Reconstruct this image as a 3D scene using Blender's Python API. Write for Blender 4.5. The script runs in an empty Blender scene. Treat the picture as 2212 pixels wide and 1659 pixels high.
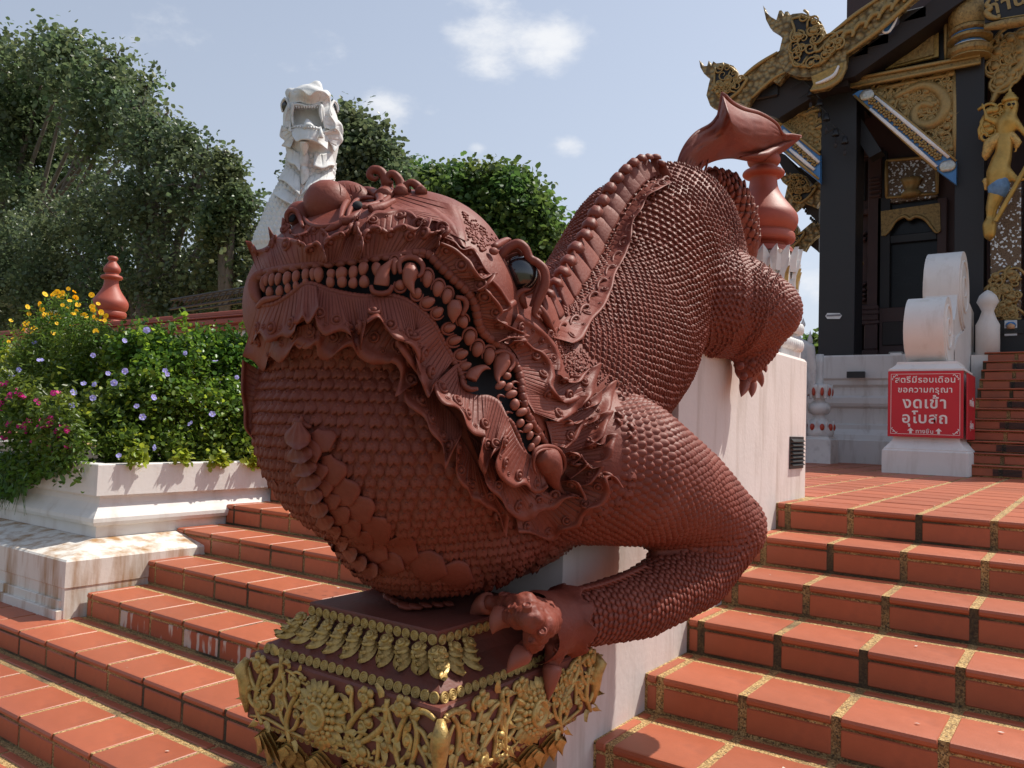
import bpy, bmesh, math, random
import numpy as np
from mathutils import Vector, Matrix, noise
from mathutils.bvhtree import BVHTree
random.seed(7); rng = np.random.default_rng(7)
S = bpy.context.scene
COL = S.collection
R = math.radians

# ------------------------------------------------------------------ camera
YAW, PITCH, ROLL, FV = .6232, .0501, .0335, 1752.0          # FV: focal length for a 2212 px wide picture
VD = Vector((-math.sin(YAW)*math.cos(PITCH), math.cos(YAW)*math.cos(PITCH), math.sin(PITCH)))
r0 = Vector((math.cos(YAW), math.sin(YAW), 0)); u0 = r0.cross(VD)
RT = r0*math.cos(ROLL) + u0*math.sin(ROLL); UP = -r0*math.sin(ROLL) + u0*math.cos(ROLL)
cd = bpy.data.cameras.new('camera'); cam = bpy.data.objects.new('camera', cd); COL.objects.link(cam)
cam.matrix_world = Matrix(((RT.x, UP.x, -VD.x, 0), (RT.y, UP.y, -VD.y, 0), (RT.z, UP.z, -VD.z, 0), (0, 0, 0, 1)))
cd.sensor_width = 36; cd.lens = 36*FV/2212; cd.clip_start = .05; cd.clip_end = 2000
S.camera = cam

# ------------------------------------------------------------------ light
SUN = Vector((.34, .60, 1.05)).normalized()
sl = bpy.data.lights.new('sun', 'SUN'); sl.energy = 5.0; sl.angle = R(.6); sl.color = (1, .95, .86)
so = bpy.data.objects.new('sun', sl); COL.objects.link(so); so.rotation_euler = SUN.to_track_quat('Z', 'Y').to_euler()
W = bpy.data.worlds.new('World'); S.world = W; W.use_nodes = True
nt = W.node_tree; nt.nodes.clear(); N = nt.nodes; Lk = nt.links
out = N.new('ShaderNodeOutputWorld'); bg = N.new('ShaderNodeBackground'); sky = N.new('ShaderNodeTexSky')
sky.sky_type = 'NISHITA'; sky.sun_disc = False
sky.sun_elevation = math.asin(SUN.z); sky.sun_rotation = math.atan2(SUN.x, SUN.y)
sky.air_density = 1.3; sky.dust_density = 3.0; sky.ozone_density = 1.5; sky.altitude = 300
bg.inputs['Strength'].default_value = .102
tc = N.new('ShaderNodeTexCoord')
def cloudmask():
    """soft cumulus: noise clouds, stronger inside a few wide banks, thin veil everywhere"""
    mp = N.new('ShaderNodeMapping'); mp.inputs['Scale'].default_value = (1, 1, 1.9)
    Lk.new(tc.outputs['Generated'], mp.inputs['Vector'])
    n1 = N.new('ShaderNodeTexNoise'); n1.inputs['Scale'].default_value = 8.5; n1.inputs['Detail'].default_value = 9; n1.inputs['Roughness'].default_value = .6
    Lk.new(mp.outputs['Vector'], n1.inputs['Vector'])
    total = None
    for (px, py, rad, amp) in CLOUDS:
        d = (VD + RT*((px-1106)/FV) - UP*((py-829.5)/FV)).normalized()
        dt = N.new('ShaderNodeVectorMath'); dt.operation = 'DISTANCE'
        sc = N.new('ShaderNodeVectorMath'); sc.operation = 'MULTIPLY'; sc.inputs[1].default_value = (1, 1, 1.7)
        Lk.new(tc.outputs['Generated'], sc.inputs[0]); Lk.new(sc.outputs[0], dt.inputs[0]); dt.inputs[1].default_value = (d.x, d.y, d.z*1.7)
        mr = N.new('ShaderNodeMapRange'); mr.interpolation_type = 'SMOOTHSTEP'
        mr.inputs['From Min'].default_value = rad; mr.inputs['From Max'].default_value = 0; mr.inputs['To Max'].default_value = amp
        Lk.new(dt.outputs['Value'], mr.inputs['Value'])
        if total is None: total = mr.outputs['Result']
        else:
            ad = N.new('ShaderNodeMath'); ad.operation = 'MAXIMUM'; Lk.new(total, ad.inputs[0]); Lk.new(mr.outputs['Result'], ad.inputs[1]); total = ad.outputs[0]
    ad = N.new('ShaderNodeMath'); ad.operation = 'ADD'; Lk.new(total, ad.inputs[0]); Lk.new(n1.outputs['Fac'], ad.inputs[1])
    mr = N.new('ShaderNodeMapRange'); mr.interpolation_type = 'SMOOTHSTEP'
    mr.inputs['From Min'].default_value = .66; mr.inputs['From Max'].default_value = 1.0
    Lk.new(ad.outputs[0], mr.inputs['Value'])
    return mr.outputs['Result']
CLOUDS = [(1060, 60, .14, .38), (1180, 70, .12, .38), (1240, 40, .07, .28), (840, 228, .085, .37), (930, 240, .035, .27), (760, 205, .05, .22), (1215, 312, .045, .34), (1030, 318, .025, .32),
          (1085, 322, .013, .24), (1745, 620, .12, .34), (1720, 500, .07, .25), (1400, 10, .09, .30), (1180, 90, .06, .26), (640, 120, .10, .20), (980, 60, .06, .32), (300, 60, .12, .16), (-600, 300, .3, .3), (3200, 200, .4, .3), (2600, 700, .3, .3)]
cm = cloudmask()
haze = N.new('ShaderNodeMix'); haze.data_type = 'RGBA'; 
sepz = N.new('ShaderNodeSeparateXYZ'); Lk.new(tc.outputs['Generated'], sepz.inputs[0])
hz = N.new('ShaderNodeMapRange'); hz.inputs['From Min'].default_value = .0; hz.inputs['From Max'].default_value = .95; hz.inputs['To Min'].default_value = .72; hz.inputs['To Max'].default_value = .12   # haze thins out with elevation
Lk.new(sepz.outputs['Z'], hz.inputs['Value']); Lk.new(hz.outputs[0], haze.inputs[0])
# forward scattering: the haze is brighter on the sun's side of the sky and dims away from it
hd = N.new('ShaderNodeVectorMath'); hd.operation = 'DOT_PRODUCT'; hd.inputs[1].default_value = tuple(SUN); Lk.new(tc.outputs['Generated'], hd.inputs[0])
hb = N.new('ShaderNodeMapRange'); hb.inputs['From Min'].default_value = -.7; hb.inputs['From Max'].default_value = .75; hb.inputs['To Min'].default_value = .45; hb.inputs['To Max'].default_value = 1.18; Lk.new(hd.outputs['Value'], hb.inputs['Value'])
hc = N.new('ShaderNodeVectorMath'); hc.operation = 'SCALE'; hc.inputs[0].default_value = (7.4, 8.1, 9.6); Lk.new(hb.outputs[0], hc.inputs['Scale']); Lk.new(hc.outputs[0], haze.inputs[7])
Lk.new(sky.outputs[0], haze.inputs[6])
mx = N.new('ShaderNodeMix'); mx.data_type = 'RGBA'; Lk.new(cm, mx.inputs[0]); Lk.new(haze.outputs[2], mx.inputs[6]); mx.inputs[7].default_value = (8.8, 9.0, 9.4, 1)
Lk.new(mx.outputs[2], bg.inputs['Color']); Lk.new(bg.outputs[0], out.inputs['Surface'])
S.view_settings.view_transform = 'Standard'; S.view_settings.look = 'None'; S.view_settings.exposure = 0; S.view_settings.gamma = 1
S.view_settings.use_curve_mapping = False

# ------------------------------------------------------------------ helpers
def ray(x, y): return VD + RT*((x-1106)/FV) - UP*((y-829.5)/FV)
def onX(x, y, X): d = ray(x, y); return d*(X/d.x)
def onY(x, y, Y): d = ray(x, y); return d*(Y/d.y)
def onZ(x, y, Z): d = ray(x, y); return d*(Z/d.z)
def lerp(a, b, t): return a + (b-a)*t
def sm(t): t = max(0., min(1., t)); return t*t*(3-2*t)
def link(o, parent=None):
    COL.objects.link(o)
    if parent: o.parent = parent
    return o
def tag(o, label=None, cat=None, group=None, kind=None):
    if label: o['label'] = label
    if cat: o['category'] = cat
    if group: o['group'] = group
    if kind: o['kind'] = kind
    return o
def thing(name, label, cat, loc=(0, 0, 0), rotz=0, group=None):
    o = bpy.data.objects.new(name, None); o.location = loc; o.rotation_euler = (0, 0, rotz); o.empty_display_size = .1
    link(o); tag(o, label, cat, group); return o
def kids(o): return [c for c in bpy.data.objects if c.parent == o]
def dup(root, loc, rotz=0, label=None, scale=None):
    r = root.copy(); COL.objects.link(r); r.location = loc; r.rotation_euler = (0, 0, rotz)
    if scale: r.scale = (scale,)*3
    if label: r['label'] = label
    for ch in list(root.children):
        c = ch.copy(); COL.objects.link(c); c.parent = r
        for g in ch.children:
            d = g.copy(); COL.objects.link(d); d.parent = c
    return r
class MB:
    def __init__(s): s.v = []; s.f = []; s.m = []; s.k = 0
    def add(s, vs, fs):
        n = len(s.v); s.v += [tuple(v) for v in vs]; s.f += [tuple(i+n for i in f) for f in fs]; s.m += [s.k]*len(fs); return s
    def box(s, a, b, bev=0):
        x0, y0, z0 = a; x1, y1, z1 = b
        if bev <= 0:
            return s.add([(x0,y0,z0),(x1,y0,z0),(x1,y1,z0),(x0,y1,z0),(x0,y0,z1),(x1,y0,z1),(x1,y1,z1),(x0,y1,z1)],
                         [(0,3,2,1),(4,5,6,7),(0,1,5,4),(1,2,6,5),(2,3,7,6),(3,0,4,7)])
        b_ = min(bev, (x1-x0)*.45, (y1-y0)*.45, (z1-z0)*.45)
        vs = []; 
        for (z, i) in ((z0, b_), (z0+b_, 0), (z1-b_, 0), (z1, b_)):
            vs += [(x0+i, y0+b_*(0 if i else 1)+i*0, z), ] if 0 else []
        rings = []
        for z, i in ((z0, b_), (z0+b_, 0.), (z1-b_, 0.), (z1, b_)):
            c = b_*.6
            rings.append([(x0+i+c,y0+i,z),(x1-i-c,y0+i,z),(x1-i,y0+i+c,z),(x1-i,y1-i-c,z),(x1-i-c,y1-i,z),(x0+i+c,y1-i,z),(x0+i,y1-i-c,z),(x0+i,y0+i+c,z)])
        return s.loft(rings)
    def loft(s, rings, cap=True, close=True):
        n = len(rings[0]); vs = [p for r in rings for p in r]; fs = []
        for j in range(len(rings)-1):
            for i in range(n if close else n-1):
                k = (i+1) % n; fs.append((j*n+i, j*n+k, (j+1)*n+k, (j+1)*n+i))
        if cap: fs.append(tuple(range(n-1, -1, -1))); fs.append(tuple((len(rings)-1)*n+i for i in range(n)))
        return s.add(vs, fs)
    def lathe(s, prof, c=(0, 0, 0), n=24, cap=True):
        return s.loft([[(c[0]+r*math.cos(2*math.pi*i/n), c[1]+r*math.sin(2*math.pi*i/n), c[2]+z) for i in range(n)] for r, z in prof], cap)
    def sqlathe(s, prof, c=(0, 0, 0)):
        """square plan: half-width, z"""
        return s.loft([[(c[0]-r, c[1]-r, c[2]+z), (c[0]+r, c[1]-r, c[2]+z), (c[0]+r, c[1]+r, c[2]+z), (c[0]-r, c[1]+r, c[2]+z)] for r, z in prof])
    def rectloft(s, prof, x0, y0, x1, y1):
        """rectangular plan grown outwards by o at height z"""
        return s.loft([[(x0-o, y0-o, z), (x1+o, y0-o, z), (x1+o, y1+o, z), (x0-o, y1+o, z)] for o, z in prof])
    def tube(s, pts, rad, n=8, cap=True, flat=1.0, up=None):
        pts = [Vector(p) for p in pts]; m = len(pts)
        if not hasattr(rad, '__len__'): rad = [rad]*m
        rings = []; prev = None
        for i, p in enumerate(pts):
            t = (pts[min(i+1, m-1)]-pts[max(i-1, 0)])
            if t.length < 1e-9: t = Vector((0, 0, 1))
            t.normalize()
            if up is not None: a = Vector(up)
            elif prev is not None: a = prev
            else: a = Vector((0, 0, 1)) if abs(t.z) < .9 else Vector((1, 0, 0))
            a = (a - t*a.dot(t)); 
            if a.length < 1e-6: a = t.orthogonal()
            a.normalize(); b = t.cross(a); prev = a
            rings.append([p + (a*math.cos(2*math.pi*k/n)*flat + b*math.sin(2*math.pi*k/n))*rad[i] for k in range(n)])
        return s.loft(rings, cap)
    def ball(s, c, r, n=10, m=7, rot=None):
        if not hasattr(r, '__len__'): r = (r,)*3
        rings = []
        for j in range(1, m):
            a = math.pi*j/m - math.pi/2
            ring = []
            for i in range(n):
                p = Vector((r[0]*math.cos(a)*math.cos(2*math.pi*i/n), r[1]*math.cos(a)*math.sin(2*math.pi*i/n), r[2]*math.sin(a)))
                if rot is not None: p = rot @ p
                ring.append(p + Vector(c))
            rings.append(ring)
        return s.loft(rings)
    def prism(s, poly, d0, d1, axis='y'):
        """polygon (x,z) extruded along y (or (y,z) along x, (x,y) along z)"""
        mk = {'y': lambda p, d: (p[0], d, p[1]), 'x': lambda p, d: (d, p[0], p[1]), 'z': lambda p, d: (p[0], p[1], d)}[axis]
        return s.loft([[mk(p, d0) for p in poly], [mk(p, d1) for p in poly]])
    def mesh(s, name, mats, smooth=False):
        me = bpy.data.meshes.new(name); me.from_pydata(s.v, [], s.f)
        for m in (mats if isinstance(mats, (list, tuple)) else [mats]): me.materials.append(m)
        if max(s.m or [0]) > 0: me.polygons.foreach_set('material_index', s.m)
        bm = bmesh.new(); bm.from_mesh(me); bmesh.ops.recalc_face_normals(bm, faces=bm.faces); bm.to_mesh(me); bm.free()
        if smooth is True: me.polygons.foreach_set('use_smooth', [True]*len(me.polygons))
        elif smooth: 
            me.polygons.foreach_set('use_smooth', [True]*len(me.polygons)); me.set_sharp_from_angle(angle=R(smooth))
        me.update(); return me
    def build(s, name, mats, parent=None, smooth=False):
        return link(bpy.data.objects.new(name, s.mesh(name, mats, smooth)), parent)
def inst(name, me, M, parent=None):
    o = bpy.data.objects.new(name, me); link(o, parent); o.matrix_local = M; return o
def npmesh(name, V, F, mats, parent=None, smooth=False, mi=None):
    me = bpy.data.meshes.new(name); V = np.asarray(V, np.float32); F = np.asarray(F, np.int32)
    me.vertices.add(len(V)); me.vertices.foreach_set('co', V.ravel())
    k = F.shape[1]; me.loops.add(F.size); me.loops.foreach_set('vertex_index', F.ravel())
    me.polygons.add(len(F)); me.polygons.foreach_set('loop_start', np.arange(0, F.size, k, dtype=np.int32)); 
    me.update(calc_edges=True)
    for m in (mats if isinstance(mats, (list, tuple)) else [mats]): me.materials.append(m)
    if mi is not None: me.polygons.foreach_set('material_index', np.asarray(mi, np.int32))
    if smooth: me.polygons.foreach_set('use_smooth', [True]*len(F))
    me.update(); o = bpy.data.objects.new(name, me); link(o, parent); return o
def stamp(tv, tf, mats4):
    """numpy copies of a template: tv (n,3), tf (m,k), mats4 (N,3,4)"""
    tv = np.asarray(tv); tf = np.asarray(tf); Nn = len(mats4)
    V = np.einsum('nij,vj->nvi', mats4[:, :, :3], tv) + mats4[:, None, :, 3]
    F = tf[None] + (np.arange(Nn)*len(tv))[:, None, None]
    return V.reshape(-1, 3), F.reshape(-1, tf.shape[1])

def mat(name, base, rough=.6, var=.12, scale=6., bump=.0, bscale=60., metal=0., spec=.5, stain=None, stain_amt=.5, stain_scale=3., coords='Object', island=0., subs=0, coat=0, dirtz=0):
    m = bpy.data.materials.new(name); m.use_nodes = True; t = m.node_tree; n = t.nodes; l = t.links
    b = n['Principled BSDF']; b.inputs['Roughness'].default_value = rough; b.inputs['Metallic'].default_value = metal
    b.inputs['Specular IOR Level'].default_value = spec
    if coat: b.inputs['Coat Weight'].default_value = coat; b.inputs['Coat Roughness'].default_value = .25
    c = n.new('ShaderNodeTexCoord')
    nz = n.new('ShaderNodeTexNoise'); nz.inputs['Scale'].default_value = scale; nz.inputs['Detail'].default_value = 6; nz.inputs['Roughness'].default_value = .65
    l.new(c.outputs[coords], nz.inputs['Vector'])
    r = n.new('ShaderNodeMapRange'); r.inputs['From Min'].default_value = .3; r.inputs['From Max'].default_value = .7
    r.inputs['To Min'].default_value = 1-var; r.inputs['To Max'].default_value = 1+var; l.new(nz.outputs['Fac'], r.inputs['Value'])
    hv = n.new('ShaderNodeHueSaturation'); hv.inputs['Color'].default_value = (*base, 1); l.new(r.outputs[0], hv.inputs['Value'])
    col = hv.outputs[0]
    if island:
        gi = n.new('ShaderNodeObjectInfo') if island > 0 else n.new('ShaderNodeNewGeometry')
        src = gi.outputs['Random'] if island > 0 else gi.outputs['Random Per Island']
        r2 = n.new('ShaderNodeMapRange'); r2.inputs['To Min'].default_value = 1-abs(island); r2.inputs['To Max'].default_value = 1+abs(island); l.new(src, r2.inputs['Value'])
        h2 = n.new('ShaderNodeHueSaturation'); l.new(col, h2.inputs['Color']); l.new(r2.outputs[0], h2.inputs['Value']); col = h2.outputs[0]
    if stain:
        n2 = n.new('ShaderNodeTexNoise'); n2.inputs['Scale'].default_value = stain_scale; n2.inputs['Detail'].default_value = 8; n2.inputs['Roughness'].default_value = .7
        l.new(c.outputs[coords], n2.inputs['Vector'])
        r3 = n.new('ShaderNodeMapRange'); r3.inputs['From Min'].default_value = .5; r3.inputs['From Max'].default_value = .72; r3.inputs['To Max'].default_value = stain_amt
        l.new(n2.outputs['Fac'], r3.inputs['Value'])
        mx = n.new('ShaderNodeMix'); mx.data_type = 'RGBA'; l.new(r3.outputs[0], mx.inputs[0]); l.new(col, mx.inputs[6]); mx.inputs[7].default_value = (*stain, 1); col = mx.outputs[2]
    l.new(col, b.inputs['Base Color'])
    rr = n.new('ShaderNodeMapRange'); rr.inputs['To Min'].default_value = max(.05, rough-.12); rr.inputs['To Max'].default_value = min(1, rough+.12); l.new(nz.outputs['Fac'], rr.inputs['Value']); l.new(rr.outputs[0], b.inputs['Roughness'])
    if bump:
        n3 = n.new('ShaderNodeTexNoise'); n3.inputs['Scale'].default_value = bscale; n3.inputs['Detail'].default_value = 5
        l.new(c.outputs[coords], n3.inputs['Vector'])
        bp = n.new('ShaderNodeBump'); bp.inputs['Strength'].default_value = bump; bp.inputs['Distance'].default_value = .01
        l.new(n3.outputs['Fac'], bp.inputs['Height']); l.new(bp.outputs[0], b.inputs['Normal'])
    if subs: b.inputs['Subsurface Weight'].default_value = subs
    return m
def leafmat(name, base, trans=.35, rough=.5, var=.35):
    m = bpy.data.materials.new(name); m.use_nodes = True; t = m.node_tree; n = t.nodes; l = t.links
    b = n['Principled BSDF']; b.inputs['Roughness'].default_value = rough; b.inputs['Specular IOR Level'].default_value = .45
    g = n.new('ShaderNodeNewGeometry'); r2 = n.new('ShaderNodeMapRange'); r2.inputs['To Min'].default_value = 1-var; r2.inputs['To Max'].default_value = 1+var; l.new(g.outputs['Random Per Island'], r2.inputs['Value'])
    nz = n.new('ShaderNodeTexNoise'); nz.inputs['Scale'].default_value = .9; c = n.new('ShaderNodeTexCoord'); l.new(c.outputs['Object'], nz.inputs['Vector'])
    r3 = n.new('ShaderNodeMapRange'); r3.inputs['From Min'].default_value = .35; r3.inputs['From Max'].default_value = .65; r3.inputs['To Min'].default_value = .47; r3.inputs['To Max'].default_value = .53; l.new(nz.outputs['Fac'], r3.inputs['Value'])
    h = n.new('ShaderNodeHueSaturation'); h.inputs['Color'].default_value = (*base, 1); l.new(r2.outputs[0], h.inputs['Value']); l.new(r3.outputs[0], h.inputs['Hue'])
    l.new(h.outputs[0], b.inputs['Base Color'])
    tr = n.new('ShaderNodeBsdfTranslucent'); h2 = n.new('ShaderNodeHueSaturation'); h2.inputs['Value'].default_value = 1.8; h2.inputs['Hue'].default_value = .48; l.new(h.outputs[0], h2.inputs['Color']); l.new(h2.outputs[0], tr.inputs['Color'])
    ms = n.new('ShaderNodeMixShader'); ms.inputs[0].default_value = trans; l.new(b.outputs[0], ms.inputs[1]); l.new(tr.outputs[0], ms.inputs[2])
    l.new(ms.outputs[0], n['Material Output'].inputs['Surface']); return m

TILE = mat('terracotta_tile', (.42, .112, .052), .45, .12, 5, .08, 150, island=.12, stain=(.25, .075, .045), stain_amt=.5, stain_scale=4.5)
def speckle():
    m = mat('gravel_grout', (.42, .27, .11), .9, .2, 7, 0)
    t = m.node_tree; n = t.nodes; l = t.links; b = n['Principled BSDF']; c = n.new('ShaderNodeTexCoord')
    v = n.new('ShaderNodeTexVoronoi'); v.inputs['Scale'].default_value = 210; l.new(c.outputs['Object'], v.inputs['Vector'])
    rp = n.new('ShaderNodeValToRGB'); e = rp.color_ramp.elements; e[0].position = 0; e[0].color = (.09, .06, .035, 1); e[1].position = .9; e[1].color = (.62, .43, .19, 1)
    e2 = rp.color_ramp.elements.new(.45); e2.color = (.38, .22, .075, 1)
    sp = n.new('ShaderNodeSeparateColor'); l.new(v.outputs['Color'], sp.inputs[0]); l.new(sp.outputs[0], rp.inputs[0])
    # black mildew in soft patches, strongest on upright grout
    nz = n.new('ShaderNodeTexNoise'); nz.inputs['Scale'].default_value = 2.2; nz.inputs['Detail'].default_value = 7; l.new(c.outputs['Object'], nz.inputs['Vector'])
    g = n.new('ShaderNodeNewGeometry'); sx = n.new('ShaderNodeSeparateXYZ'); l.new(g.outputs['Normal'], sx.inputs[0])
    ab = n.new('ShaderNodeMath'); ab.operation = 'ABSOLUTE'; l.new(sx.outputs['Z'], ab.inputs[0])
    inv = n.new('ShaderNodeMath'); inv.operation = 'MULTIPLY_ADD'; inv.inputs[1].default_value = -.16; inv.inputs[2].default_value = .16; l.new(ab.outputs[0], inv.inputs[0])
    ad = n.new('ShaderNodeMath'); ad.operation = 'ADD'; l.new(nz.outputs['Fac'], ad.inputs[0]); l.new(inv.outputs[0], ad.inputs[1])
    mr = n.new('ShaderNodeMapRange'); mr.inputs['From Min'].default_value = .56; mr.inputs['From Max'].default_value = .74; mr.inputs['To Max'].default_value = .88; l.new(ad.outputs[0], mr.inputs['Value'])
    mx = n.new('ShaderNodeMix'); mx.data_type = 'RGBA'; l.new(mr.outputs[0], mx.inputs[0]); l.new(rp.outputs[0], mx.inputs[6]); mx.inputs[7].default_value = (.035, .03, .022, 1)
    l.new(mx.outputs[2], b.inputs['Base Color'])
    bp = n.new('ShaderNodeBump'); bp.inputs['Strength'].default_value = .6; bp.inputs['Distance'].default_value = .004; l.new(sp.outputs[0], bp.inputs['Height']); l.new(bp.outputs[0], b.inputs['Normal'])
    return m
GROUT = speckle()
def limed():
    m = mat('lime_streaked_tile', (.36, .085, .036), .6, .1, 5, .05, 150, island=.09); t = m.node_tree; n = t.nodes; l = t.links; b = n['Principled BSDF']; src = b.inputs['Base Color'].links[0].from_socket
    g = n.new('ShaderNodeNewGeometry'); mp = n.new('ShaderNodeMapping'); mp.inputs['Scale'].default_value = (22, 4, 5); l.new(g.outputs['Position'], mp.inputs['Vector']); nz = n.new('ShaderNodeTexNoise'); nz.inputs['Scale'].default_value = 1; nz.inputs['Detail'].default_value = 5; l.new(mp.outputs[0], nz.inputs['Vector'])
    n2 = n.new('ShaderNodeTexNoise'); n2.inputs['Scale'].default_value = 1.7; l.new(g.outputs['Position'], n2.inputs['Vector']); ad = n.new('ShaderNodeMath'); ad.operation = 'ADD'; l.new(nz.outputs['Fac'], ad.inputs[0]); l.new(n2.outputs['Fac'], ad.inputs[1])
    mr = n.new('ShaderNodeMapRange'); mr.inputs['From Min'].default_value = .99; mr.inputs['From Max'].default_value = 1.06; mr.inputs['To Max'].default_value = .85; l.new(ad.outputs[0], mr.inputs['Value']); mx = n.new('ShaderNodeMix'); mx.data_type = 'RGBA'; l.new(mr.outputs[0], mx.inputs[0]); l.new(src, mx.inputs[6]); mx.inputs[7].default_value = (.58, .52, .46, 1); l.new(mx.outputs[2], b.inputs['Base Color']); return m
LIMED = limed()
def plaster(name, base, stain, amt, streak=True, low=.52):
    m = mat(name, base, .75, .05, 2.5, .12, 45)
    t = m.node_tree; n = t.nodes; l = t.links; b = n['Principled BSDF']; src = b.inputs['Base Color'].links[0].from_socket
    c = n.new('ShaderNodeTexCoord'); mp = n.new('ShaderNodeMapping'); mp.inputs['Scale'].default_value = (5, 5, .7 if streak else 5)
    l.new(c.outputs['Object'], mp.inputs['Vector']); nz = n.new('ShaderNodeTexNoise'); nz.inputs['Scale'].default_value = 1.6; nz.inputs['Detail'].default_value = 9; nz.inputs['Roughness'].default_value = .62; l.new(mp.outputs[0], nz.inputs['Vector'])
    mr = n.new('ShaderNodeMapRange'); mr.inputs['From Min'].default_value = low; mr.inputs['From Max'].default_value = low+.22; mr.inputs['To Max'].default_value = amt; l.new(nz.outputs['Fac'], mr.inputs['Value'])
    mx = n.new('ShaderNodeMix'); mx.data_type = 'RGBA'; l.new(mr.outputs[0], mx.inputs[0]); l.new(src, mx.inputs[6]); mx.inputs[7].default_value = (*stain, 1)
    l.new(mx.outputs[2], b.inputs['Base Color']); return m
WALLW = plaster('whitewashed_wall', (.72, .64, .60), (.46, .37, .31), .7, True, .49)
PLANTW = plaster('white_planter_paint', (.76, .73, .70), (.50, .43, .36), .5)
RUST = plaster('rust_streaked_white', (.74, .70, .64), (.34, .17, .05), .95, True, .44)
TEMPW = plaster('temple_base_white', (.62, .61, .60), (.34, .29, .26), .65)
STONEW = plaster('white_statue_paint', (.70, .70, .69), (.22, .21, .20), .45, False, .52)
REDP = mat('red_oxide_paint', (.36, .075, .045), .55, .10, 4, .08, 60, stain=(.25, .07, .05), stain_amt=.4)
PEDM = mat('pedestal_maroon', (.165, .042, .028), .6, .16, 8, .2, 70, stain=(.10, .065, .055), stain_amt=.55)
GOLD = mat('gold_paint', (.54, .36, .12), .42, .25, 25, .3, 90, metal=.4, stain=(.13, .07, .03), stain_amt=.75, stain_scale=30)
GOLDD = mat('aged_gilt', (.42, .27, .08), .5, .25, 22, .3, 60, metal=.45, stain=(.09, .055, .025), stain_amt=.75, stain_scale=18)
WOOD = mat('dark_maroon_wood', (.060, .031, .030), .6, .15, 3, .05, 40)
WOODB = mat('black_wood', (.013, .012, .014), .5, .15, 3, .05, 40)
WOODR = mat('roof_wood', (.020, .014, .014), .6, .2, 3)
BLUE = mat('blue_inlay', (.05, .19, .46), .3, .15, 9)
MIRROR = mat('mirror_strip', (.80, .81, .84), .2, .1, 40)
BLACK = mat('black_metal', (.012, .012, .014), .45, .1)
GLASSD = mat('dark_window_glass', (.008, .009, .012), .3, .05, spec=.25)
# ================================================================== SETTING
H, Y0, RS, TD = .3836, 4.5845, .1452, .4014                    # landing depth below the eye, first nosing, rise, tread
zk = lambda k: -H - k*RS
yk = lambda k: Y0 - k*TD
NK = 10
GZ = zk(NK)
m = MB(); m.add([(-700, -700, GZ-.01), (700, -700, GZ-.01), (700, 700, GZ-.01), (-700, 700, GZ-.01)], [(0, 1, 2, 3)])
g = m.build('ground', mat('ground_soil', (.16, .15, .09), .9, .25, .6, .3, 8)); tag(g, kind='structure')
XWR, XWL = -1.45, -1.98                                        # right and left faces of the balustrade wall
LEFT_END = {0: -5.36, 1: -5.36, 2: -5.36, 3: -5.36, 4: -5.14, 5: -5.0}
def tilemesh(w, d, h, b=.004):
    return MB().box((0, 0, 0), (w, d, h), b).mesh('tile', TILE)
def nosemesh(w):
    """tread tile with rounded bull nose, front at y=0, top z=0"""
    pr = [(.29, 0), (.016, 0), (.006, -.004), (0, -.014), (.002, -.026), (.012, -.034), (.022, -.036), (.29, -.036)]
    o = .003
    r_ = []
    for x, s_ in ((0, o), (o, 0), (w-o, 0), (w, o)):
        r_.append([(x, y + (s_ if y < .1 else -s_), z - (s_ if z > -.02 else -s_)) for y, z in pr])
    m = MB().loft(r_); return m.mesh('nosing_tile', TILE, 35)
NOSE = {}; RIS = {}; RIL = {}; SLV = {}
def steps(name, label, x0, x1, xg, pitch, gw, ends=None, strip=False):
    root = bpy.data.objects.new(name, None); link(root); tag(root, label, kind='structure')
    # concrete and grout core
    c = MB()
    for k in range(NK+1):
        xl = ends.get(k, -7.2) if ends else x0
        top = zk(k)-.004
        if k == 0: continue
        c.box((xl, yk(k)+.012, GZ-.3), (x1, yk(k-1)+.0125, top))
    c.build('grout_bed', GROUT, root)
    for k in range(0, NK+1):
        xl = ends.get(k, -6.4) if ends else x0
        j0 = math.ceil((xl-xg)/pitch - 1.0); j = j0
        while xg + j*pitch < x1:
            a = max(xg + j*pitch + gw/2, xl+.012); b = min(xg + (j+1)*pitch - gw/2, x1-.01); j += 1
            w = round(b-a, 3)
            if w < .025: continue
            if w not in NOSE: NOSE[w] = nosemesh(w); RIS[w] = tilemesh(w, .012, RS-.052); RIL[w] = RIS[w].copy(); RIL[w].materials[0] = LIMED; SLV[w] = tilemesh(w, .045, .01)
            jz = random.uniform(-.0012, .0012)
            inst('nosing_tile', NOSE[w], Matrix.Translation((a, yk(k)+random.uniform(-.001, .001), zk(k)+jz)) @ Matrix.Rotation(random.uniform(-.002, .002), 4, 'Z'), root)
            if k < NK: inst('riser_tile', (RIL if ends and k == 5 and a > -4.7 and a < -3.2 else RIS)[w], Matrix.Translation((a, yk(k)+.008, zk(k+1)+.008)), root)
            if k > 0: inst('tread_strip', SLV[w], Matrix.Translation((a, yk(k)+.333, zk(k)-.009)), root)
    return root
SR = steps('right_steps', 'terracotta tiled steps to the right of the white wall', XWR, 1.55, -1.3845, .33, .033)
SL = steps('left_steps', 'terracotta tiled steps between the planter and the white wall', -5.36, XWL, -3.66, .32, .022, LEFT_END)
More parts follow.
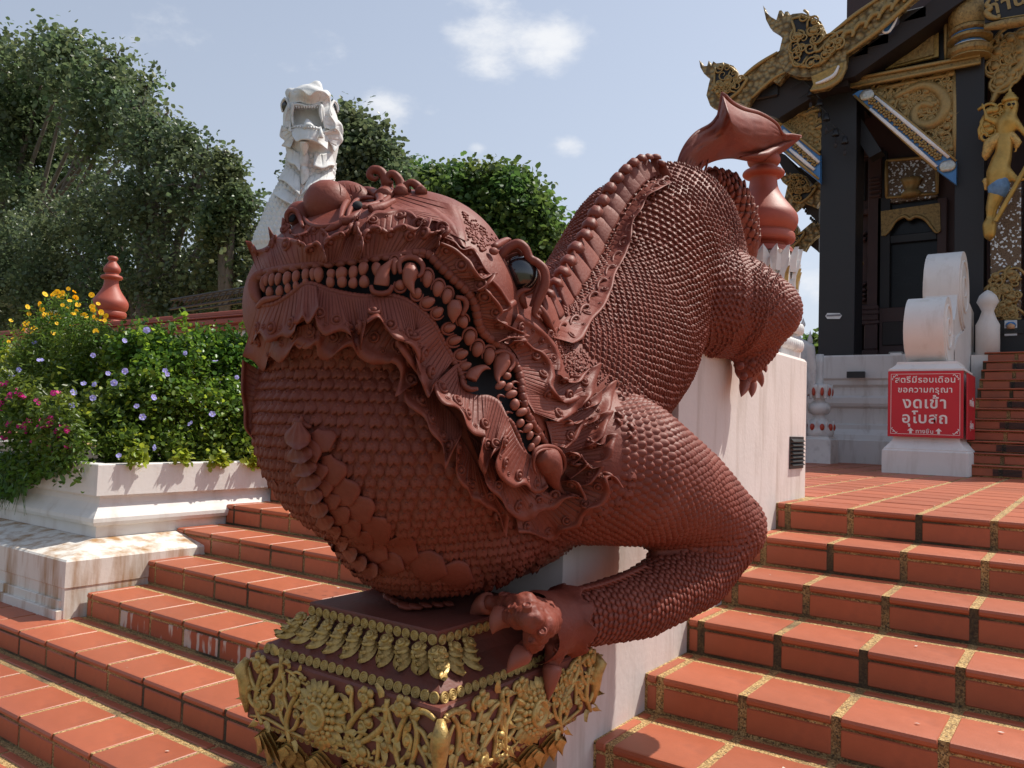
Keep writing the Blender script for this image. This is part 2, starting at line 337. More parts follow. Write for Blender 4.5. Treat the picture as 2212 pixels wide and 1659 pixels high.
# landing (terrace) in front of the temple
c = MB(); c.box((-30, Y0+.012, GZ-.3), (14, 40, -H-.0045)); tr = c.build('terrace', GROUT); tag(tr, kind='structure')
TL = tilemesh(.292, .292, .01, .003)
NEAR = []
for i in range(-8, 9):
    for j in range(1, 18):
        x = -1.3845 + i*.33 + .019; y = Y0 + .33*j - .01
        if (x < -1.46 and y < 5.2): continue
        inst('floor_tile', TL, Matrix.Translation((x, y, -H-.01+random.uniform(-.001, .001))), tr)
far = MB()
for i in range(-22, 12):
    for j in range(1, 30):
        if -8 <= i <= 8 and j < 18: continue
        x = -1.3845 + i*.33 + .019; y = Y0 + .33*j - .01
        if x < -1.5 and y < 5.6 or x < -5.2 and y < 6.6: continue
        far.box((x, y, -H-.01), (x+.292, y+.292, -H))
o = far.build('far_floor_tiles', TILE, tr); tag(o, kind='stuff')

# ------------------------------------------------------------------ balustrade wall under the creature
wl = thing('balustrade_wall', 'pinkish white wall block under the red creature with a small black vent', 'wall', ((XWR+XWL)/2, 3.7, GZ))
def lc(root, o): o.matrix_parent_inverse = Matrix.Translation(-root.location) if not root.rotation_euler.z else root.matrix_world.inverted(); return o
WT = .468
m = MB(); m.rectloft([(0, GZ), (0, WT-.02), (-.012, WT-.003), (-.02, WT)], XWL, 3.25, XWR, 5.15); m.rectloft([(0, GZ), (0, -.1)], XWL, 2.345, XWR, 3.249)
# vent recess is a separate dark box standing 3 mm proud with slats
lc(wl, m.build('wall_body', WALLW, wl))
VY0, VY1, VZ0, VZ1 = 4.82, 5.09, -.205, -.015
m = MB(); m.box((XWR-.01, VY0, VZ0), (XWR+.006, VY1, VZ1)); lc(wl, m.build('vent_frame', BLACK, wl))
for i in range(7):
    z = VZ0+.02+i*.0235
    m = MB(); m.add([(XWR+.006, VY0+.015, z+.016), (XWR+.006, VY1-.015, z+.016), (XWR+.022, VY1-.015, z), (XWR+.022, VY0+.015, z), (XWR+.006, VY0+.015, z+.011), (XWR+.006, VY1-.015, z+.011)], [(0, 1, 2, 3), (3, 2, 5, 4), (0, 3, 4), (1, 5, 2)])
    lc(wl, m.build('vent_slat', BLACK, wl))

# ------------------------------------------------------------------ red finials on lotus posts
FIN = [(.0, .0), (.155, 0), (.165, .03), (.16, .06), (.13, .075), (.125, .1), (.165, .12), (.175, .15), (.172, .2), (.16, .215), (.165, .23), (.182, .27), (.19, .33), (.183, .39), (.155, .46), (.115, .55), (.085, .64), (.075, .72), (.078, .76),
       (.105, .775), (.115, .8), (.105, .83), (.078, .845), (.07, .87), (.085, .90), (.09, .95), (.07, 1.01), (.045, 1.06), (.04, 1.09), (.052, 1.11), (.055, 1.135), (.04, 1.165), (.0, 1.175)]
def smooth_prof(pr, n=3):
    out = []
    for i in range(len(pr)-1):
        p0 = pr[max(i-1, 0)]; p1 = pr[i]; p2 = pr[i+1]; p3 = pr[min(i+2, len(pr)-1)]
        for s_ in range(n):
            t = s_/n
            out.append(tuple(max(0.0, .5*((2*p1[a]) + (-p0[a]+p2[a])*t + (2*p0[a]-5*p1[a]+4*p2[a]-p3[a])*t*t + (-p0[a]+3*p1[a]-3*p2[a]+p3[a])*t**3)) for a in (0, 1)))
    out.append(pr[-1]); return out
def petal(m, c, ang, r, z0, z1, w, lean=.03, th=.012):
    """upright pointed petal standing on a ring"""
    ca, sa = math.cos(ang), math.sin(ang); rows = []
    for t in (0, .3, .55, .8, 1):
        ww = w*(.8 if t == 0 else [0, 1, .85, .5, .03][(0, .3, .55, .8, 1).index(t)]); rr = r + lean*t*t*1.5
        z = lerp(z0, z1, t)
        rows.append([(c[0]+rr*ca - s_*ww*sa + o_*ca, c[1]+rr*sa + s_*ww*ca + o_*sa, c[2]+z) for s_, o_ in ((-1, 0), (-.45, th), (0, th*1.6), (.45, th), (1, 0))])
    m.loft(rows, cap=False, close=False)
def lotus_post(loc, label, base_z, half, fin_z, scale=1., lat=True, fat=1.):
    t = thing('finial_post', label, 'post', (loc[0], loc[1], base_z))
    z = fin_z-base_z
    m = MB(); m.lathe([(r*scale, z+h_*scale) for r, h_ in [(a*fat, b*.66) for a, b in smooth_prof(FIN)]], n=40); m.build('red_finial', REDP, t, 40)
    if lat:
        m = MB(); m.sqlathe([(half, 0), (half, z*.12), (half*.8, z*.16), (half*.8, z*.25), (half*1.02, z*.27), (half*1.02, z*.33), (half*.7, z*.36), (half*.62, z*.6), (half*.8, z*.95), (half*.9, z*.99), (half*.5, z)]); m.build('capital_block', STONEW, t)
        for row, (zz, hh, rr, n_) in enumerate(((z*.36, z*.20, .175, 13), (z*.50, z*.24, .19, 13), (z*.62, z*.30, .20, 12), (z*.80, z*.24, .205, 18))):
            for k in range(n_):
                m = MB(); petal(m, (0, 0, 0), 2*math.pi*(k+.5*row)/n_, rr*scale, zz, zz+hh, .05, .012, .016); m.build('lotus_petal', STONEW, t, 40)
                if row == 2: m = MB(); petal(m, (0, 0, 0), 2*math.pi*(k+.5*row)/n_, (rr+.012)*scale, zz+hh*.1, zz+hh*.75, .024, .012, .012); m.build('gold_mosaic', GOLD, t)
        for zz in (z*.14, z*.30):
            for k in range(9):
                for s_ in (0, 1, 2, 3):
                    a = (k+.5)/9*2-1; p = [(a*half, -half), (half, a*half), (a*half, half), (-half, a*half)][s_]
                    m = MB(); m.ball((p[0], p[1], zz), (.028, .028, .042), 8, 6); m.build('carved_bud', STONEW, t, True)
    return t
lotus_post((-1.72, 5.08), 'large red vase finial on white lotus capital above the end of the white wall', WT, .195, 1.13, 1.0, True, 1.14)

# ------------------------------------------------------------------ planter
PX, PY = -5.35, 2.79
pl = thing('planter', 'large white masonry planter with rust streaked stepped base beside the left steps', 'planter', (-7.5, 4.5, GZ))
m = MB(); x0, y0, x1, y1 = -10.5, PY, PX, 6.0
m.k = 0
m.rectloft([(-.02, -.84), (-.02, -.765), (.012, -.758), (.022, -.735), (.022, -.71), (.008, -.69), (-.012, -.665), (-.04, -.62), (-.05, -.585), (-.05, -.566), (0, -.562), (0, -.36), (-.006, -.354), (-.10, -.354), (-.10, -.45)], x0, y0, x1, y1)
lc(pl, m.build('planter_box', PLANTW, pl))
m = MB(); m.rectloft([(.33, GZ), (.33, -1.075), (.335, -1.07), (.335, -.915), (.325, -.905), (.01, -.842)], x0, y0, x1, y1); lc(pl, m.build('sloping_plinth', RUST, pl))
for i, (o1, za, zb) in enumerate(((.40, -1.30, -1.20), (.375, -1.20, -1.145), (.35, -1.145, -1.09))):
    m = MB(); m.rectloft([(o1, za), (o1, zb-.004), (o1-.004, zb)], x0, y0+.03, x1-.075, y1); lc(pl, m.build('base_moulding', RUST, pl))
m = MB(); m.box((x0+.1, y0+.1, -.6), (x1-.1, y1-.1, -.40)); lc(pl, m.build('soil', mat('soil', (.04, .03, .02), .95), pl))
# ================================================================== THE RED CREATURE
TERRA = mat('terracotta_paint', (.195, .044, .027), .54, .16, 7, .2, 75, spec=.30, stain=(.25, .085, .062), stain_amt=.55, stain_scale=3.5)
TERRAD = mat('terracotta_tooth', (.27, .075, .048), .5, .10, 14, .08, 80, spec=.4)
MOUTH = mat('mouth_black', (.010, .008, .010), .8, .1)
CX = -1.71
cr = thing('creature_statue', 'huge terracotta red scaly creature statue with gaping toothy grin perched on the gilded pedestal', 'statue', (CX, 2.0, -.569))
crM = Matrix.Translation((-CX, -2.0, .569))
def cb(m, name, mats, smooth=False, parent=None, kind=None):
    o = m.build(name, mats, parent or cr, smooth); 
    o.matrix_parent_inverse = crM if parent is None else Matrix.Identity(4)
    if kind: tag(o, kind=kind)
    return o
def cap_chain(m, pts, rads, step=.03):
    for (a, ra), (b, rb) in zip(zip(pts, rads), list(zip(pts, rads))[1:]):
        a = Vector(a); b = Vector(b); n = max(1, int((b-a).length/step))
        for i in range(n+1):
            t = i/n; r = rb*t + ra*(1-t) if not hasattr(ra, '__len__') else tuple(x*(1-t)+y*t for x, y in zip(ra, rb))
            m.ball(a.lerp(b, t), r, 22, 14)
BASE = MB()
# belly, throat pouch and skull
for c_, r_ in (((CX, 1.97, .0), (.455, .46, .485)), ((CX, 1.84, .0), (.47, .44, .40)), ((CX, 2.02, -.24), (.37, .37, .31)), ((CX, 1.80, .22), (.43, .40, .36)), ((CX, 1.96, .27), (.41, .37, .31)),
               ((CX, 1.80, .43), (.34, .28, .27)), ((CX, 2.2, -.30), (.34, .40, .235)), ((CX, 1.70, .33), (.44, .36, .30)), ((CX, 1.98, -.28), (.33, .34, .27))):
    BASE.ball(c_, r_, 40, 26)
cap_chain(BASE, [(CX, 2.2, .02), (CX, 2.62, .12), (CX, 3.1, .40), (CX, 3.38, .76), (CX, 3.62, .88), (CX, 3.84, .76)], [(.46, .45, .41), (.43, .40, .40), (.39, .40, .41), (.375, .38, .41), (.37, .36, .42), (.34, .32, .36)], .08)
remesh = None
def voxel(m, size, it, name='tmp'):
    me = m.mesh(name, TERRA); o = bpy.data.objects.new(name, me); COL.objects.link(o)
    a = o.modifiers.new('r', 'REMESH'); a.mode = 'VOXEL'; a.voxel_size = size; a.use_smooth_shade = True
    b = o.modifiers.new('s', 'SMOOTH'); b.factor = .6; b.iterations = it
    dg = bpy.context.evaluated_depsgraph_get(); out_ = bpy.data.meshes.new_from_object(o.evaluated_get(dg)); bpy.data.objects.remove(o); bpy.data.meshes.remove(me)
    return out_
SHO, ELB, WRI = Vector((-1.30, 2.45, -.14)), Vector((-1.13, 3.03, -.36)), Vector((-1.34, 2.12, -.60))
ARM = MB(); cap_chain(ARM, [(-1.45, 2.25, -.12), SHO, (-1.22, 2.76, -.23), ELB], [.26, .25, .19, .13], .03)
FORE = MB(); cap_chain(FORE, [ELB, (-1.19, 2.85, -.52), (-1.24, 2.5, -.585), WRI], [.135, .13, .112, .08], .03)
KNEE, HFOOT = Vector((-1.27, 3.84, .585)), Vector((-1.36, 3.80, .30))
THI = MB(); cap_chain(THI, [(-1.55, 3.5, .62), (-1.42, 3.70, .60), KNEE], [.28, .25, .16], .03)
THI2 = MB(); cap_chain(THI2, [KNEE, (-1.31, 3.86, .42), HFOOT], [.13, .09, .055], .03)
E2 = Vector((2*CX-ELB.x, ELB.y, ELB.z)); W2 = Vector((2*CX-WRI.x, WRI.y, WRI.z)); mir = lambda v: Vector((2*CX-v[0], v[1], v[2]))
OTH = MB(); cap_chain(OTH, [mir((-1.45, 2.25, -.12)), mir((-1.26, 2.5, -.16)), mir((-1.22, 2.8, -.25)), mir((-1.25, 3.0, -.36))], [.25, .23, .18, .12]); cap_chain(OTH, [mir((-1.25, 3.0, -.36)), mir((-1.3, 2.5, -.52)), mir((-1.40, 2.1, -.52))], [.11, .09, .06])
cap_chain(OTH, [mir((-1.55, 3.6, .62)), mir((-1.42, 3.85, .62)), mir((-1.30, 4.05, .62))], [.28, .24, .16])
ALL = MB()
for q in (BASE, ARM, FORE, THI, THI2, OTH): ALL.add(q.v, q.f)
me = voxel(ALL, .022, 7); me.name = 'body'
body = bpy.data.objects.new('body', me); link(body, cr); body.matrix_parent_inverse = crM
bm = bmesh.new(); bm.from_mesh(me); BV = BVHTree.FromBMesh(bm); bm.free()
print('body tris', len(me.polygons))
CR = {1: (493.7, 329.2, .29759), 2: (877.8, 438.9, .2232), 3: (768.0, 713.2, .29759), 4: (493.7, 713.2, .33067), 5: (1097.2, 274.3, .3637), 6: (1097.2, 822.9, .36375), 8: (877.8, 1261.8, .2394), 0: (0, 0, 1)}
def cx_(c, pts): a, b, k = CR[c]; return [(a+x*k, b+y*k) for x, y in pts]
def catmull(pts, n, closed=False):
    """resample a px polyline as a smooth curve, uniform in arc length"""
    P = [Vector((*p, 0)) if len(p) == 2 else Vector(p) for p in pts]; out = []
    if len(P) == 2: fine = [P[0].lerp(P[1], i/20) for i in range(21)]
    else:
        fine = []
        for i in range(len(P)-1):
            p0 = P[max(i-1, 0)]; p1 = P[i]; p2 = P[i+1]; p3 = P[min(i+2, len(P)-1)]
            for k in range(10):
                t = k/10; fine.append(.5*((2*p1)+(-p0+p2)*t+(2*p0-5*p1+4*p2-p3)*t*t+(-p0+3*p1-3*p2+p3)*t**3))
        fine.append(P[-1])
    L = [0]
    for a, b in zip(fine, fine[1:]): L.append(L[-1]+(b-a).length)
    j = 0
    for i in range(n):
        d = L[-1]*i/(n-1)
        while j < len(L)-2 and L[j+1] < d: j += 1
        t = (d-L[j])/max(1e-9, L[j+1]-L[j]); out.append(fine[j].lerp(fine[j+1], min(1, t)))
    return out
O0 = Vector((0, 0, 0))
def surf(x, y, t0=1.5, t1=3.3, bv=None):
    """point on the creature's skin seen at a pixel, or beside it just off the skin"""
    bv = bv or BV
    d = ray(x, y); dn = d.normalized(); h = bv.ray_cast(O0, dn)
    if h[0] is not None and t0*.9 < h[0].dot(VD) < t1: return h[0], h[1]
    best = None
    for i in range(24):
        t = lerp(t0, t1, i/23); q = bv.find_nearest(d*t)
        if best is None or q[3] < best[0]: best = (q[3], t, q[1])
    return d*best[1], best[2]
def lift(p, off):
    """towards the viewer's side of the surface by off"""
    return p*(1-off/p.length)
def frill(name, c, root, edge, o0=.004, o1=.05, wave=.012, wl=.075, groove=.0055, gs=.0175, th=.013, rim=.008, nv=18, boss=True, mats=None, belly=.0, edge0=None, bt=.72):
    r = cx_(c, root); e = cx_(c, edge) if edge0 is None else edge
    def ln(q): return sum(math.dist(a, b) for a, b in zip(q, q[1:]))
    Lm = max(ln(r), ln(e))*2.2/FV
    nu = max(14, min(680, int(Lm/.0023)))
    rc = catmull(r, nu); ec = catmull(e, nu)
    ph = random.random()*6
    front = []; back = []
    DD = np.empty((nu, nv)); PX = []
    for i in range(nu):
        for j in range(nv):
            p = rc[i].lerp(ec[i], j/(nv-1)); PX.append(p); DD[i, j] = surf(p.x, p.y)[0].length
    for _ in range(20):                                          # even out creases where the skin folds away behind
        D2 = DD.copy(); D2[1:-1] = .5*DD[1:-1]+.25*(DD[2:]+DD[:-2]); D2[:, 1:-1] = .5*D2[:, 1:-1]+.25*(D2[:, 2:]+D2[:, :-2]); DD = D2
    for i in range(nu):
        sL = Lm*i/(nu-1)
        g = abs(math.sin(math.pi*sL/gs + .6*math.sin(sL*31+ph))); g = groove*max(0, 1-g*3.0)
        w = math.sin(2*math.pi*sL/wl+ph)+.4*math.sin(2*math.pi*sL/(wl*.57)+1.3+ph)
        for j in range(nv):
            t = j/(nv-1); p = PX[i*nv+j]; q = ray(p.x, p.y).normalized()*DD[i, j]
            off = o0 + .006 + (o1-o0)*1.35*(t**1.3) + wave*w*t*t + belly*math.sin(math.pi*t)
            if t < .86: off -= g*min(1, t*8)*(1-sm((t-.62)/.24))
            u_ = max(0, (t-.80)/.20); edge_ = rim*math.sin(math.pi*min(1, u_*.9))*1.5
            front.append(lift(q, off+edge_)); back.append(lift(q, off-th-edge_*.6 if t > .2 else off-th*t*5))
    fs = []; nn = nu*nv
    for i in range(nu-1):
        for j in range(nv-1):
            a = i*nv+j; fs.append((a, a+nv, a+nv+1, a+1)); fs.append((nn+a, nn+a+1, nn+a+nv+1, nn+a+nv))
    for i in range(nu-1): a = i*nv+nv-1; fs.append((a, a+nv, nn+a+nv, nn+a)); a = i*nv; fs.append((a, nn+a, nn+a+nv, a+nv))
    for j in range(nv-1): a = j; fs.append((a, a+1, nn+a+1, nn+a)); a = (nu-1)*nv+j; fs.append((a, nn+a, nn+a+1, a+1))
    m = MB(); m.add(front+back, fs); o = cb(m, name, mats or TERRA, True)
    if boss:
        k = 0; s_ = .03
        while s_ < Lm-.015:
            i = int(s_/Lm*(nu-1)); big = k % 2 == 0; tj = bt + random.uniform(-.06, .04) if big else bt+.1
            j = int(tj*(nv-1)); a = front[i*nv+j]; dx = front[min(i+2, nu-1)*nv+j]-front[max(i-2, 0)*nv+j]; dy = front[i*nv+min(j+1, nv-1)]-front[i*nv+j-1]
            n_ = dx.cross(dy)
            if n_.length > 1e-9:
                n_.normalize(); n_ = n_ if n_.dot(-a) > 0 else -n_
                bossat(a - n_*.001, n_, (.0135 if big else .007)*random.uniform(.85, 1.1), o)
            s_ += random.uniform(.028, .042); k += 1
    return o
def boss_mesh():
    m = MB(); n = 14; rings = []
    for r_, z in ((1.3, -.2), (1.28, .3), (1.05, .55), (.80, .36), (.70, -.05), (.58, .05), (.52, .5), (.28, .75), (.03, .8)):
        rings.append([(r_*math.cos(2*math.pi*i/n), r_*math.sin(2*math.pi*i/n), z) for i in range(n)])
    return m.loft(rings).mesh('boss', TERRA, True)
BOSS = boss_mesh(); NB = [0]
def frame(p, n_, up=None, s=1.0):
    z = n_.normalized(); x = (Vector(up) if up is not None else Vector((0, 0, 1))).cross(z)
    if x.length < 1e-4: x = z.orthogonal()
    x.normalize(); y = z.cross(x)
    if not hasattr(s, '__len__'): s = (s,)*3
    return Matrix(((x.x*s[0], y.x*s[1], z.x*s[2], p.x), (x.y*s[0], y.y*s[1], z.y*s[2], p.y), (x.z*s[0], y.z*s[1], z.z*s[2], p.z), (0, 0, 0, 1)))
def bossat(p, n_, r_, parent):
    if NB[0] >= 295: return
    NB[0] += 1
    o = bpy.data.objects.new('boss', BOSS); link(o, parent); o.matrix_local = frame(p, n_, s=r_) @ Matrix.Rotation(random.random()*6, 4, 'Z')
def ptube(name, c, pts, rpx, off=.01, n=10, rib=0, ribw=.012, mats=None, step=.006, parent=None, grow=None):
    """tube laid along a px path on the skin; rpx radius in px (number or per-point list)"""
    q = cx_(c, pts); k = CR[c][2]; L = sum(math.dist(a, b) for a, b in zip(q, q[1:]))*2.3/FV
    nn = max(8, int(L/(step if not rib else .0025))); cc = catmull(q, nn); P = []; Rr = []
    dd = [surf(p.x, p.y)[0].length for p in cc]; nsm = 10 if not rib else 40
    for _ in range(nsm): dd = [dd[0]]+[.5*dd[i]+.25*(dd[i-1]+dd[i+1]) for i in range(1, len(dd)-1)]+[dd[-1]]
    for i, p in enumerate(cc):
        s_ = ray(p.x, p.y).normalized()*dd[i]; t = i/(nn-1)
        if hasattr(rpx, '__len__'):
            f = t*(len(rpx)-1); a = min(int(f), len(rpx)-2); rr = lerp(rpx[a], rpx[a+1], f-a)
        else: rr = rpx
        ofs = off if not hasattr(off, '__len__') else lerp(off[0], off[1], t)
        rr = rr*k/FV*s_.dot(VD)
        if rib: rr *= 1-.34*max(0, 1-abs(math.sin(math.pi*t*L/ribw))*2.2)
        P.append(lift(s_, ofs)); Rr.append(max(rr, .0006))
    m = MB(); m.tube(P, Rr, n); return cb(m, name, mats or TERRA, True, parent)
def pball(name, c, x, y, rx, ry, ang=0, off=.0, depth=1., mats=None, parent=None, point=0., curve=0.):
    """egg lying on the skin; rx, ry in crop px, ang degrees in the picture plane"""
    (px, py), = cx_(c, [(x, y)]); k = CR[c][2]; s_, n_ = surf(px, py); s_ = lift(s_, off); z = s_.dot(VD)/FV*k
    n_ = (n_ - s_.normalized()*.8).normalized()
    a = R(ang); upv = UP*math.cos(a)+RT*math.sin(a); M_ = frame(s_, n_, upv)
    m = MB(); rings = []
    for j in range(1, 12):
        al = math.pi*j/12-math.pi/2; v = math.sin(al); rr = math.cos(al)
        tpr = 1+point*-.30*v
        rings.append([M_ @ Vector((rr*rx*z*tpr*math.cos(2*math.pi*i/14)+curve*v*v*rx*z, v*ry*z, rr*min(rx, ry)*z*depth*math.sin(2*math.pi*i/14))) for i in range(14)])
    m.loft(rings); return cb(m, name, mats or TERRAD, True, parent)

# ------------------------------------------------------------------ mouth
LIPL = [(215, 1105), (330, 1100), (440, 1040), (540, 965), (620, 958), (700, 990), (850, 1030), (1000, 1050), (1150, 1040), (1270, 1068), (1370, 1130), (1470, 1225), (1560, 1385), (1630, 1510), (1690, 1620), (1715, 1720), (1735, 1800), (1790, 1868), (1880, 1910), (1975, 1918), (2045, 1960), (2090, 2050), (2130, 2150), (2180, 2240), (2240, 2320), (2290, 2360)]
LIPU = [(200, 1000), (215, 900), (300, 860), (420, 838), (600, 815), (760, 800), (900, 785), (1050, 762), (1200, 745), (1330, 728), (1440, 735), (1540, 830), (1640, 925), (1740, 1020), (1790, 1120), (1830, 1280), (1920, 1370), (2020, 1450), (2085, 1550), (2120, 1660), (2130, 1760), (2160, 1880), (2220, 1990), (2280, 2080), (2330, 2180), (2345, 2260)]
n_ = 90; lu = catmull(cx_(1, LIPU), n_); ll = catmull(cx_(1, LIPL), n_)
poly = [(p.x, p.y) for p in lu] + [(p.x, p.y) for p in reversed(ll)]
def inpoly(x, y, P):
    c_ = False; j = len(P)-1
    for i in range(len(P)):
        if (P[i][1] > y) != (P[j][1] > y) and x < (P[j][0]-P[i][0])*(y-P[i][1])/(P[j][1]-P[i][1])+P[i][0]: c_ = not c_
        j = i
    return c_
def proj(p): d = p.dot(VD); return 1106+FV*p.dot(RT)/d, 829.5-FV*p.dot(UP)/d
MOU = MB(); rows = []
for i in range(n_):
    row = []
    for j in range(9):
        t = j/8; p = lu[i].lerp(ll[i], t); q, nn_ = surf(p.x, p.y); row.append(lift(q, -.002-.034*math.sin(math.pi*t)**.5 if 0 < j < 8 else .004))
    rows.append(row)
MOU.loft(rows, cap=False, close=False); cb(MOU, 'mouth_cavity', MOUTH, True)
for v_ in me.vertices:                                           # hollow the skin behind the teeth
    x, y = proj(v_.co)
    if v_.co.dot(VD) < 2.75 and v_.normal.dot(v_.co) < 0 and inpoly(x, y, poly): v_.co = Vector(v_.co)*(1+.055/v_.co.length)
ptube('lower_lip', 1, LIPL, [20, 24, 26, 26, 27, 27, 24, 20], .014, rib=1, ribw=.0125)
ptube('upper_lip', 1, LIPU[9:], [30, 40, 38, 36, 34, 32, 28, 22], .016, rib=1, ribw=.020)
ptube('gum_ridge', 1, LIPU[:11], [22, 26, 26, 30], .010)
for i in range(15):                                              # lobes of the upper gum
    t = (i+.5)/15; p = catmull(LIPU[1:11], 60)[int(t*59)]
    pball('gum_lobe', 1, p.x, p.y+14, 38, 26, 0, .014, .8, TERRA)
UT = [(275, 925, 22, 45, 5), (315, 925, 24, 46, 8), (360, 920, 24, 46, 10), (425, 915, 30, 50, 12), (490, 903, 28, 46, 12), (560, 888, 28, 46, 8), (612, 885, 24, 46, 0), (655, 890, 34, 55, 0), (745, 885, 30, 38, 0), (820, 880, 40, 50, 20), (905, 872, 32, 50, 10), (978, 845, 34, 50, 8), (1075, 850, 33, 52, -5), (1205, 825, 28, 62, 0),
      (1442, 920, 36, 60, 5), (1520, 992, 38, 56, 15), (1585, 1045, 36, 55, 15), (1700, 1230, 38, 46, -20), (1748, 1345, 40, 55, 10), (1805, 1430, 40, 55, 10), (1890, 1480, 40, 62, 5)]
LT = [(300, 1012, 28, 38, 0), (372, 1005, 28, 40, 5), (432, 985, 24, 38, 0), (490, 965, 22, 35, 0), (560, 935, 22, 28, 0), (740, 935, 30, 46, 0), (825, 932, 34, 50, 0), (905, 945, 32, 42, 10), (985, 937, 36, 46, 0), (1245, 962, 36, 38, 15), (1368, 1022, 34, 40, 25),
      (1450, 1088, 36, 52, 65), (1520, 1158, 34, 46, 55), (1603, 1272, 32, 46, 75), (1642, 1363, 32, 52, 75), (1692, 1465, 34, 50, 70), (1720, 1550, 30, 46, 70)]
C3T = [(1097, 332, 36, 30, 0, 1), (1050, 400, 28, 46, 60, 0), (1110, 412, 26, 40, 50, 1), (1130, 465, 30, 50, 70, 0), (1155, 540, 38, 44, 20, 0), (1205, 595, 30, 50, 70, 0), (1195, 675, 30, 36, 50, 0), (1250, 710, 30, 46, 60, 0), (1265, 765, 26, 36, 40, 0), (1310, 805, 30, 46, 45, 0), (1275, 850, 26, 34, 40, 0)]
def cuff(c, x, y, rx, ry, ang, upper):
    a0, a1 = (-25, 205) if upper else (155, 385); pts = []; an = R(ang)
    for k in range(9):
        a = R(lerp(a0, a1, k/8)); ex = (rx+11)*math.cos(a); ey = -(ry+9)*math.sin(a)
        pts.append((x+ex*math.cos(an)-ey*math.sin(an), y+ex*math.sin(an)+ey*math.cos(an)))
    ptube('gum_cuff', c, pts, [5, 9, 11, 9, 5], .020, 8, step=.004)
ptube('lip_fold', 1, [(262, 868), (212, 900), (188, 960), (196, 1030), (230, 1090)], [26, 44, 50, 44, 20], .012, 12)
ptube('lip_fold', 1, [(300, 880), (262, 920), (250, 970), (262, 1010)], [16, 26, 26, 12], .018, 12)
ptube('lip_fold', 1, [(215, 1120), (260, 1075), (320, 1060), (380, 1045)], [20, 26, 22, 10], .022, 12)
for i, (x, y, rx, ry, a) in enumerate(UT):
    pball('tooth', 1, x, y, rx*1.08, ry*1.06, a, .020, .9, point=-.6)
    if i > 12: cuff(1, x, y-8, rx, ry, a, True)
for x, y, rx, ry, a in LT:
    pball('tooth', 1, x, y, rx*1.08, ry*1.04, a, .018, .9, point=.7); 
    if x > 1200: cuff(1, x, y+6, rx, ry, a, False)
for x, y, rx, ry, a, u in C3T: pball('tooth', 3, x, y, rx, ry, a, .022, .8)
for x, y, rx, ry, a in ((1060, 500, 24, 40, 30), (1120, 620, 24, 40, 20), (1195, 760, 24, 40, 20), (1210, 500, 22, 40, 30), (1260, 640, 24, 40, 30), (1315, 730, 24, 40, 30), (1165, 400, 22, 40, 20)): cuff(3, x, y, rx*.6, ry*.6, a+90, x > 1200)
def fang(c, pts, r_, off=(.02, .035), ring=None):
    o = ptube('fang', c, pts, r_, off, 14, mats=TERRAD, step=.004)
    if ring: ptube('fang_cuff', c, ring, [14, 20, 22, 20, 14], .03, 10, step=.004)
fang(1, [(1320, 820), (1318, 880), (1310, 930), (1325, 980), (1350, 1035)], [40, 62, 46, 24, 3], ring=[(1250, 880), (1240, 800), (1290, 765), (1360, 770), (1410, 820), (1400, 880), (1370, 900)])
fang(1, [(1110, 965), (1115, 920), (1125, 870), (1155, 820), (1190, 772)], [56, 55, 42, 24, 3], ring=[(1035, 965), (1050, 1010), (1110, 1025), (1165, 1010), (1190, 965)])
fang(1, [(1640, 1080), (1640, 1130), (1632, 1180), (1630, 1240)], [44, 56, 40, 4], ring=[(1650, 1050), (1710, 1065), (1725, 1110), (1705, 1160), (1690, 1185)])
fang(3, [(1075, 180), (1062, 225), (1045, 290), (1030, 340), (1040, 388)], [46, 66, 48, 24, 3], ring=[(1010, 165), (1070, 150), (1130, 190), (1140, 250), (1110, 300)])
fang(3, [(835, 360), (850, 325), (895, 285), (940, 270), (980, 282)], [46, 48, 34, 20, 3], ring=[(770, 355), (785, 400), (830, 430), (885, 425)])
# ball horn at the corner of the mouth
ptube('corner_horn', 3, [(1330, 900), (1390, 950), (1420, 1020), (1440, 1090), (1475, 1150), (1530, 1195)], [60, 108, 88, 48, 26, 6], (.03, .05), 18, step=.004)
ptube('corner_ring', 3, [(1290, 960), (1300, 880), (1360, 845), (1440, 850), (1500, 900), (1520, 980), (1490, 1050)], [12, 16, 16, 16, 12], .05, 10)
ptube('corner_ring', 3, [(1310, 1040), (1290, 980), (1310, 900), (1370, 865), (1440, 880), (1480, 930), (1490, 1000)], [8, 10, 10, 8], .065, 8)
# ------------------------------------------------------------------ jaw skirts and cheek leaves
tv = lambda c, pts: [((a-CR[1][0])/CR[1][2], (b-CR[1][1])/CR[1][2]) for a, b in cx_(c, pts)]     # into crop-1 px
lowroot = LIPL
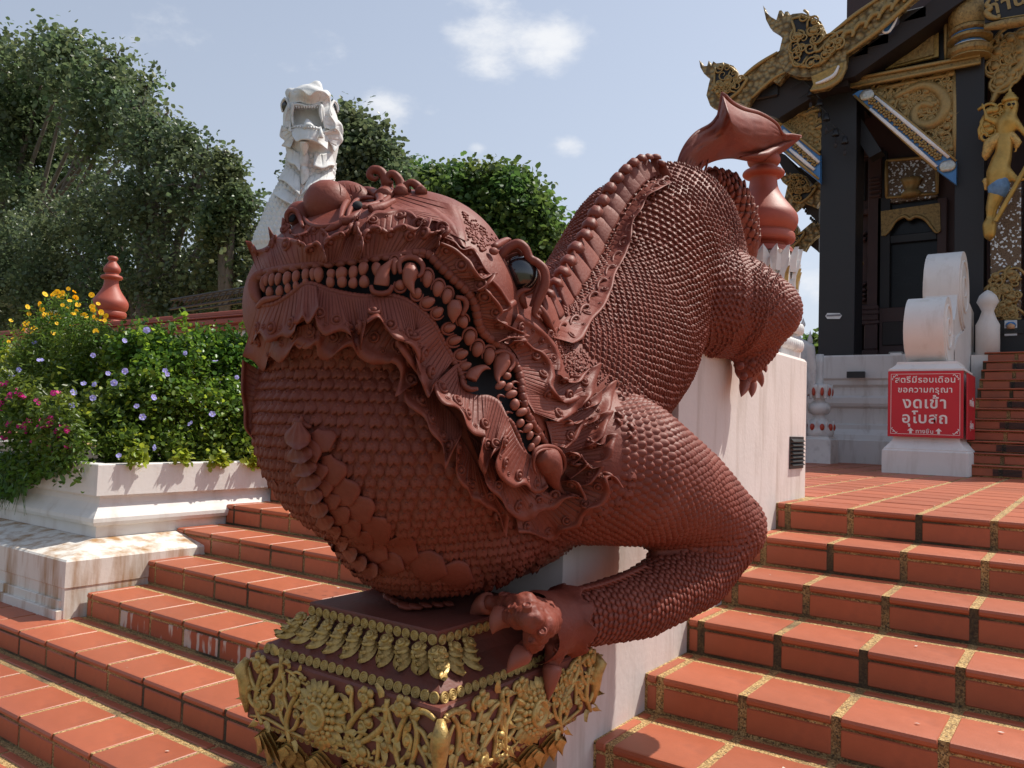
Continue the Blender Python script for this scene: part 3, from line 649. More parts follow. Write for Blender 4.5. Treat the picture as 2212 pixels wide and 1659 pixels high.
# lower skirt (second layer), drawn first so that it lies closer to the skin
frill('jaw_skirt', 1, LIPL[:12]+[(1500, 1330), (1540, 1480), (1560, 1560)],
      [(100, 1480), (180, 1515), (255, 1590), (290, 1480), (370, 1530), (430, 1470), (480, 1400), (560, 1430), (630, 1400), (650, 1480), (720, 1510), (800, 1445), (890, 1410), (950, 1490), (1050, 1540), (1180, 1530)]
      + tv(3, [(240, 232), (300, 262), (325, 340), (290, 482), (400, 400)]), .004, .060, .006, .10, boss=True)
frill('jaw_skirt', 3, [(395, 120), (470, 230), (540, 370), (600, 480), (700, 600), (780, 700)],
      [(345, 430), (372, 540), (500, 640), (545, 745), (620, 825), (645, 905), (652, 1012), (700, 900), (750, 800), (770, 760)], .004, .052, .006, .09)
frill('jaw_skirt', 3, [(800, 720), (880, 800), (960, 880), (1060, 1000), (1180, 1100), (1330, 1160), (1420, 1150)],
      [(930, 1010), (960, 1140), (1060, 1240), (1110, 1320), (1200, 1385), (1290, 1375), (1340, 1320), (1450, 1300), (1520, 1232), (1600, 1210), (1682, 1232)], .004, .060, .008, .10)
frill('jaw_skirt', 3, [(760, 760), (820, 860), (880, 980), (950, 1100)],
      [(735, 800), (730, 1040), (775, 1130), (815, 1165), (850, 1245), (900, 1255), (960, 1295), (1050, 1350), (1092, 1508), (1110, 1400), (1120, 1360)], .002, .04, .006, .08)
frill('jaw_skirt', 3, [(1150, 1300), (1280, 1320), (1420, 1270), (1520, 1200), (1600, 1100), (1640, 1020), (1680, 960)],
      [(1185, 1475), (1280, 1480), (1400, 1530), (1460, 1520), (1500, 1470), (1620, 1430), (1660, 1350), (1710, 1300), (1800, 1270), (1850, 1180), (1830, 1080), (1890, 1065), (1950, 1150)], .002, .045, .006, .09)
# upper skirt
frill('jaw_frill', 1, LIPL[:5]+[(650, 965)],
      [(150, 1370), (165, 1400), (220, 1310), (270, 1375), (330, 1370), (380, 1335), (440, 1345), (480, 1300), (500, 1250), (640, 1180)], .014, .060, .012, .09, gs=.017)
frill('jaw_tongue', 1, [(520, 985), (570, 960), (640, 972)], [(470, 1240), (500, 1245), (540, 1200), (580, 1245), (655, 1130)], .026, .075, .006, .08, boss=False)
frill('jaw_tongue', 1, [(500, 1260), (600, 1240)], [(480, 1400), (520, 1430), (560, 1395), (600, 1430), (625, 1350)], .05, .066, .006, .08, boss=False)
frill('jaw_frill', 1, [(650, 975), (750, 1010), (850, 1035), (940, 1048), (1005, 1052)],
      [(625, 1190), (645, 1270), (700, 1330), (770, 1310), (830, 1300), (890, 1335), (905, 1400), (950, 1475), (975, 1350), (1000, 1245), (1010, 1200)], .018, .070, .010, .09, gs=.017)
frill('jaw_frill', 1, [(1000, 1052), (1150, 1042), (1270, 1070), (1370, 1132), (1470, 1227), (1560, 1387), (1630, 1512)],
      [(1005, 1245), (1085, 1202), (1140, 1270), (1200, 1350), (1300, 1385), (1345, 1450), (1370, 1540), (1395, 1640)] + tv(3, [(290, 98), (370, 95), (420, 135), (448, 210), (440, 290), (480, 390), (528, 492), (560, 400)]), .018, .075, .010, .10)
frill('jaw_frill', 3, [(735, 240), (745, 340), (785, 425), (870, 468), (970, 472), (1045, 515), (1092, 602), (1130, 700)],
      [(560, 400), (590, 480), (640, 540), (730, 565), (780, 620), (812, 705), (860, 760), (945, 790), (915, 860), (895, 960), (940, 1045), (985, 920), (1040, 860), (1075, 780)], .018, .070, .010, .10)
frill('jaw_frill', 3, [(1128, 690), (1178, 800), (1228, 872), (1300, 930), (1340, 1000)],
      [(1070, 780), (1050, 860), (1015, 960), (1030, 1040), (1075, 1100), (1150, 1145), (1230, 1125), (1290, 1180), (1350, 1180), (1400, 1140)], .02, .066, .010, .10)
# upper lip leaves over the gums
frill('lip_leaf', 1, [(970, 640), (1200, 600), (1450, 560), (1560, 640)], [(1000, 490), (1060, 425), (1150, 420), (1240, 400), (1330, 430), (1400, 500), (1510, 490), (1600, 560)], .0, .03, .005, .1)
frill('lip_leaf', 1, [(440, 720), (580, 700), (720, 700)], [(380, 560), (395, 470), (460, 590), (560, 570), (620, 510), (700, 560), (740, 640)], .0, .03, .006, .1)
frill('lip_leaf', 1, [(225, 900), (300, 865), (450, 838), (600, 820), (710, 812)],
      [(120, 640), (165, 650), (205, 705), (295, 660), (288, 540), (345, 610), (450, 622), (540, 650), (575, 680), (640, 640), (690, 700), (715, 790)], .010, .055, .008, .09, bt=.8)
frill('lip_leaf', 1, [(705, 812), (800, 800), (900, 788), (955, 780)],
      [(690, 660), (760, 590), (860, 560), (900, 500), (965, 418), (940, 520), (975, 620), (975, 700), (958, 770)], .014, .060, .006, .09, bt=.8)
frill('lip_leaf', 1, [(965, 782), (1100, 760), (1300, 730), (1420, 725), (1500, 700)],
      [(970, 620), (1040, 525), (1120, 545), (1160, 560), (1260, 515), (1370, 545), (1420, 490), (1475, 475), (1455, 560), (1510, 570), (1605, 535), (1545, 600), (1530, 680)], .012, .058, .008, .09, bt=.8)
# cheek leaves to the right of the mouth
frill('cheek_leaf', 1, [(1500, 700), (1600, 760), (1720, 860), (1800, 960)], [(1540, 600), (1640, 640), (1700, 700), (1780, 690), (1830, 760), (1870, 840), (1930, 900)], .0, .035, .006, .1)
frill('cheek_leaf', 1, [(1480, 760), (1560, 850), (1650, 930), (1745, 1020)], [(1545, 650), (1640, 690), (1710, 745), (1760, 790), (1800, 860), (1860, 915), (1955, 868), (1900, 950), (1810, 1000)], .014, .060, .006, .1)
frill('cheek_leaf', 1, [(1760, 1000), (1850, 1050), (1900, 1100)], [(1890, 900), (1960, 960), (2030, 1060), (2060, 1130), (1980, 1160)], .0, .04, .006, .1, boss=False)
frill('cheek_leaf', 1, [(1775, 1060), (1810, 1150), (1840, 1280), (1910, 1360)], [(1850, 965), (1910, 1030), (1970, 1100), (1995, 1160), (1960, 1210), (2040, 1260), (2190, 1335), (2060, 1345), (1960, 1380)], .012, .055, .008, .1)
frill('cheek_leaf', 3, [(1080, 90), (1180, 130), (1260, 180), (1330, 260)], [(1180, -120), (1290, -60), (1350, -10), (1420, 60), (1470, 130), (1500, 230), (1490, 300)], .0, .035, .008, .1)
frill('cheek_leaf', 3, [(1400, 300), (1390, 420), (1400, 560), (1420, 640)], [(1500, 330), (1560, 380), (1640, 370), (1690, 300), (1785, 238), (1745, 380), (1720, 470), (1640, 560)], .004, .045, .006, .1)
frill('cheek_leaf', 3, [(1110, 110), (1172, 190), (1198, 290), (1205, 400), (1240, 500), (1300, 600)], [(1150, 75), (1235, 78), (1300, 130), (1370, 160), (1425, 240), (1450, 330), (1435, 400), (1490, 490), (1560, 535), (1685, 470), (1600, 590), (1480, 670)], .014, .060, .008, .1)
frill('cheek_leaf', 3, [(1400, 620), (1420, 720), (1440, 820)], [(1600, 590), (1700, 560), (1780, 520), (1800, 430), (1895, 362), (1870, 480), (1850, 580), (1800, 650)], .0, .04, .006, .1)
frill('cheek_leaf', 3, [(1380, 660), (1410, 760), (1425, 830)], [(1560, 650), (1620, 680), (1690, 640), (1640, 720), (1600, 800), (1530, 860)], .016, .05, .004, .1)
frill('cheek_leaf', 3, [(1440, 760), (1450, 850), (1480, 920)], [(1680, 680), (1760, 650), (1790, 600), (1875, 585), (1830, 680), (1800, 770), (1720, 830)], .004, .05, .006, .1)
frill('cheek_leaf', 3, [(1500, 830), (1510, 900), (1540, 960)], [(1720, 800), (1800, 830), (1830, 760), (1905, 755), (1880, 830), (1860, 920), (1780, 960)], .0, .045, .006, .1)
frill('cheek_leaf', 3, [(1500, 900), (1520, 980), (1520, 1050)], [(1560, 880), (1640, 920), (1580, 980), (1690, 975), (1620, 1040), (1560, 1080)], .02, .055, .004, .1)
frill('cheek_leaf', 3, [(1540, 960), (1560, 1040), (1540, 1120)], [(1640, 900), (1720, 1000), (1805, 985), (1750, 1070), (1700, 1120), (1620, 1130)], .01, .045, .004, .1)
frill('cheek_leaf', 3, [(1460, 1100), (1480, 1150), (1450, 1190)], [(1560, 1090), (1620, 1110), (1680, 1232), (1600, 1200), (1540, 1230)], .02, .06, .004, .1)
# brow plate with long grooves, ridges and studs
frill('brow_plate', 1, [(1225, 285), (1195, 330), (1180, 395)], [(1640, 380), (1690, 480), (1735, 650)], .006, .016, .0, .1, groove=.009, gs=.022, boss=False)
frill('brow_plate', 1, [(1400, 520), (1300, 430), (1180, 400)], [(1735, 700), (1640, 520), (1500, 400)], .004, .012, .0, .1, boss=False)
for x, y, r_ in ((1450, 312, 24), (1612, 400, 24), (1688, 505, 24), (1672, 545, 12), (1512, 492, 24), (1570, 572, 20), (1308, 398, 20), (1592, 648, 18)):
    (px, py), = cx_(1, [(x, y)]); q, nn_ = surf(px, py); bossat(lift(q, .024), (nn_-q.normalized()).normalized(), r_*.2976/FV*2.35, cr)
    ob = bpy.data.objects[-1] if 0 else None
def creature_curl(pts, r_, c=1, off=(.02, .03), name='crown_curl'): return ptube(name, c, pts, r_, off, 12, step=.003)
creature_curl([(1120, 330), (1150, 270), (1140, 200), (1105, 140), (1050, 125), (1022, 165), (1062, 195), (1085, 175)], [70, 52, 40, 34, 32, 28, 22, 12])
creature_curl([(1250, 300), (1250, 235), (1225, 180), (1185, 155), (1150, 180), (1165, 215), (1195, 215)], [56, 40, 32, 30, 26, 20, 10])
creature_curl([(1400, 290), (1370, 245), (1330, 220), (1295, 235), (1300, 270), (1325, 272)], [44, 34, 30, 26, 20, 10])
creature_curl([(1230, 260), (1270, 230), (1285, 215)], [30, 24, 10]); creature_curl([(1100, 350), (1180, 300), (1235, 262)], [34, 30, 10]); creature_curl([(1110, 380), (1160, 330), (1150, 300)], [34, 24, 12]); creature_curl([(1030, 420), (1120, 390), (1200, 350)], [40, 32, 20])
# nose
pball('nose', 1, 715, 365, 172, 170, 0, .01, .95, TERRA); pball('nose', 1, 870, 330, 185, 125, 20, -.015, .9, TERRA); pball('nose', 1, 520, 450, 105, 110, -20, -.01, .8, TERRA)
for k in range(5): ptube('nose_wrinkle', 1, [(800+k*38, 218+k*6), (812+k*38, 262+k*4), (812+k*38, 310)], [2, 5, 2], .105-.011*k, 6)
ptube('nostril_rim', 1, [(810, 500), (830, 410), (880, 330), (960, 285), (1050, 290), (1100, 330), (1090, 372), (1020, 385), (980, 400)], [14, 22, 26, 30, 34, 32, 24, 16], .055, 12)
ptube('nostril_rim', 1, [(860, 500), (880, 420), (930, 350), (1000, 330), (1060, 330)], [10, 16, 20, 18, 10], .052, 10)
pball('nostril', 1, 935, 385, 38, 40, 0, .045, .6, MOUTH); pball('nostril', 1, 462, 478, 26, 36, 0, .045, .6, MOUTH)
ptube('nostril_rim', 1, [(540, 540), (500, 440), (450, 420), (420, 460), (430, 520)], [12, 18, 20, 18, 12], .045, 10)
ptube('nose_band', 1, [(545, 470), (590, 520), (680, 540), (780, 520), (830, 470)], [12, 18, 20, 18, 12], .05, 10)
ptube('nose_curl', 1, [(700, 570), (800, 520), (840, 480), (830, 500), (900, 480), (960, 420)], [14, 30, 24, 34, 30, 8], .05, 10)
# eye
EYE = surf(877.8+1100*.2232, 438.9+690*.2232)
m = MB(); ED = EYE[0].dot(VD)-.095; E2P = lambda x, y, dz: ray(877.8+x*.2232, 438.9+y*.2232)*(ED-dz); eu = .2232/FV*ED
m.ball(E2P(1100, 690, .0), 150*eu*1.22, 30, 22); cb(m, 'eyeball', mat('glossy_black_eye', (.004, .004, .005), .05, .02, spec=.7, coat=1), True)
m = MB(); m.ball(E2P(1125, 715, -.105), (225*eu, 225*eu, 235*eu), 24, 16); cb(m, 'eye_socket', TERRA, True)
def etube(name, pts, rr, dz, n=12):
    q = catmull(pts, max(24, len(pts)*7)); m = MB(); k = len(q); P = []; R_ = []
    for i, p in enumerate(q):
        f = i/(k-1)*(len(rr)-1); a_ = min(int(f), len(rr)-2); dd = dz if not hasattr(dz, '__len__') else lerp(dz[0], dz[1], i/(k-1)); P.append(E2P(p.x, p.y, dd)); R_.append(lerp(rr[a_], rr[a_+1], f-a_)*eu)
    m.tube(P, R_, n); cb(m, name, TERRA, True)
for rr, w_, of in ((166, 17, .012), (200, 20, .0)): etube('eyelid_ring', [(1100+rr*math.cos(a), 690+rr*1.0*math.sin(a)) for a in [2*math.pi*k/20 for k in range(21)]], [w_, w_], of)
etube('eyelid', [(755, 480), (840, 545), (915, 505), (990, 430), (1080, 392), (1150, 440), (1195, 535), (1270, 580), (1335, 650), (1345, 770), (1310, 870), (1270, 960), (1240, 1070), (1290, 1120)], [26, 40, 44, 46, 46, 44, 42, 42, 44, 44, 42, 40, 34, 16], .030, 16)
etube('eyelid', [(960, 500), (1080, 455), (1160, 560), (1250, 630), (1285, 760), (1240, 900), (1200, 1000)], [14, 22, 22, 24, 24, 24, 14], .01)
etube('lower_lid', [(880, 690), (930, 800), (990, 900), (1040, 945), (1060, 900), (1120, 850), (1205, 832)], [26, 32, 40, 44, 36, 26, 8], .045)
ptube('lower_lid', 2, [(1100, 880), (1120, 950), (1160, 1010)], [50, 44, 20], .02, 12); ptube('lower_lid', 2, [(900, 1060), (980, 1000), (1040, 960)], [20, 44, 30], .03, 12)
pball('brow_knob', 2, 845, 465, 52, 40, 0, .045, .8, TERRA); ptube('brow_knob', 2, [(850, 420), (920, 380), (990, 350), (1000, 380)], [30, 36, 30, 14], .04, 10)
ptube('temple_horn', 2, [(1280, 1000), (1330, 1070), (1390, 1180), (1440, 1250)], [30, 40, 34, 10], .03, 10)
# pebbled skin behind brow and behind the cheek leaves
PB = MB()
for (poly_, n2, r_, cc) in ((cx_(1, [(1700, 420), (1830, 520), (1960, 640), (1850, 720), (1740, 640)]), 150, 13, 1), (cx_(2, [(1350, 1150), (1500, 1300), (1620, 1400), (1760, 1600), (1720, 1660), (1500, 1500)]), 210, 15, 2), (cx_(3, [(1480, 60), (1600, 100), (1760, 250), (1900, 400), (1700, 400), (1520, 300)]), 200, 13, 3)):
    xs = [p[0] for p in poly_]; ys = [p[1] for p in poly_]; k = 0
    while k < n2:
        x = random.uniform(min(xs), max(xs)); y = random.uniform(min(ys), max(ys))
        if not inpoly(x, y, poly_): continue
        k += 1; q, nn_ = surf(x, y); M_ = frame(lift(q, .004), nn_, s=1); rr = r_*.22/FV*2.5*random.uniform(.7, 1.4)
        PB.ball(M_.translation, (rr*1.2, rr, rr*.8), 6, 4, M_.to_3x3())
cb(PB, 'pebbled_skin', TERRA, True, kind='stuff')
# ------------------------------------------------------------------ scales
FACE = [(520, 690), (535, 500), (640, 420), (900, 380), (1080, 500), (1200, 600), (1235, 720), (1330, 830), (1345, 1000), (1260, 1130), (1110, 1150), (1060, 1060), (960, 1000), (900, 840), (840, 765), (760, 740), (640, 752), (560, 745)]
def template(kind):
    """one overlapping scale: x across -.5...5, y 0 root ... 1 tip, z up"""
    if kind == 'lobed': rows = [(0, [.42, .45, .40], .0), (.45, [.50, .52, .40], .20), (.80, [.52, .50, .20], .36), (1.0, [.40, .26, 0], .36)]
    else: rows = None
    V = []; F = []
    if kind == 'lobed':
        xs = (-.5, -.27, 0, .27, .5); ys = [(0, 0, 0, 0, 0), (.4, .42, .42, .42, .4), (.74, .80, .74, .80, .74), ((.80), 1.06, .84, 1.06, (.80))]; zs = [(-.2, .0, .04, .0, -.2), (-.06, .24, .30, .24, -.06), (.02, .44, .34, .44, .02), (.04, .46, .28, .46, .04)]
    else:
        xs = (-.52, -.3, 0, .3, .52); ys = [(0, 0, 0, 0, 0), (.45, .45, .45, .45, .45), (.72, .84, .90, .84, .72), (.80, 1.0, 1.12, 1.0, .80)]; zs = [(-.2, .02, .08, .02, -.2), (-.04, .24, .34, .24, -.04), (.02, .36, .46, .36, .02), (.02, .36, .46, .36, .02)]
    for j in range(4):
        for i in range(5): V.append((xs[i]*(1 if j < 3 else .86), ys[j][i], zs[j][i]))
    for i in range(5): V.append((xs[i]*.86, ys[3][i]-.06, -.12))
    for j in range(4):
        for i in range(4): a = j*5+i; F.append((a, a+1, a+6, a+5))
    if kind == 'lobed':                                             # raised bead at the root of each scale
        n0 = len(V); 
        for rr, zz in ((.13, .14), (.12, .34), (.05, .36)):
            for k in range(4): V.append((rr*math.cos(k*math.pi/2+.4), .40+rr*.9*math.sin(k*math.pi/2+.4), zz))
        for j in range(2):
            for k in range(4): a = n0+j*4+k; b = n0+j*4+(k+1) % 4; F.append((a, b, b+4, a+4))
        F.append((n0+8, n0+9, n0+10, n0+11))
    return np.array(V), np.array(F)
T_L = template('lobed'); T_R = template('round')
def to_me(name, T): 
    me_ = bpy.data.meshes.new(name); me_.from_pydata([tuple(v) for v in T[0]], [], [tuple(int(i) for i in f) for f in T[1]]); me_.materials.append(TERRA); me_.polygons.foreach_set('use_smooth', [True]*len(T[1])); me_.update(); return me_
SC_ME = {'l': to_me('scale', T_L), 'r': to_me('scale', T_R)}
ARMP = [((-1.45, 2.25, -.12), .26), (tuple(SHO), .25), ((-1.22, 2.76, -.23), .19), (tuple(ELB), .13)]
def dseg(p, a, b, ra, rb):
    a = Vector(a); b = Vector(b); ab = b-a; t = max(0, min(1, (p-a).dot(ab)/ab.length_squared)); return (p-a-ab*t).length/(ra+(rb-ra)*t)
def near(p, chain, f): return min(dseg(p, a, b, ra, rb) for (a, ra), (b, rb) in zip(chain, chain[1:])) < f
FOREP = [(tuple(ELB), .135), ((-1.19, 2.85, -.52), .13), ((-1.24, 2.5, -.585), .112), (tuple(WRI), .08)]
THP = [((-1.55, 3.5, .62), .28), ((-1.42, 3.70, .60), .25), (tuple(KNEE), .16)]
mirc = lambda ch: [((2*CX-p[0], p[1], p[2]), r_) for p, r_ in ch]
items = []                                                          # (pos, normal, tipdir, width, kind)
def rings(chain, ds, dw, kind, rmax, accept, tip=-1, jit=.04, hgt=1.3):
    pts = [Vector(p) for p, _ in chain]; L = [0]
    for a, b in zip(pts, pts[1:]): L.append(L[-1]+(b-a).length)
    s_ = 0; row = 0
    while s_ <= L[-1]:
        k = max(i for i in range(len(L)-1) if L[i] <= s_+1e-9); t = (s_-L[k])/(L[k+1]-L[k]); c_ = pts[k].lerp(pts[k+1], t); ax = (pts[min(k+1, len(pts)-1)]-pts[k]).normalized()
        if t > .5 and k+2 < len(pts): ax = ax.lerp((pts[k+2]-pts[k+1]).normalized(), (t-.5)).normalized()
        elif t < .5 and k > 0: ax = ax.lerp((pts[k]-pts[k-1]).normalized(), .5-t).normalized()
        rad = lerp(chain[k][1], chain[k+1][1], t); e1 = ax.orthogonal().normalized() if abs(ax.z) > .95 else ax.cross(Vector((0, 0, 1))).normalized(); e2 = ax.cross(e1)
        n2 = max(8, int(2*math.pi*rad/dw))
        for i in range(n2):
            a = 2*math.pi*(i+.5*(row % 2)+random.uniform(-jit, jit))/n2; d = e1*math.cos(a)+e2*math.sin(a)
            h_ = BV.ray_cast(c_, d, rmax*rad)
            if h_[0] is None: continue
            p = h_[0]; nn_ = h_[1] if h_[1].dot(d) > 0 else -h_[1]
            if not accept(p): continue
            items.append((p, nn_, ax*tip, dw*1.04, hgt*ds, kind))
        s_ += ds; row += 1
def inface(p):
    if p.y > 2.75: return False
    q = Vector((CX+abs(p.x-CX), p.y, p.z)); x, y = proj(q); q2 = proj(Vector(p))
    return inpoly(x, y, FACE)
isarm = lambda p: near(p, ARMP, 1.06) or near(p, mirc(ARMP), 1.02)
def ok_torso(p): return not inface(p) and not near(p, ARMP[1:], 1.04) and not near(p, THP[1:], 1.06) and not near(p, FOREP, 1.2) and p.y < 4.4
rings([((CX, 1.90, .26), .45), ((CX, 1.90, -.08), .47), ((CX, 1.92, -.34), .42), ((CX, 1.93, -.50), .2)], .028, .038, 'l', 1.5, lambda p: ok_torso(p) and p.y < 2.25, 1, .10, 1.38)
rings([((CX, 2.25, .02), .44), ((CX, 2.62, .12), .42), ((CX, 3.1, .40), .42), ((CX, 3.38, .76), .42), ((CX, 3.62, .86), .42), ((CX, 3.9, .74), .34), ((CX, 4.2, .60), .2)], .0245, .0315, 'l', 1.6, lambda p: ok_torso(p) and p.y >= 2.2, -1, .09, 1.25)
rings(ARMP+[((-1.10, 3.14, -.40), .12)], .020, .0255, 'r', 1.35, lambda p: not inface(p) and near(p, ARMP, 1.25), 1, .05, 1.3)
rings([((-1.15, 3.1, -.32), .13)]+FOREP, .020, .0245, 'r', 1.5, lambda p: not near(p, ARMP, 1.0), 1, .05, 1.35)
rings(THP+[((-1.17, 3.95, .58), .12)], .0195, .025, 'r', 1.35, lambda p: near(p, THP, 1.3), 1, .05, 1.3)
rings([(tuple(KNEE), .14), ((-1.31, 3.86, .42), .1), (tuple(HFOOT), .06)], .018, .021, 'r', 1.4, lambda p: not near(p, THP, 1.0), 1, .05, 1.35)
for ch in (mirc(ARMP), mirc(THP)): rings(ch, .03, .034, 'r', 1.3, lambda p: True, 1)
vis = []
def smat(it):
    p, nn_, tip, w, h_, kind = it
    y = (tip - nn_*tip.dot(nn_)); 
    if y.length < 1e-3: y = nn_.orthogonal()
    y.normalize(); nn_ = (nn_ + y*-.10).normalized(); x = y.cross(nn_).normalized(); y = nn_.cross(x)
    s_ = random.uniform(.88, 1.12); w *= s_; h_ *= s_; z = w*(.80 if kind == 'l' else .62)
    tw = random.uniform(-.2, .2); x, y = x*math.cos(tw)+y*math.sin(tw), y*math.cos(tw)-x*math.sin(tw)
    o_ = p - y*h_*.5 - nn_*.001
    return [[x.x*w, y.x*h_, nn_.x*z, o_.x], [x.y*w, y.y*h_, nn_.y*z, o_.y], [x.z*w, y.z*h_, nn_.z*z, o_.z]]
def score(it): p = it[0]; return (1 if it[1].dot(p) < -.25*p.length else 0)*it[3]/p.dot(VD)
items.sort(key=score, reverse=True)
for it in items[:290]:
    o = bpy.data.objects.new('scale', SC_ME[it[5]]); link(o, cr); M_ = smat(it); o.matrix_parent_inverse = crM; o.matrix_basis = Matrix((*M_, (0, 0, 0, 1)))
for kind, T in (('l', T_L), ('r', T_R)):
    ms = np.array([smat(it) for it in items[290:] if it[5] == kind]); V, F = stamp(T[0], T[1], ms)
    o = npmesh('scale_field', V, F, TERRA, cr, True); o.matrix_parent_inverse = crM; tag(o, kind='stuff')
print('scales', len(items))

# ------------------------------------------------------------------ breast plates
def plate(name, c, b, t_, w, off=.006, bulge=.018, groove=.003, ng=5, tipn=.55, cup=0., cen=0.):
    (bx_, by_), (tx, ty) = cx_(c, [b, t_]); k = CR[c][2]; d = Vector((tx-bx_, ty-by_)); pr = Vector((-d.y, d.x)).normalized(); w = w*k
    nu, nv = 13, 12; fr = []; bk = []
    for i in range(nu):
        s_ = i/(nu-1)*2-1
        for j in range(nv):
            t = j/(nv-1); sh = (.30+.70*sm(t/.5)) if t < .6 else math.sqrt(max(0, 1-((t-.6)/.42)**2))*1.0
            x = bx_+d.x*t*(1-.10*s_*s_*t)+pr.x*s_*w*.5*sh; y = by_+d.y*t*(1-.10*s_*s_*t)+pr.y*s_*w*.5*sh
            q, n_ = surf(x, y); g = groove*max(0, 1-abs(math.sin(math.pi*ng*.5*(s_+1)))*3)*min(1, t*4)*(1-sm((t-.55)/.3))
            o_ = off+.014+bulge*(1-s_*s_*.8)*(.25+.75*t)-g + cup*max(0, t-.75)/.25*(.5+abs(s_))
            fr.append(lift(q, o_)); bk.append(lift(q, -.004))
    n = nu*nv; fs = [(i*nv+j, (i+1)*nv+j, (i+1)*nv+j+1, i*nv+j+1) for i in range(nu-1) for j in range(nv-1)]
    rim_ = [i*nv+nv-1 for i in range(nu)]; le = [j for j in range(nv)]; ri = [(nu-1)*nv+j for j in range(nv)]
    for ed in (rim_, le, ri):
        for a, b2 in zip(ed, ed[1:]): fs.append((a, b2, n+b2, n+a))
    m = MB(); m.add(fr+bk, fs); return cb(m, name, TERRA, True)
outer = [((560, 660), (655, 790)), ((640, 820), (700, 1020)), ((710, 960), (800, 1150)), ((790, 1080), (915, 1260)), ((880, 1220), (1040, 1400)), ((1010, 1400), (1240, 1480)), ((1160, 1480), (1430, 1600)), ((1360, 1570), (1600, 1640))]
inner = [((500, 700), (570, 870)), ((560, 870), (610, 980)), ((590, 970), (640, 1090)), ((640, 1070), (700, 1170)), ((670, 1160), (780, 1260)), ((740, 1240), (850, 1350)), ((800, 1320), (940, 1440)), ((880, 1400), (1040, 1500)), ((960, 1470), (1150, 1570))]
for b, t_ in reversed(outer): plate('breast_plate', 4, b, t_, 215, .006, .022, .004, 7)
for b, t_ in reversed(inner): plate('breast_plate', 4, b, t_, 150, .014, .026, .003, 3)
cenp = [(455, 600), (450, 740), (475, 840), (505, 930), (535, 1020), (565, 1110), (600, 1200), (640, 1280), (690, 1350), (740, 1420), (800, 1490), (870, 1545), (945, 1590)]
for i in reversed(range(len(cenp)-1)):
    a, b = cenp[i], cenp[i+1]; ext = 1.35
    plate('breast_plate', 4, a, (a[0]+(b[0]-a[0])*ext, a[1]+(b[1]-a[1])*ext), 175 if i < 4 else 130, .030, .034, .005, 8, cup=.022)
for b, t_ in (((470, 640), (370, 720)), ((470, 760), (380, 860)), ((480, 900), (410, 980)), ((520, 1020), (460, 1080)), ((560, 1130), (500, 1180)), ((620, 1250), (570, 1290)), ((700, 1370), (650, 1400))): plate('breast_plate', 4, b, t_, 90, .004, .012, .003, 5)
ptube('breast_knot', 4, [(420, 640), (450, 590), (490, 620), (540, 630)], [10, 26, 30, 10], .02, 10); ptube('breast_knot', 4, [(480, 560), (470, 610), (440, 650)], [10, 22, 14], .03, 10)

# far edge of the skirt seen against the planter: mirror image of the near side
def mirror_obj(src, name):
    me_ = src.data.copy(); co = np.empty(len(me_.vertices)*3, np.float32); me_.vertices.foreach_get('co', co); co = co.reshape(-1, 3); co[:, 0] = 2*CX-co[:, 0]; me_.vertices.foreach_set('co', co.ravel()); me_.flip_normals()
    o = bpy.data.objects.new(name, me_); link(o, cr); o.matrix_parent_inverse = crM; return o
frill('jaw_skirt', 4, [(230, 280), (235, 450), (240, 640), (262, 760), (300, 870), (360, 1000), (425, 1110), (470, 1170)], [(88, 190), (80, 385), (98, 520), (104, 640), (165, 730), (205, 875), (290, 985), (370, 1125), (452, 1215)], .0, .03, .006, .09, boss=False)
for nm in ('eyeball',): mirror_obj(bpy.data.objects['eyeball'], 'eyeball')
for src in [c for c in bpy.data.objects if c.parent == cr and c.name.startswith('eyelid')]: mirror_obj(src, src.name.split('.')[0])

# ------------------------------------------------------------------ crest along the back
crest = [(205, 1215), (262, 1165), (318, 1125), (372, 1060), (420, 985), (470, 905), (520, 825), (560, 745), (600, 655), (640, 580), (680, 505), (722, 440), (765, 385), (800, 345), (835, 318), (870, 300), (905, 292), (935, 300)]
hts = [.07, .095, .12, .13, .135, .14, .14, .14, .135, .13, .13, .125, .12, .115, .11, .10, .09, .07]
cp = [surf(*cx_(5, [q])[0], 2.2, 4.4) for q in crest]
frill('crest_skirt', 5, [(225, 1240), (330, 1150), (430, 1020), (530, 860), (610, 680), (690, 520), (770, 400), (850, 320), (935, 300)],
      [(390, 1285), (450, 1250), (500, 1150), (570, 1070), (620, 960), (640, 870), (700, 760), (735, 650), (745, 560), (800, 480), (830, 410), (900, 370), (975, 330)], .002, .03, .006, .06, gs=.014, boss=True, nv=12) if 0 else None
_surf = surf
def surf(x, y, t0=1.5, t1=3.3, bv=None): return _surf(x, y, 2.2, 4.6, bv)
NB[0] = 230
frill('crest_skirt', 5, [(225, 1240), (330, 1150), (430, 1020), (530, 860), (610, 680), (690, 520), (770, 400), (850, 320), (935, 300)],
      [(390, 1285), (450, 1250), (500, 1150), (570, 1070), (620, 960), (640, 870), (700, 760), (735, 650), (745, 560), (800, 480), (830, 410), (900, 370), (975, 330)], .006, .045, .008, .07, gs=.016, nv=14)
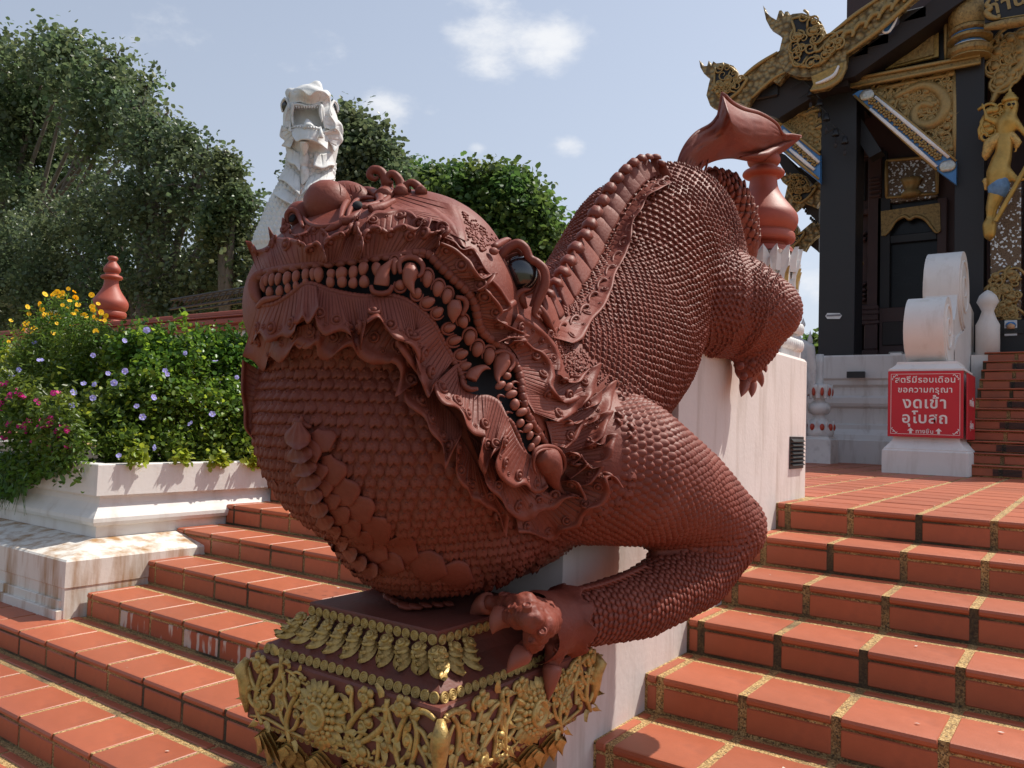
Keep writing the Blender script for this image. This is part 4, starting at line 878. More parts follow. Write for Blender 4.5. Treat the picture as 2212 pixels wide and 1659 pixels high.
for i, (p, nn_) in enumerate(cp):
    a = cp[max(0, i-1)][0]; b = cp[min(len(cp)-1, i+1)][0]; T_ = (b-a).normalized(); N_ = (nn_ - T_*nn_.dot(T_)).normalized(); N_ = (nn_*.30 + Vector((-.50, -.30, .80))).normalized(); N_ = (N_-T_*N_.dot(T_)*.55).normalized(); B_ = T_.cross(N_).normalized()
    B_ = B_ if B_.dot(-p) > 0 else -B_
    h_ = hts[i]*.92; m = MB(); rings_ = []
    for j in range(15):
        t = j/14
        if t < .7: c_ = p + N_*h_*(t/.7)*.92 - T_*h_*.10*t; up_ = N_
        else:
            al = (t-.7)/.3*math.pi*1.15; c_ = p + N_*h_*(.92+.16*math.sin(al)) - T_*h_*.07 + B_*h_*.16*(1-math.cos(al)); up_ = (N_*math.cos(al)+B_*math.sin(al))
        w_ = h_*lerp(.56, .25, sm(t/.8)); th = h_*(.09 if t < .7 else lerp(.09, .13, (t-.7)/.3)); d2 = up_.cross(T_).normalized()
        rings_.append([c_ + T_*w_*math.cos(2*math.pi*k/10) + d2*th*math.sin(2*math.pi*k/10) for k in range(10)])
    m.loft(rings_); cb(m, 'crest_fin', TERRA, True)
    if i < 16:                                                    # little scroll between fins
        q = crest[i]; f = hts[i]/.14
        ptube('crest_scroll', 5, [(q[0]+62*f, q[1]+60*f), (q[0]+66*f, q[1]+22*f), (q[0]+92*f, q[1]-2*f), (q[0]+120*f, q[1]+8*f), (q[0]+112*f, q[1]+28*f), (q[0]+94*f, q[1]+22*f)], [5, 8, 11, 11, 8, 5], .03, 8)
surf = _surf
# ------------------------------------------------------------------ tail
def Pc(x, y, X=CX): return onX(x, y, X)
LO = catmull([(1522, 415), (1514, 385), (1519, 362), (1545, 348), (1580, 343), (1620, 349), (1655, 347), (1690, 330), (1727, 302)], 60)
UPp = catmull([(1461, 412), (1462, 362), (1476, 322), (1502, 290), (1536, 270), (1552, 250)], 26)[:-1] + catmull([(1552, 250), (1557, 226), (1560, 204)], 6)[:-1] + catmull([(1560, 204), (1578, 222), (1604, 236), (1640, 246), (1674, 266), (1690, 290), (1708, 291), (1729, 294)], 30)
fr, bk = [], []; NV_ = 26
for i in range(60):
    t = i/59; wd = (LO[i]-UPp[i]).length/120
    for j in range(NV_):
        s_ = j/(NV_-1); p = UPp[i].lerp(LO[i], s_); cup = sm(t*1.6)
        gr = .006*max(0, 1-abs(math.sin((s_*6+t*2.2)*math.pi))*3)*(1 if .05 < s_ < .95 else 0)
        x = CX+.03+.12*wd*math.sin(math.pi*min(1, s_*1.02))**.75 + cup*.16*(1-s_) - gr
        fr.append(onX(p.x, p.y, x)); x2 = CX-.03-.10*wd*math.sin(math.pi*s_)*(1-cup*1.5) + cup*.13*(1-s_); bk.append(onX(p.x, p.y, min(x2, x-.012)))
n = 60*NV_; fs = []
for i in range(59):
    for j in range(NV_-1): a_ = i*NV_+j; fs += [(a_, a_+NV_, a_+NV_+1, a_+1), (n+a_, n+a_+1, n+a_+NV_+1, n+a_+NV_)]
    for j in (0, NV_-1): a_ = i*NV_+j; fs.append((a_, a_+NV_, n+a_+NV_, n+a_))
for i in (0, 59):
    for j in range(NV_-1): a_ = i*NV_+j; fs.append((a_, a_+1, n+a_+1, n+a_))
m = MB(); m.add(fr+bk, fs); cb(m, 'tail', TERRA, True)
m = MB(); m.tube([fr[i*NV_] + Vector((.004, 0, 0)) for i in range(0, 60)], [.006+.008*math.sin(math.pi*i/59) for i in range(60)], 8); cb(m, 'tail_rim', TERRA, True)
m = MB(); m.tube([onX(1600, 340, CX+.12), onX(1650, 334, CX+.16), onX(1690, 312, CX+.14), onX(1732, 296, CX+.05)], [.01, .035, .026, .003], 12, flat=.6); cb(m, 'tail_fin', TERRA, True)
m = MB()
for k, (a, b) in enumerate((((1470, 380), (1500, 310)), ((1482, 385), (1512, 322)), ((1496, 388), (1524, 330)), ((1508, 395), (1530, 345)))):
    c1, c2 = Pc(*a, CX+.07), Pc(*b, CX+.07); m.tube([c1, c1.lerp(c2, .5)+Vector((.01, 0, 0)), c2], [.004, .007, .004], 6)
cb(m, 'tail_ridge', TERRA, True)
# scaly far flank behind the tail
m = MB(); ms = []
ch = [Pc(1535, 392, CX-.05), Pc(1565, 415, CX-.02), Pc(1590, 460, CX), Pc(1603, 520, CX), Pc(1610, 560, CX)]; cc = [ch[0].lerp(ch[1], .5)]+ch
m.tube(ch, [.06, .10, .10, .09, .05], 14, flat=1.4); cb(m, 'tail_root', TERRA, True)
for i in range(22):
    t = i/21*3.99; k = int(t); c_ = ch[k].lerp(ch[k+1], t-k); T_ = (ch[k+1]-ch[k]).normalized(); rr = [.06, .10, .10, .09, .05]; r_ = lerp(rr[k], rr[k+1], t-k)
    for a_ in range(11):
        al = math.pi*2*(a_+.5*(i % 2))/11; e1 = T_.cross(Vector((0, 0, 1))).normalized(); e2 = T_.cross(e1); d = e1*math.cos(al)+e2*math.sin(al)
        ms.append(smat((c_+d*r_*1.15, d, -T_, .045, .045, 'r')))
V, F = stamp(T_R[0], T_R[1], np.array(ms)); o = npmesh('scale_field', V, F, TERRA, cr, True); o.matrix_parent_inverse = crM; tag(o, kind='stuff')

# ------------------------------------------------------------------ front foot on the pedestal
SLABZ = -.569
def P8(x, y, Z=None, X=None):
    (px, py), = cx_(8, [(x, y)]); return onZ(px, py, Z) if Z is not None else onX(px, py, X)
FT = MB(); PLM = P8(1160, 330, Z=SLABZ+.05)
wr = Vector(WRI)+Vector((.01, -.04, .03))
toes = [([wr, P8(1060, 190, Z=SLABZ+.075), P8(860, 165, Z=SLABZ+.05), P8(760, 175, Z=SLABZ+.04)], [.046, .032, .026, .021]),
        ([wr, P8(1120, 300, Z=SLABZ+.075), P8(980, 300, Z=SLABZ+.045), P8(900, 285, Z=SLABZ+.04)], [.046, .034, .028, .022]),
        ([wr, P8(1210, 380, Z=SLABZ+.04), P8(1150, 500, Z=SLABZ-.01), P8(1075, 600, Z=SLABZ-.055)], [.048, .038, .031, .024]),
        ([wr, P8(1330, 400, X=-1.33), P8(1350, 560, X=-1.30), P8(1320, 720, X=-1.30)], [.050, .042, .033, .024])]
for pts, rr in toes: cap_chain(FT, pts, rr, .012)
fm = voxel(FT, .0075, 2, 'foot')
for v_ in fm.vertices: v_.co = v_.co + v_.normal*(.009*noise.noise(v_.co*30)+.005*noise.noise(v_.co*85))
fm = fm; fm.name = 'front_foot'; fo = bpy.data.objects.new('front_foot', fm); link(fo, cr); fo.matrix_parent_inverse = crM
def claw(p0, d0, p1, d1, r_, L):
    p0 = Vector(p0); m = MB(); d0 = Vector(d0).normalized(); d1 = Vector(d1).normalized(); pts = [p0]; 
    for k in range(1, 9): pts.append(pts[-1] + d0.lerp(d1, (k/8)**.8).normalized()*L/8)
    m.tube(pts, [r_*q for q in (.95, 1, .92, .82, .70, .56, .40, .22, .04)], 12); return cb(m, 'claw', TERRAD, True)
cdir = lambda a, b: (b-a)
for (a, b, r_, Za) in (((750, 170), (560, 235), .034, SLABZ+.04), ((880, 285), (760, 405), .036, SLABZ+.035)):
    pa, pb = P8(*a, Z=Za), P8(*b, Z=SLABZ+.005); d = pb-pa; claw(pa, d*1.0+Vector((0, 0, .02)), None, d+Vector((0, 0, -.10)), r_, d.length*1.12)
pa = P8(1062, 620, Z=SLABZ-.05); claw(pa, (-.1, -1, -.2), None, (-.4, -.5, -1.0), .030, .075)
pa = P8(1320, 740, X=-1.30); claw(pa, (.15, -.5, -.9), None, (-.1, .0, -1), .029, .10)
for a, b, r_ in (((760, 130), (770, 230), .040), ((870, 225), (900, 345), .042), ((1060, 540), (1080, 690), .045), ((1260, 720), (1390, 715), .042)):
    pass
for (x, y, up_) in ((870, 120, 0), (990, 85, 0), (960, 235, 0), (1090, 225, 0), (1220, 455, 1), (1155, 520, 1), (1370, 475, 1), (1365, 600, 1)):
    (px, py), = cx_(8, [(x, y)]); bmf = None
    d = ray(px, py).normalized(); bvf = FTB if 'FTB' in globals() else None
    if bvf is None:
        b_ = bmesh.new(); b_.from_mesh(fm); FTB = BVHTree.FromBMesh(b_); b_.free(); bvf = FTB
    h_ = bvf.ray_cast(O0, d)
    p = h_[0] if h_[0] is not None else bvf.find_nearest(d*2.5)[0]
    n_ = (h_[1] if h_[0] is not None else Vector((0, 0, 1)))
    M_ = frame(p-n_*.008, (n_+Vector((0, 0, .8))).normalized()); m = MB(); m.loft([[M_ @ Vector((r2*math.cos(2*math.pi*i/12), r2*math.sin(2*math.pi*i/12), z)) for i in range(12)] for r2, z in ((.014, 0), (.012, .012), (.014, .018), (.010, .021), (.006, .018), (.001, .019))]); cb(m, 'knuckle_stud', TERRA, 40)
# petals of the breast resting on the slab, and the tip of the far foot
for (x0_, y0_, x1_, y1_, r_) in ((-120, 130, -40, 190, .022), (-60, 170, 60, 225, .026), (20, 190, 150, 215, .024), (120, 180, 240, 200, .022), (230, 170, 340, 195, .022), (330, 160, 430, 190, .02), (-180, 90, -110, 150, .022)):
    a_, b2 = P8(x0_, y0_, Z=SLABZ+.02), P8(x1_, y1_, Z=SLABZ+.012); m = MB(); m.tube([a_, a_.lerp(b2, .4), a_.lerp(b2, .8), b2], [r_*.6, r_, r_*.8, .003], 10, flat=.4, up=(0, 0, 1)); cb(m, 'breast_plate', TERRA, True)
for k in range(3): a_ = onZ(840-k*22, 1262-k*4, SLABZ+.03); b2 = onZ(800-k*4, 1275-k*14, SLABZ+.004); m = MB(); m.tube([a_+Vector((0, .05, .02)), a_+Vector((0, 0, .025)), a_.lerp(b2, .6)+Vector((0, 0, .012)), b2], [.022, .02, .012, .002], 10); cb(m, 'claw', TERRAD, True)
# wrist cuff leaf
m = MB(); A_ = Vector(WRI); d = (Vector((-1.24, 2.5, -.585))-A_).normalized(); e1 = d.cross(Vector((0, 0, 1))).normalized(); e2 = d.cross(e1); rings_ = []
for s_, rr in ((-.075, .105), (-.05, .108), (0, .098), (.04, .098), (.062, .112), (.07, .108), (.055, .09)):
    rings_.append([A_ + d*(s_+(.018*math.sin(k/40*2*math.pi*9) if s_ > .05 else (.010*math.sin(k/40*2*math.pi*4) if s_ < -.04 else 0))) + (e1*math.cos(2*math.pi*k/40)+e2*math.sin(2*math.pi*k/40))*rr for k in range(40)])
m.loft(rings_, cap=False); cb(m, 'wrist_cuff', TERRA, True)
# spur scales along the forearm top
for i in range(16):
    t = i/15; q = cx_(6, [(lerp(385, 800, t), lerp(1275, 1130, t)+20*math.sin(t*3))])[0]; s_, n_ = surf(*q, 2.0, 3.6); T_ = (Vector(WRI)-ELB).normalized()
    m = MB(); m.tube([s_+T_*-.03, s_+Vector((0, 0, .018)), s_+T_*.045+Vector((0, 0, .020))], [.012, .016, .003], 8, flat=.5, up=(0, 0, 1)); cb(m, 'forearm_spur', TERRA, True)
# hind foot hanging over the wall
FT = MB(); hb = Vector((-1.36, 3.86, .34)); c5 = lambda x, y, X: onX(*cx_(5, [(x, y)])[0], X)
tips = [(1400, 1570), (1455, 1560), (1500, 1480), (1505, 1400)]
cap_chain(FT, [hb, c5(1430, 1370, -1.37), c5(1420, 1440, -1.37)], [.075, .07, .06], .015)
for tx, ty in tips: cap_chain(FT, [c5(1425, 1420, -1.37), c5(lerp(1425, tx, .7), lerp(1420, ty, .7), -1.36)], [.05, .026], .012)
hm = voxel(FT, .011, 3, 'foot'); hm.name = 'hind_foot'; hf = bpy.data.objects.new('hind_foot', hm); link(hf, cr); hf.matrix_parent_inverse = crM
for tx, ty in tips: p = c5(lerp(1425, tx, .7), lerp(1420, ty, .7), -1.36); q = c5(tx, ty, -1.35); claw(p, q-p, None, (q-p)+Vector((0, -.05, -.03)), .026, (q-p).length+.05)
for x, y in ((1380, 1420), (1400, 1480), (1450, 1400), (1470, 1440), (1500, 1350)):
    p = c5(x, y, -1.315); m = MB(); m.ball(p, .02, 8, 6); cb(m, 'knuckle_stud', TERRA, True)
# ================================================================== PEDESTAL
PC = (-1.7136, 1.976)
pd = thing('pedestal', 'square maroon pedestal with gilded flowers and scrolls carrying the red creature', 'pedestal', (PC[0], PC[1], GZ))
pdM = Matrix.Translation((-PC[0], -PC[1], -GZ))
def pb(m, name, mats, smooth=False):
    o = m.build(name, mats, pd, smooth); o.matrix_parent_inverse = pdM; return o
m = MB(); m.sqlathe([(.2595, SLABZ), (.262, SLABZ-.004), (.262, SLABZ-.042), (.255, SLABZ-.044)], (*PC, 0)); pb(m, 'top_slab', PEDM)
m = MB(); m.sqlathe([(.255, SLABZ-.044), (.262, SLABZ-.06), (.285, SLABZ-.085), (.325, SLABZ-.112), (.350, SLABZ-.125), (.350, -.7185)], (*PC, 0)); pb(m, 'sloping_shoulder', PEDM)
m = MB(); m.sqlathe([(.376, -.7195), (.3815, -.726), (.3815, -.914), (.378, -.918), (.33, -.922)], (*PC, 0)); pb(m, 'frieze_block', PEDM)
m = MB(); m.sqlathe([(.345, -.922), (.345, -.95), (.33, -.955), (.30, -1.0), (.235, -1.07), (.20, -1.13), (.20, -1.25), (.26, -1.30), (.33, -1.38), (.36, -1.42), (.36, -1.50), (.42, -1.52), (.42, GZ)], (*PC, 0)); pb(m, 'tapering_foot', PEDM)
BEAD = MB(); n = 14
BEAD.loft([[(r_*math.cos(2*math.pi*i/n), r_*math.sin(2*math.pi*i/n), z) for i in range(n)] for r_, z in ((1, 0), (1.0, .25), (.85, .42), (.70, .28), (.66, .12), (.52, .30), (.40, .36), (.33, .18), (.25, .22), (.12, .48), (.01, .5))])
BEADM = BEAD.mesh('gold_bead', GOLD, True)
def onface(side, u, z, d=0.):
    """side 0 front (-Y), 1 right (+X), 2 back, 3 left; u along the face"""
    cxx, cyy = PC
    return [Vector((cxx+u, cyy-d, z)), Vector((cxx+d, cyy+u, z)), Vector((cxx-u, cyy+d, z)), Vector((cxx-d, cyy-u, z))][side]
SN = [Vector((0, -1, 0)), Vector((1, 0, 0)), Vector((0, 1, 0)), Vector((-1, 0, 0))]
def pinst(name, me_, M_): o = bpy.data.objects.new(name, me_); link(o, pd); o.matrix_parent_inverse = pdM; o.matrix_basis = M_; return o
def beadrow(half, z, r_, tilt=0, sides=(0, 1, 2, 3)):
    n = max(4, round(2*half/(2.08*r_)))
    for s_ in sides:
        for i in range(n):
            u = -half + (i+.5)*2*half/n
            pinst('gold_bead', BEADM, frame(onface(s_, u, z, half+.0005), SN[s_]+Vector((0, 0, tilt)), s=r_*random.uniform(.95, 1.03)))
beadrow(.262, SLABZ-.024, .0155); beadrow(.352, -.7075, .0155, .25); 
def hbead(): pass
for s_ in (0, 1, 3):
    for i in range(26):
        u = -.33+i*.66/25; pinst('gold_bead', BEADM, frame(onface(s_, u, -.936, .3455), SN[s_], s=.0125))
# drooping gold leaves on the shoulder: three overlapping leaves under a rosette
def leafmesh():
    m = MB()
    for (y0, L, w, z0, lean) in ((.0, .085, .062, .004, .25), (.0, .060, .048, .012, .2), (.0, .036, .050, .020, .1)):
        nu, nv = 9, 8; rows = []
        for i in range(nu):
            s_ = i/(nu-1)*2-1; row = []
            for j in range(nv):
                t = j/(nv-1); sh = math.sin(math.pi*min(1, t*.78+.16))**.8*(1-t**5*.9); n_ = 1-.16*max(0, 1-abs(s_-.45)*4)*sm((t-.55)/.4)
                row.append((s_*w*.5*sh + lean*L*t*t*.5, -y0-L*t*n_, z0+.016*(1-s_*s_)*(.5+t*.5)+.014*max(0, t-.8)/.2))
            rows.append(row)
        m.loft(rows, cap=False, close=False)
    for a in range(5):
        al = a/5*2*math.pi; m.ball((.015*math.cos(al), .004+.013*math.sin(al), .024), (.012, .012, .006), 7, 5)
    m.lathe([(.0135, .022), (.0135, .034), (.011, .038), (.008, .034), (.004, .040), (.0005, .041)], (0, .004, 0), 12)
    return m.mesh('gold_leaf', GOLD, True)
GLEAF = leafmesh()
for s_ in range(4):
    n = 9
    for i in range(n+1):
        u = -.262+i*.524/n
        if s_ == 1 and u > -.10: continue
        f = i/n*2-1; spread = f*.62
        p = onface(s_, u*1.06, SLABZ-.068, .272); nrm = (SN[s_]+Vector((0, 0, 1.1))).normalized()
        M_ = frame(p, nrm); rz = Matrix.Rotation(spread, 4, 'Z'); o = pinst('gold_leaf', GLEAF, M_ @ rz @ Matrix.Scale(.97, 4))
# sunflower rosettes
def rosette():
    m = MB()
    for k in range(22):
        a = 2*math.pi*k/22; ca, sa = math.cos(a), math.sin(a); ca2, sa2 = -sa, ca; L = random.uniform(.072, .084); rows = []
        for t, w in ((0, .006), (.4, .011), (.7, .009), (1, .0005)):
            r_ = lerp(.035, L, t); zz = .010+.006*math.sin(t*3)
            rows.append([(r_*ca-w*ca2, r_*sa-w*sa2, zz-.006), (r_*ca, r_*sa, zz+.006), (r_*ca+w*ca2, r_*sa+w*sa2, zz-.006)])
        m.loft(rows, cap=False, close=False)
    for k in range(17):
        a = 2*math.pi*k/17; m.ball((.047*math.cos(a), .047*math.sin(a), .018), (.0095, .0095, .008), 7, 5)
    for k in range(13):
        a = 2*math.pi*k/13; m.ball((.036*math.cos(a), .036*math.sin(a), .022), (.0085, .0085, .008), 6, 5)
    m.lathe([(.031, .012), (.033, .030), (.030, .036), (.026, .034), (.024, .026), (.018, .028), (.015, .034), (.010, .032), (.008, .028), (.004, .036), (.0004, .037)], n=20)
    return m.mesh('gold_rosette', GOLD, True)
ROS = rosette()
def fpt(s_, u, z, d=0): return onface(s_, u, z, .3815+d)
for s_ in (0, 1, 2, 3): pinst('gold_rosette', ROS, frame(fpt(s_, -.04 if s_ == 0 else (.02 if s_ == 1 else 0), -.826), SN[s_], s=1.22))
def scroll(s_, pts, r0_, r1_=.003, name='gold_scroll', spiral=None):
    """raised rope on a frieze face; pts in (u, z) metres from face centre; spiral=(turns, radius, dir) curls the end"""
    P = [Vector((a, b, 0)) for a, b in pts]; P = catmull([(p.x, p.y) for p in P], 18)
    P = [(p.x, p.y) for p in P]
    if spiral:
        tn, rd, dr = spiral; (x1, y1), (x0_, y0_) = P[-1], P[-2]; th = math.atan2(y1-y0_, x1-x0_); cx2 = x1 - dr*rd*math.sin(th)*1.0; cy2 = y1 + dr*rd*math.cos(th); a0 = math.atan2(y1-cy2, x1-cx2); K = int(12*tn)
        for k in range(1, K+1):
            t = k/K; a = a0+dr*2*math.pi*tn*t; r_ = rd*(1-.72*t); P.append((cx2+r_*math.cos(a), cy2+r_*math.sin(a)))
    n = len(P); m = MB(); rr = [.80*r0_*(.45+.55*math.sin(math.pi*min(1, .12+i/n*1.0)))*lerp(1, .62, i/n) for i in range(n)]
    m.tube([fpt(s_, a, b, .005) for a, b in P], rr, 8)
    if spiral: m.ball(fpt(s_, *P[-1], .006), r0_*1.1, 8, 6)
    return pb(m, name, GOLD, True)
def sprig(s_, u, z, sc, ang):
    """s-scroll with side curls and a small flower"""
    ca, sa = math.cos(ang), math.sin(ang); T = lambda a, b: (u+sc*(a*ca-b*sa), z+sc*(a*sa+b*ca)); L = lambda ps: [T(*p) for p in ps]
    scroll(s_, L([(0, -.085), (-.012, -.04), (.004, 0), (.03, .035)]), .011*sc, spiral=(1.1, .022*sc, 1))
    scroll(s_, L([(-.008, -.05), (-.03, -.03), (-.04, 0)]), .009*sc, spiral=(1.0, .015*sc, -1))
    scroll(s_, L([(0, -.015), (-.018, .02), (-.022, .045)]), .008*sc, spiral=(1.0, .012*sc, 1))
    scroll(s_, L([(0, -.06), (.022, -.045), (.036, -.02)]), .009*sc, spiral=(1.0, .013*sc, 1))
    m = MB()
    for (a_, b_, al_) in ((-.028, .012, 2.4), (.022, .004, .6), (-.016, -.074, 3.6), (.014, -.080, 5.4), (.046, .030, .2), (-.045, -.022, 3.0)):
        q_ = T(a_, b_); M2 = frame(fpt(s_, *q_, .002), SN[s_]) @ Matrix.Rotation(al_+ang, 4, 'Z'); rw = []
        for t_ in (0, .3, .6, .85, 1): w_ = .0095*math.sin(math.pi*min(1, t_*.75+.2))*(1-t_**4)+.0004; rw.append([M2 @ (Vector((.030*t_, s2*w_, .002+(.009 if s2 == 0 else 0)+.006*t_*t_))*sc) for s2 in (-1, 0, 1)])
        m.loft(rw, cap=False, close=False)
    tag(pb(m, 'gold_leaflet', GOLD, True), kind='stuff')
    a = T(.028, .055); M_ = frame(fpt(s_, *a, .004), SN[s_], s=sc); m = MB()
    for k in range(5):
        al = 2*math.pi*k/5+u*9; m.ball((.016*math.cos(al), .016*math.sin(al), .006), (.011, .011, .006), 7, 5)
    m.lathe([(.011, .004), (.011, .014), (.008, .017), (.005, .013), (.0005, .017)], n=10); pinst('gold_flower', m.mesh('gold_flower', GOLD, True), M_)
for s_ in (0, 1, 2, 3):
    for (u, z, sc, ang) in ((-.335, -.815, 1.25, .3), (-.255, -.80, 1.2, 2.9), (-.185, -.84, 1.15, .1), (-.150, -.765, .75, -2.0), (.085, -.80, 1.2, -.2), (.165, -.835, 1.3, 2.8), (.245, -.805, 1.2, .2), (.312, -.83, 1.1, -2.8), (.10, -.895, .7, 1.6)):
        if s_ == 1: u = -u
        if abs(u-(-.04 if s_ == 0 else (.02 if s_ == 1 else 0))) < .10: continue
        sprig(s_, u, z, sc, ang)
    scroll(s_, [(-.36, -.905), (-.29, -.895), (-.2, -.905), (-.1, -.912)], .008, spiral=(.8, .012, 1)); scroll(s_, [(.0, -.910), (.1, -.905), (.2, -.91), (.30, -.895)], .009, spiral=(.9, .014, 1))
    scroll(s_, [(-.37, -.74), (-.33, -.735), (-.28, -.75)], .013, spiral=(.8, .018, -1)); scroll(s_, [(.37, -.745), (.33, -.735), (.28, -.75), (.25, -.74)], .012, spiral=(.8, .016, 1))
# corner acanthus straps
for sx, sy in ((1, -1), (-1, -1), (1, 1), (-1, 1)):
    m = MB(); c_ = Vector((PC[0]+sx*.388, PC[1]+sy*.388, -.80)); m.tube([c_+Vector((0, 0, .06)), c_+Vector((sx*.012, sy*.012, .03)), c_, c_+Vector((0, 0, -.05)), c_+Vector((-sx*.004, -sy*.004, -.10))], [.010, .022, .026, .018, .005], 10); pb(m, 'gold_corner_leaf', GOLD, True)
# drooping leaves under the frieze
GL2 = MB()
for (L, w, z0) in ((.20, .085, .0), (.14, .075, .012), (.085, .07, .022), (.045, .05, .03)):
    rows = []
    for i in range(9):
        s_ = i/8*2-1; rows.append([(s_*w*.5*(math.sin(math.pi*min(1, t*.8+.12))**.7)*(1-t**6)*(1+.05*math.sin(t*16)), -L*t, z0+.018*(1-abs(s_))+.02*t*t) for t in [j/11 for j in range(12)]])
    GL2.loft(rows, cap=False, close=False)
GL2M = GL2.mesh('gold_strap_leaf', GOLD, True)
for s_ in range(4):
    for u in (-.25, -.125, 0, .125, .25): 
        p = onface(s_, u, -.955, .335); pinst('gold_strap_leaf', GL2M, frame(p, (SN[s_]+Vector((0, 0, -.85))).normalized(), up=SN[s_]*.9+Vector((0, 0, .9))))
for sx, sy in ((1, -1), (-1, -1)):
    p = Vector((PC[0]+sx*.335, PC[1]+sy*.335, -.945)); d = Vector((sx, sy, -1.0)).normalized(); pinst('gold_strap_leaf', GL2M, frame(p, d, up=Vector((sx, sy, 1.2)), s=1.15))
# ================================================================== FOLIAGE, RAILING, WHITE STATUE
LEAF = leafmat('tree_leaf', (.095, .135, .060), .42, .35); LEAFG = leafmat('green_leaf', (.075, .135, .032), .42); LEAFD = leafmat('dark_leaf', (.090, .125, .060), .42, .32)
SHRUB = leafmat('shrub_leaf', (.085, .155, .022), .4, .35, .45); SHRUBY = leafmat('young_leaf', (.22, .30, .03), .45, .4)
BARK = mat('bark', (.12, .10, .08), .9, .3, 5, .5, 30)
LT_ = (np.array([(-.5, .35, .12), (0, 0, 0), (0, 1, 0), (-.42, .72, .06), (.5, .35, .12), (.42, .72, .06)]), np.array([(1, 2, 3, 0), (1, 4, 5, 2)]))
def leaf_mats(P, size, spread=1., up=.35, nrm=None, wid=.75):
    n = len(P); d = rng.normal(size=(n, 3)); d[:, 2] = d[:, 2]*.7 - .35; d /= np.linalg.norm(d, axis=1)[:, None]
    z = rng.normal(size=(n, 3)); z[:, 2] += 1.1; z -= d*np.sum(z*d, 1)[:, None]; z /= np.linalg.norm(z, axis=1)[:, None]; x = np.cross(d, z)
    s_ = size*rng.uniform(.6, 1.3, n)[:, None]; M_ = np.empty((n, 3, 4)); M_[:, :, 0] = x*s_*wid; M_[:, :, 1] = d*s_; M_[:, :, 2] = z*s_; M_[:, :, 3] = P
    return M_
def clumps(blobs, n, csz, per, shell=.55):
    """leaf positions gathered in small clumps spread through the crown's volume"""
    vol = np.array([b[1]**2 for b in blobs]); cnt = rng.multinomial(n//per, vol/vol.sum()); out_ = []
    for (c_, r_), k in zip(blobs, cnt):
        d = rng.normal(size=(k, 3)); d /= np.linalg.norm(d, axis=1)[:, None]; rad = r_*(shell+(1.06-shell)*rng.random(k)**.6)*(1+.18*np.sin(d[:, 0]*5+d[:, 2]*4+r_*9))
        cc = np.array(c_)+d*rad[:, None]; 
        q = np.repeat(cc, per, 0)+rng.normal(size=(k*per, 3))*csz*np.array([1, 1, .75]); out_.append(q)
    return np.concatenate(out_)
def tree(label, pxblobs, Y, n, size, lm, trunk, csz=.28, per=16, shell=.45, depth=1., name='tree', group=None, limbs=True):
    bl = [(tuple(onY(x, y, Y+dy)), r_/FV*onY(x, y, Y+dy).dot(VD)) for (x, y, r_, dy) in [(b+(0,))[:4] for b in pxblobs]]
    base = onY(trunk, 800, Y); base.z = GZ; t = thing(name, label, 'tree', base, 0, group); tm = Matrix.Translation(-base)
    P = clumps(bl, n, csz, per, shell); V, F = stamp(*LT_, leaf_mats(P, size)); o = npmesh('crown', V, F, lm, t); o.matrix_parent_inverse = tm
    m = MB(); top = sorted(bl, key=lambda b: -b[0][2])[0]; mid = base.lerp(Vector(top[0]), .45); r0_ = .28 if n > 15000 else .06
    m.tube([base, base.lerp(mid, .5)+Vector((.1, 0, 0)), mid, Vector(top[0])], [r0_, r0_*.8, r0_*.6, .05], 9)
    for i, (c_, r_) in enumerate(bl):
        c_ = Vector(c_); s_ = base.lerp(mid, .45+.5*((i*37) % 10)/10); m.tube([s_, s_.lerp(c_, .5)+Vector((0, 0, .5)), c_, c_+Vector((random.uniform(-.3, .3), 0, r_*.9))], [r0_*.35, .09, .05, .012], 6)
        for k in range(4):
            d = Vector((random.uniform(-1, 1), random.uniform(-1, 1), random.uniform(-.2, 1))).normalized(); m.tube([c_, c_+d*r_*.5+Vector((0, 0, .1)), c_+d*r_*1.0], [.045, .03, .008], 5)
    o = m.build('trunk', BARK, t, True); o.matrix_parent_inverse = tm; return t
tree('tall loose tree at the far left with sky showing through its thin crown', [(60, 190, 85), (140, 150, 70), (205, 200, 80), (275, 210, 55), (315, 190, 30), (100, 270, 100, 1), (20, 230, 80, 1), (25, 330, 90), (230, 290, 75), (300, 290, 50), (165, 110, 42), (110, 100, 36), (20, 130, 50), (250, 140, 36), (60, 430, 70), (150, 400, 80, 2), (-60, 300, 120), (-120, 150, 100)], 15, 30000, .21, LEAF, 60, .32, 13, .35)
tree('broad dense tree filling the left behind the red finial', [(345, 275, 40), (300, 250, 45), (395, 305, 34), (320, 330, 60), (385, 330, 55), (450, 345, 38), (420, 410, 80), (330, 450, 90), (500, 450, 50), (240, 470, 90), (150, 520, 100), (50, 560, 100), (545, 450, 32), (520, 520, 60), (480, 590, 80), (380, 590, 100), (260, 610, 100), (120, 650, 100), (30, 680, 100), (555, 560, 50), (548, 640, 60), (200, 700, 90), (400, 680, 80), (500, 680, 60), (-60, 600, 120)], 11.5, 52000, .125, LEAFD, 330, .2, 16, .3)
tree('slender pointed sapling rising above the left trees', [(487, 345, 20), (495, 375, 26), (480, 410, 30), (505, 430, 30), (490, 460, 40), (475, 500, 45)], 11, 9000, .10, LEAF, 490, .12, 12, .2)
tree('dark tree directly behind the white statue', [(765, 300, 42), (800, 310, 34), (745, 255, 22), (740, 350, 50), (820, 350, 34), (790, 380, 55), (850, 400, 40), (700, 420, 70), (620, 560, 70), (740, 470, 70), (775, 275, 16), (835, 325, 14)], 16, 22000, .17, LEAFD, 750, .25, 14, .3)
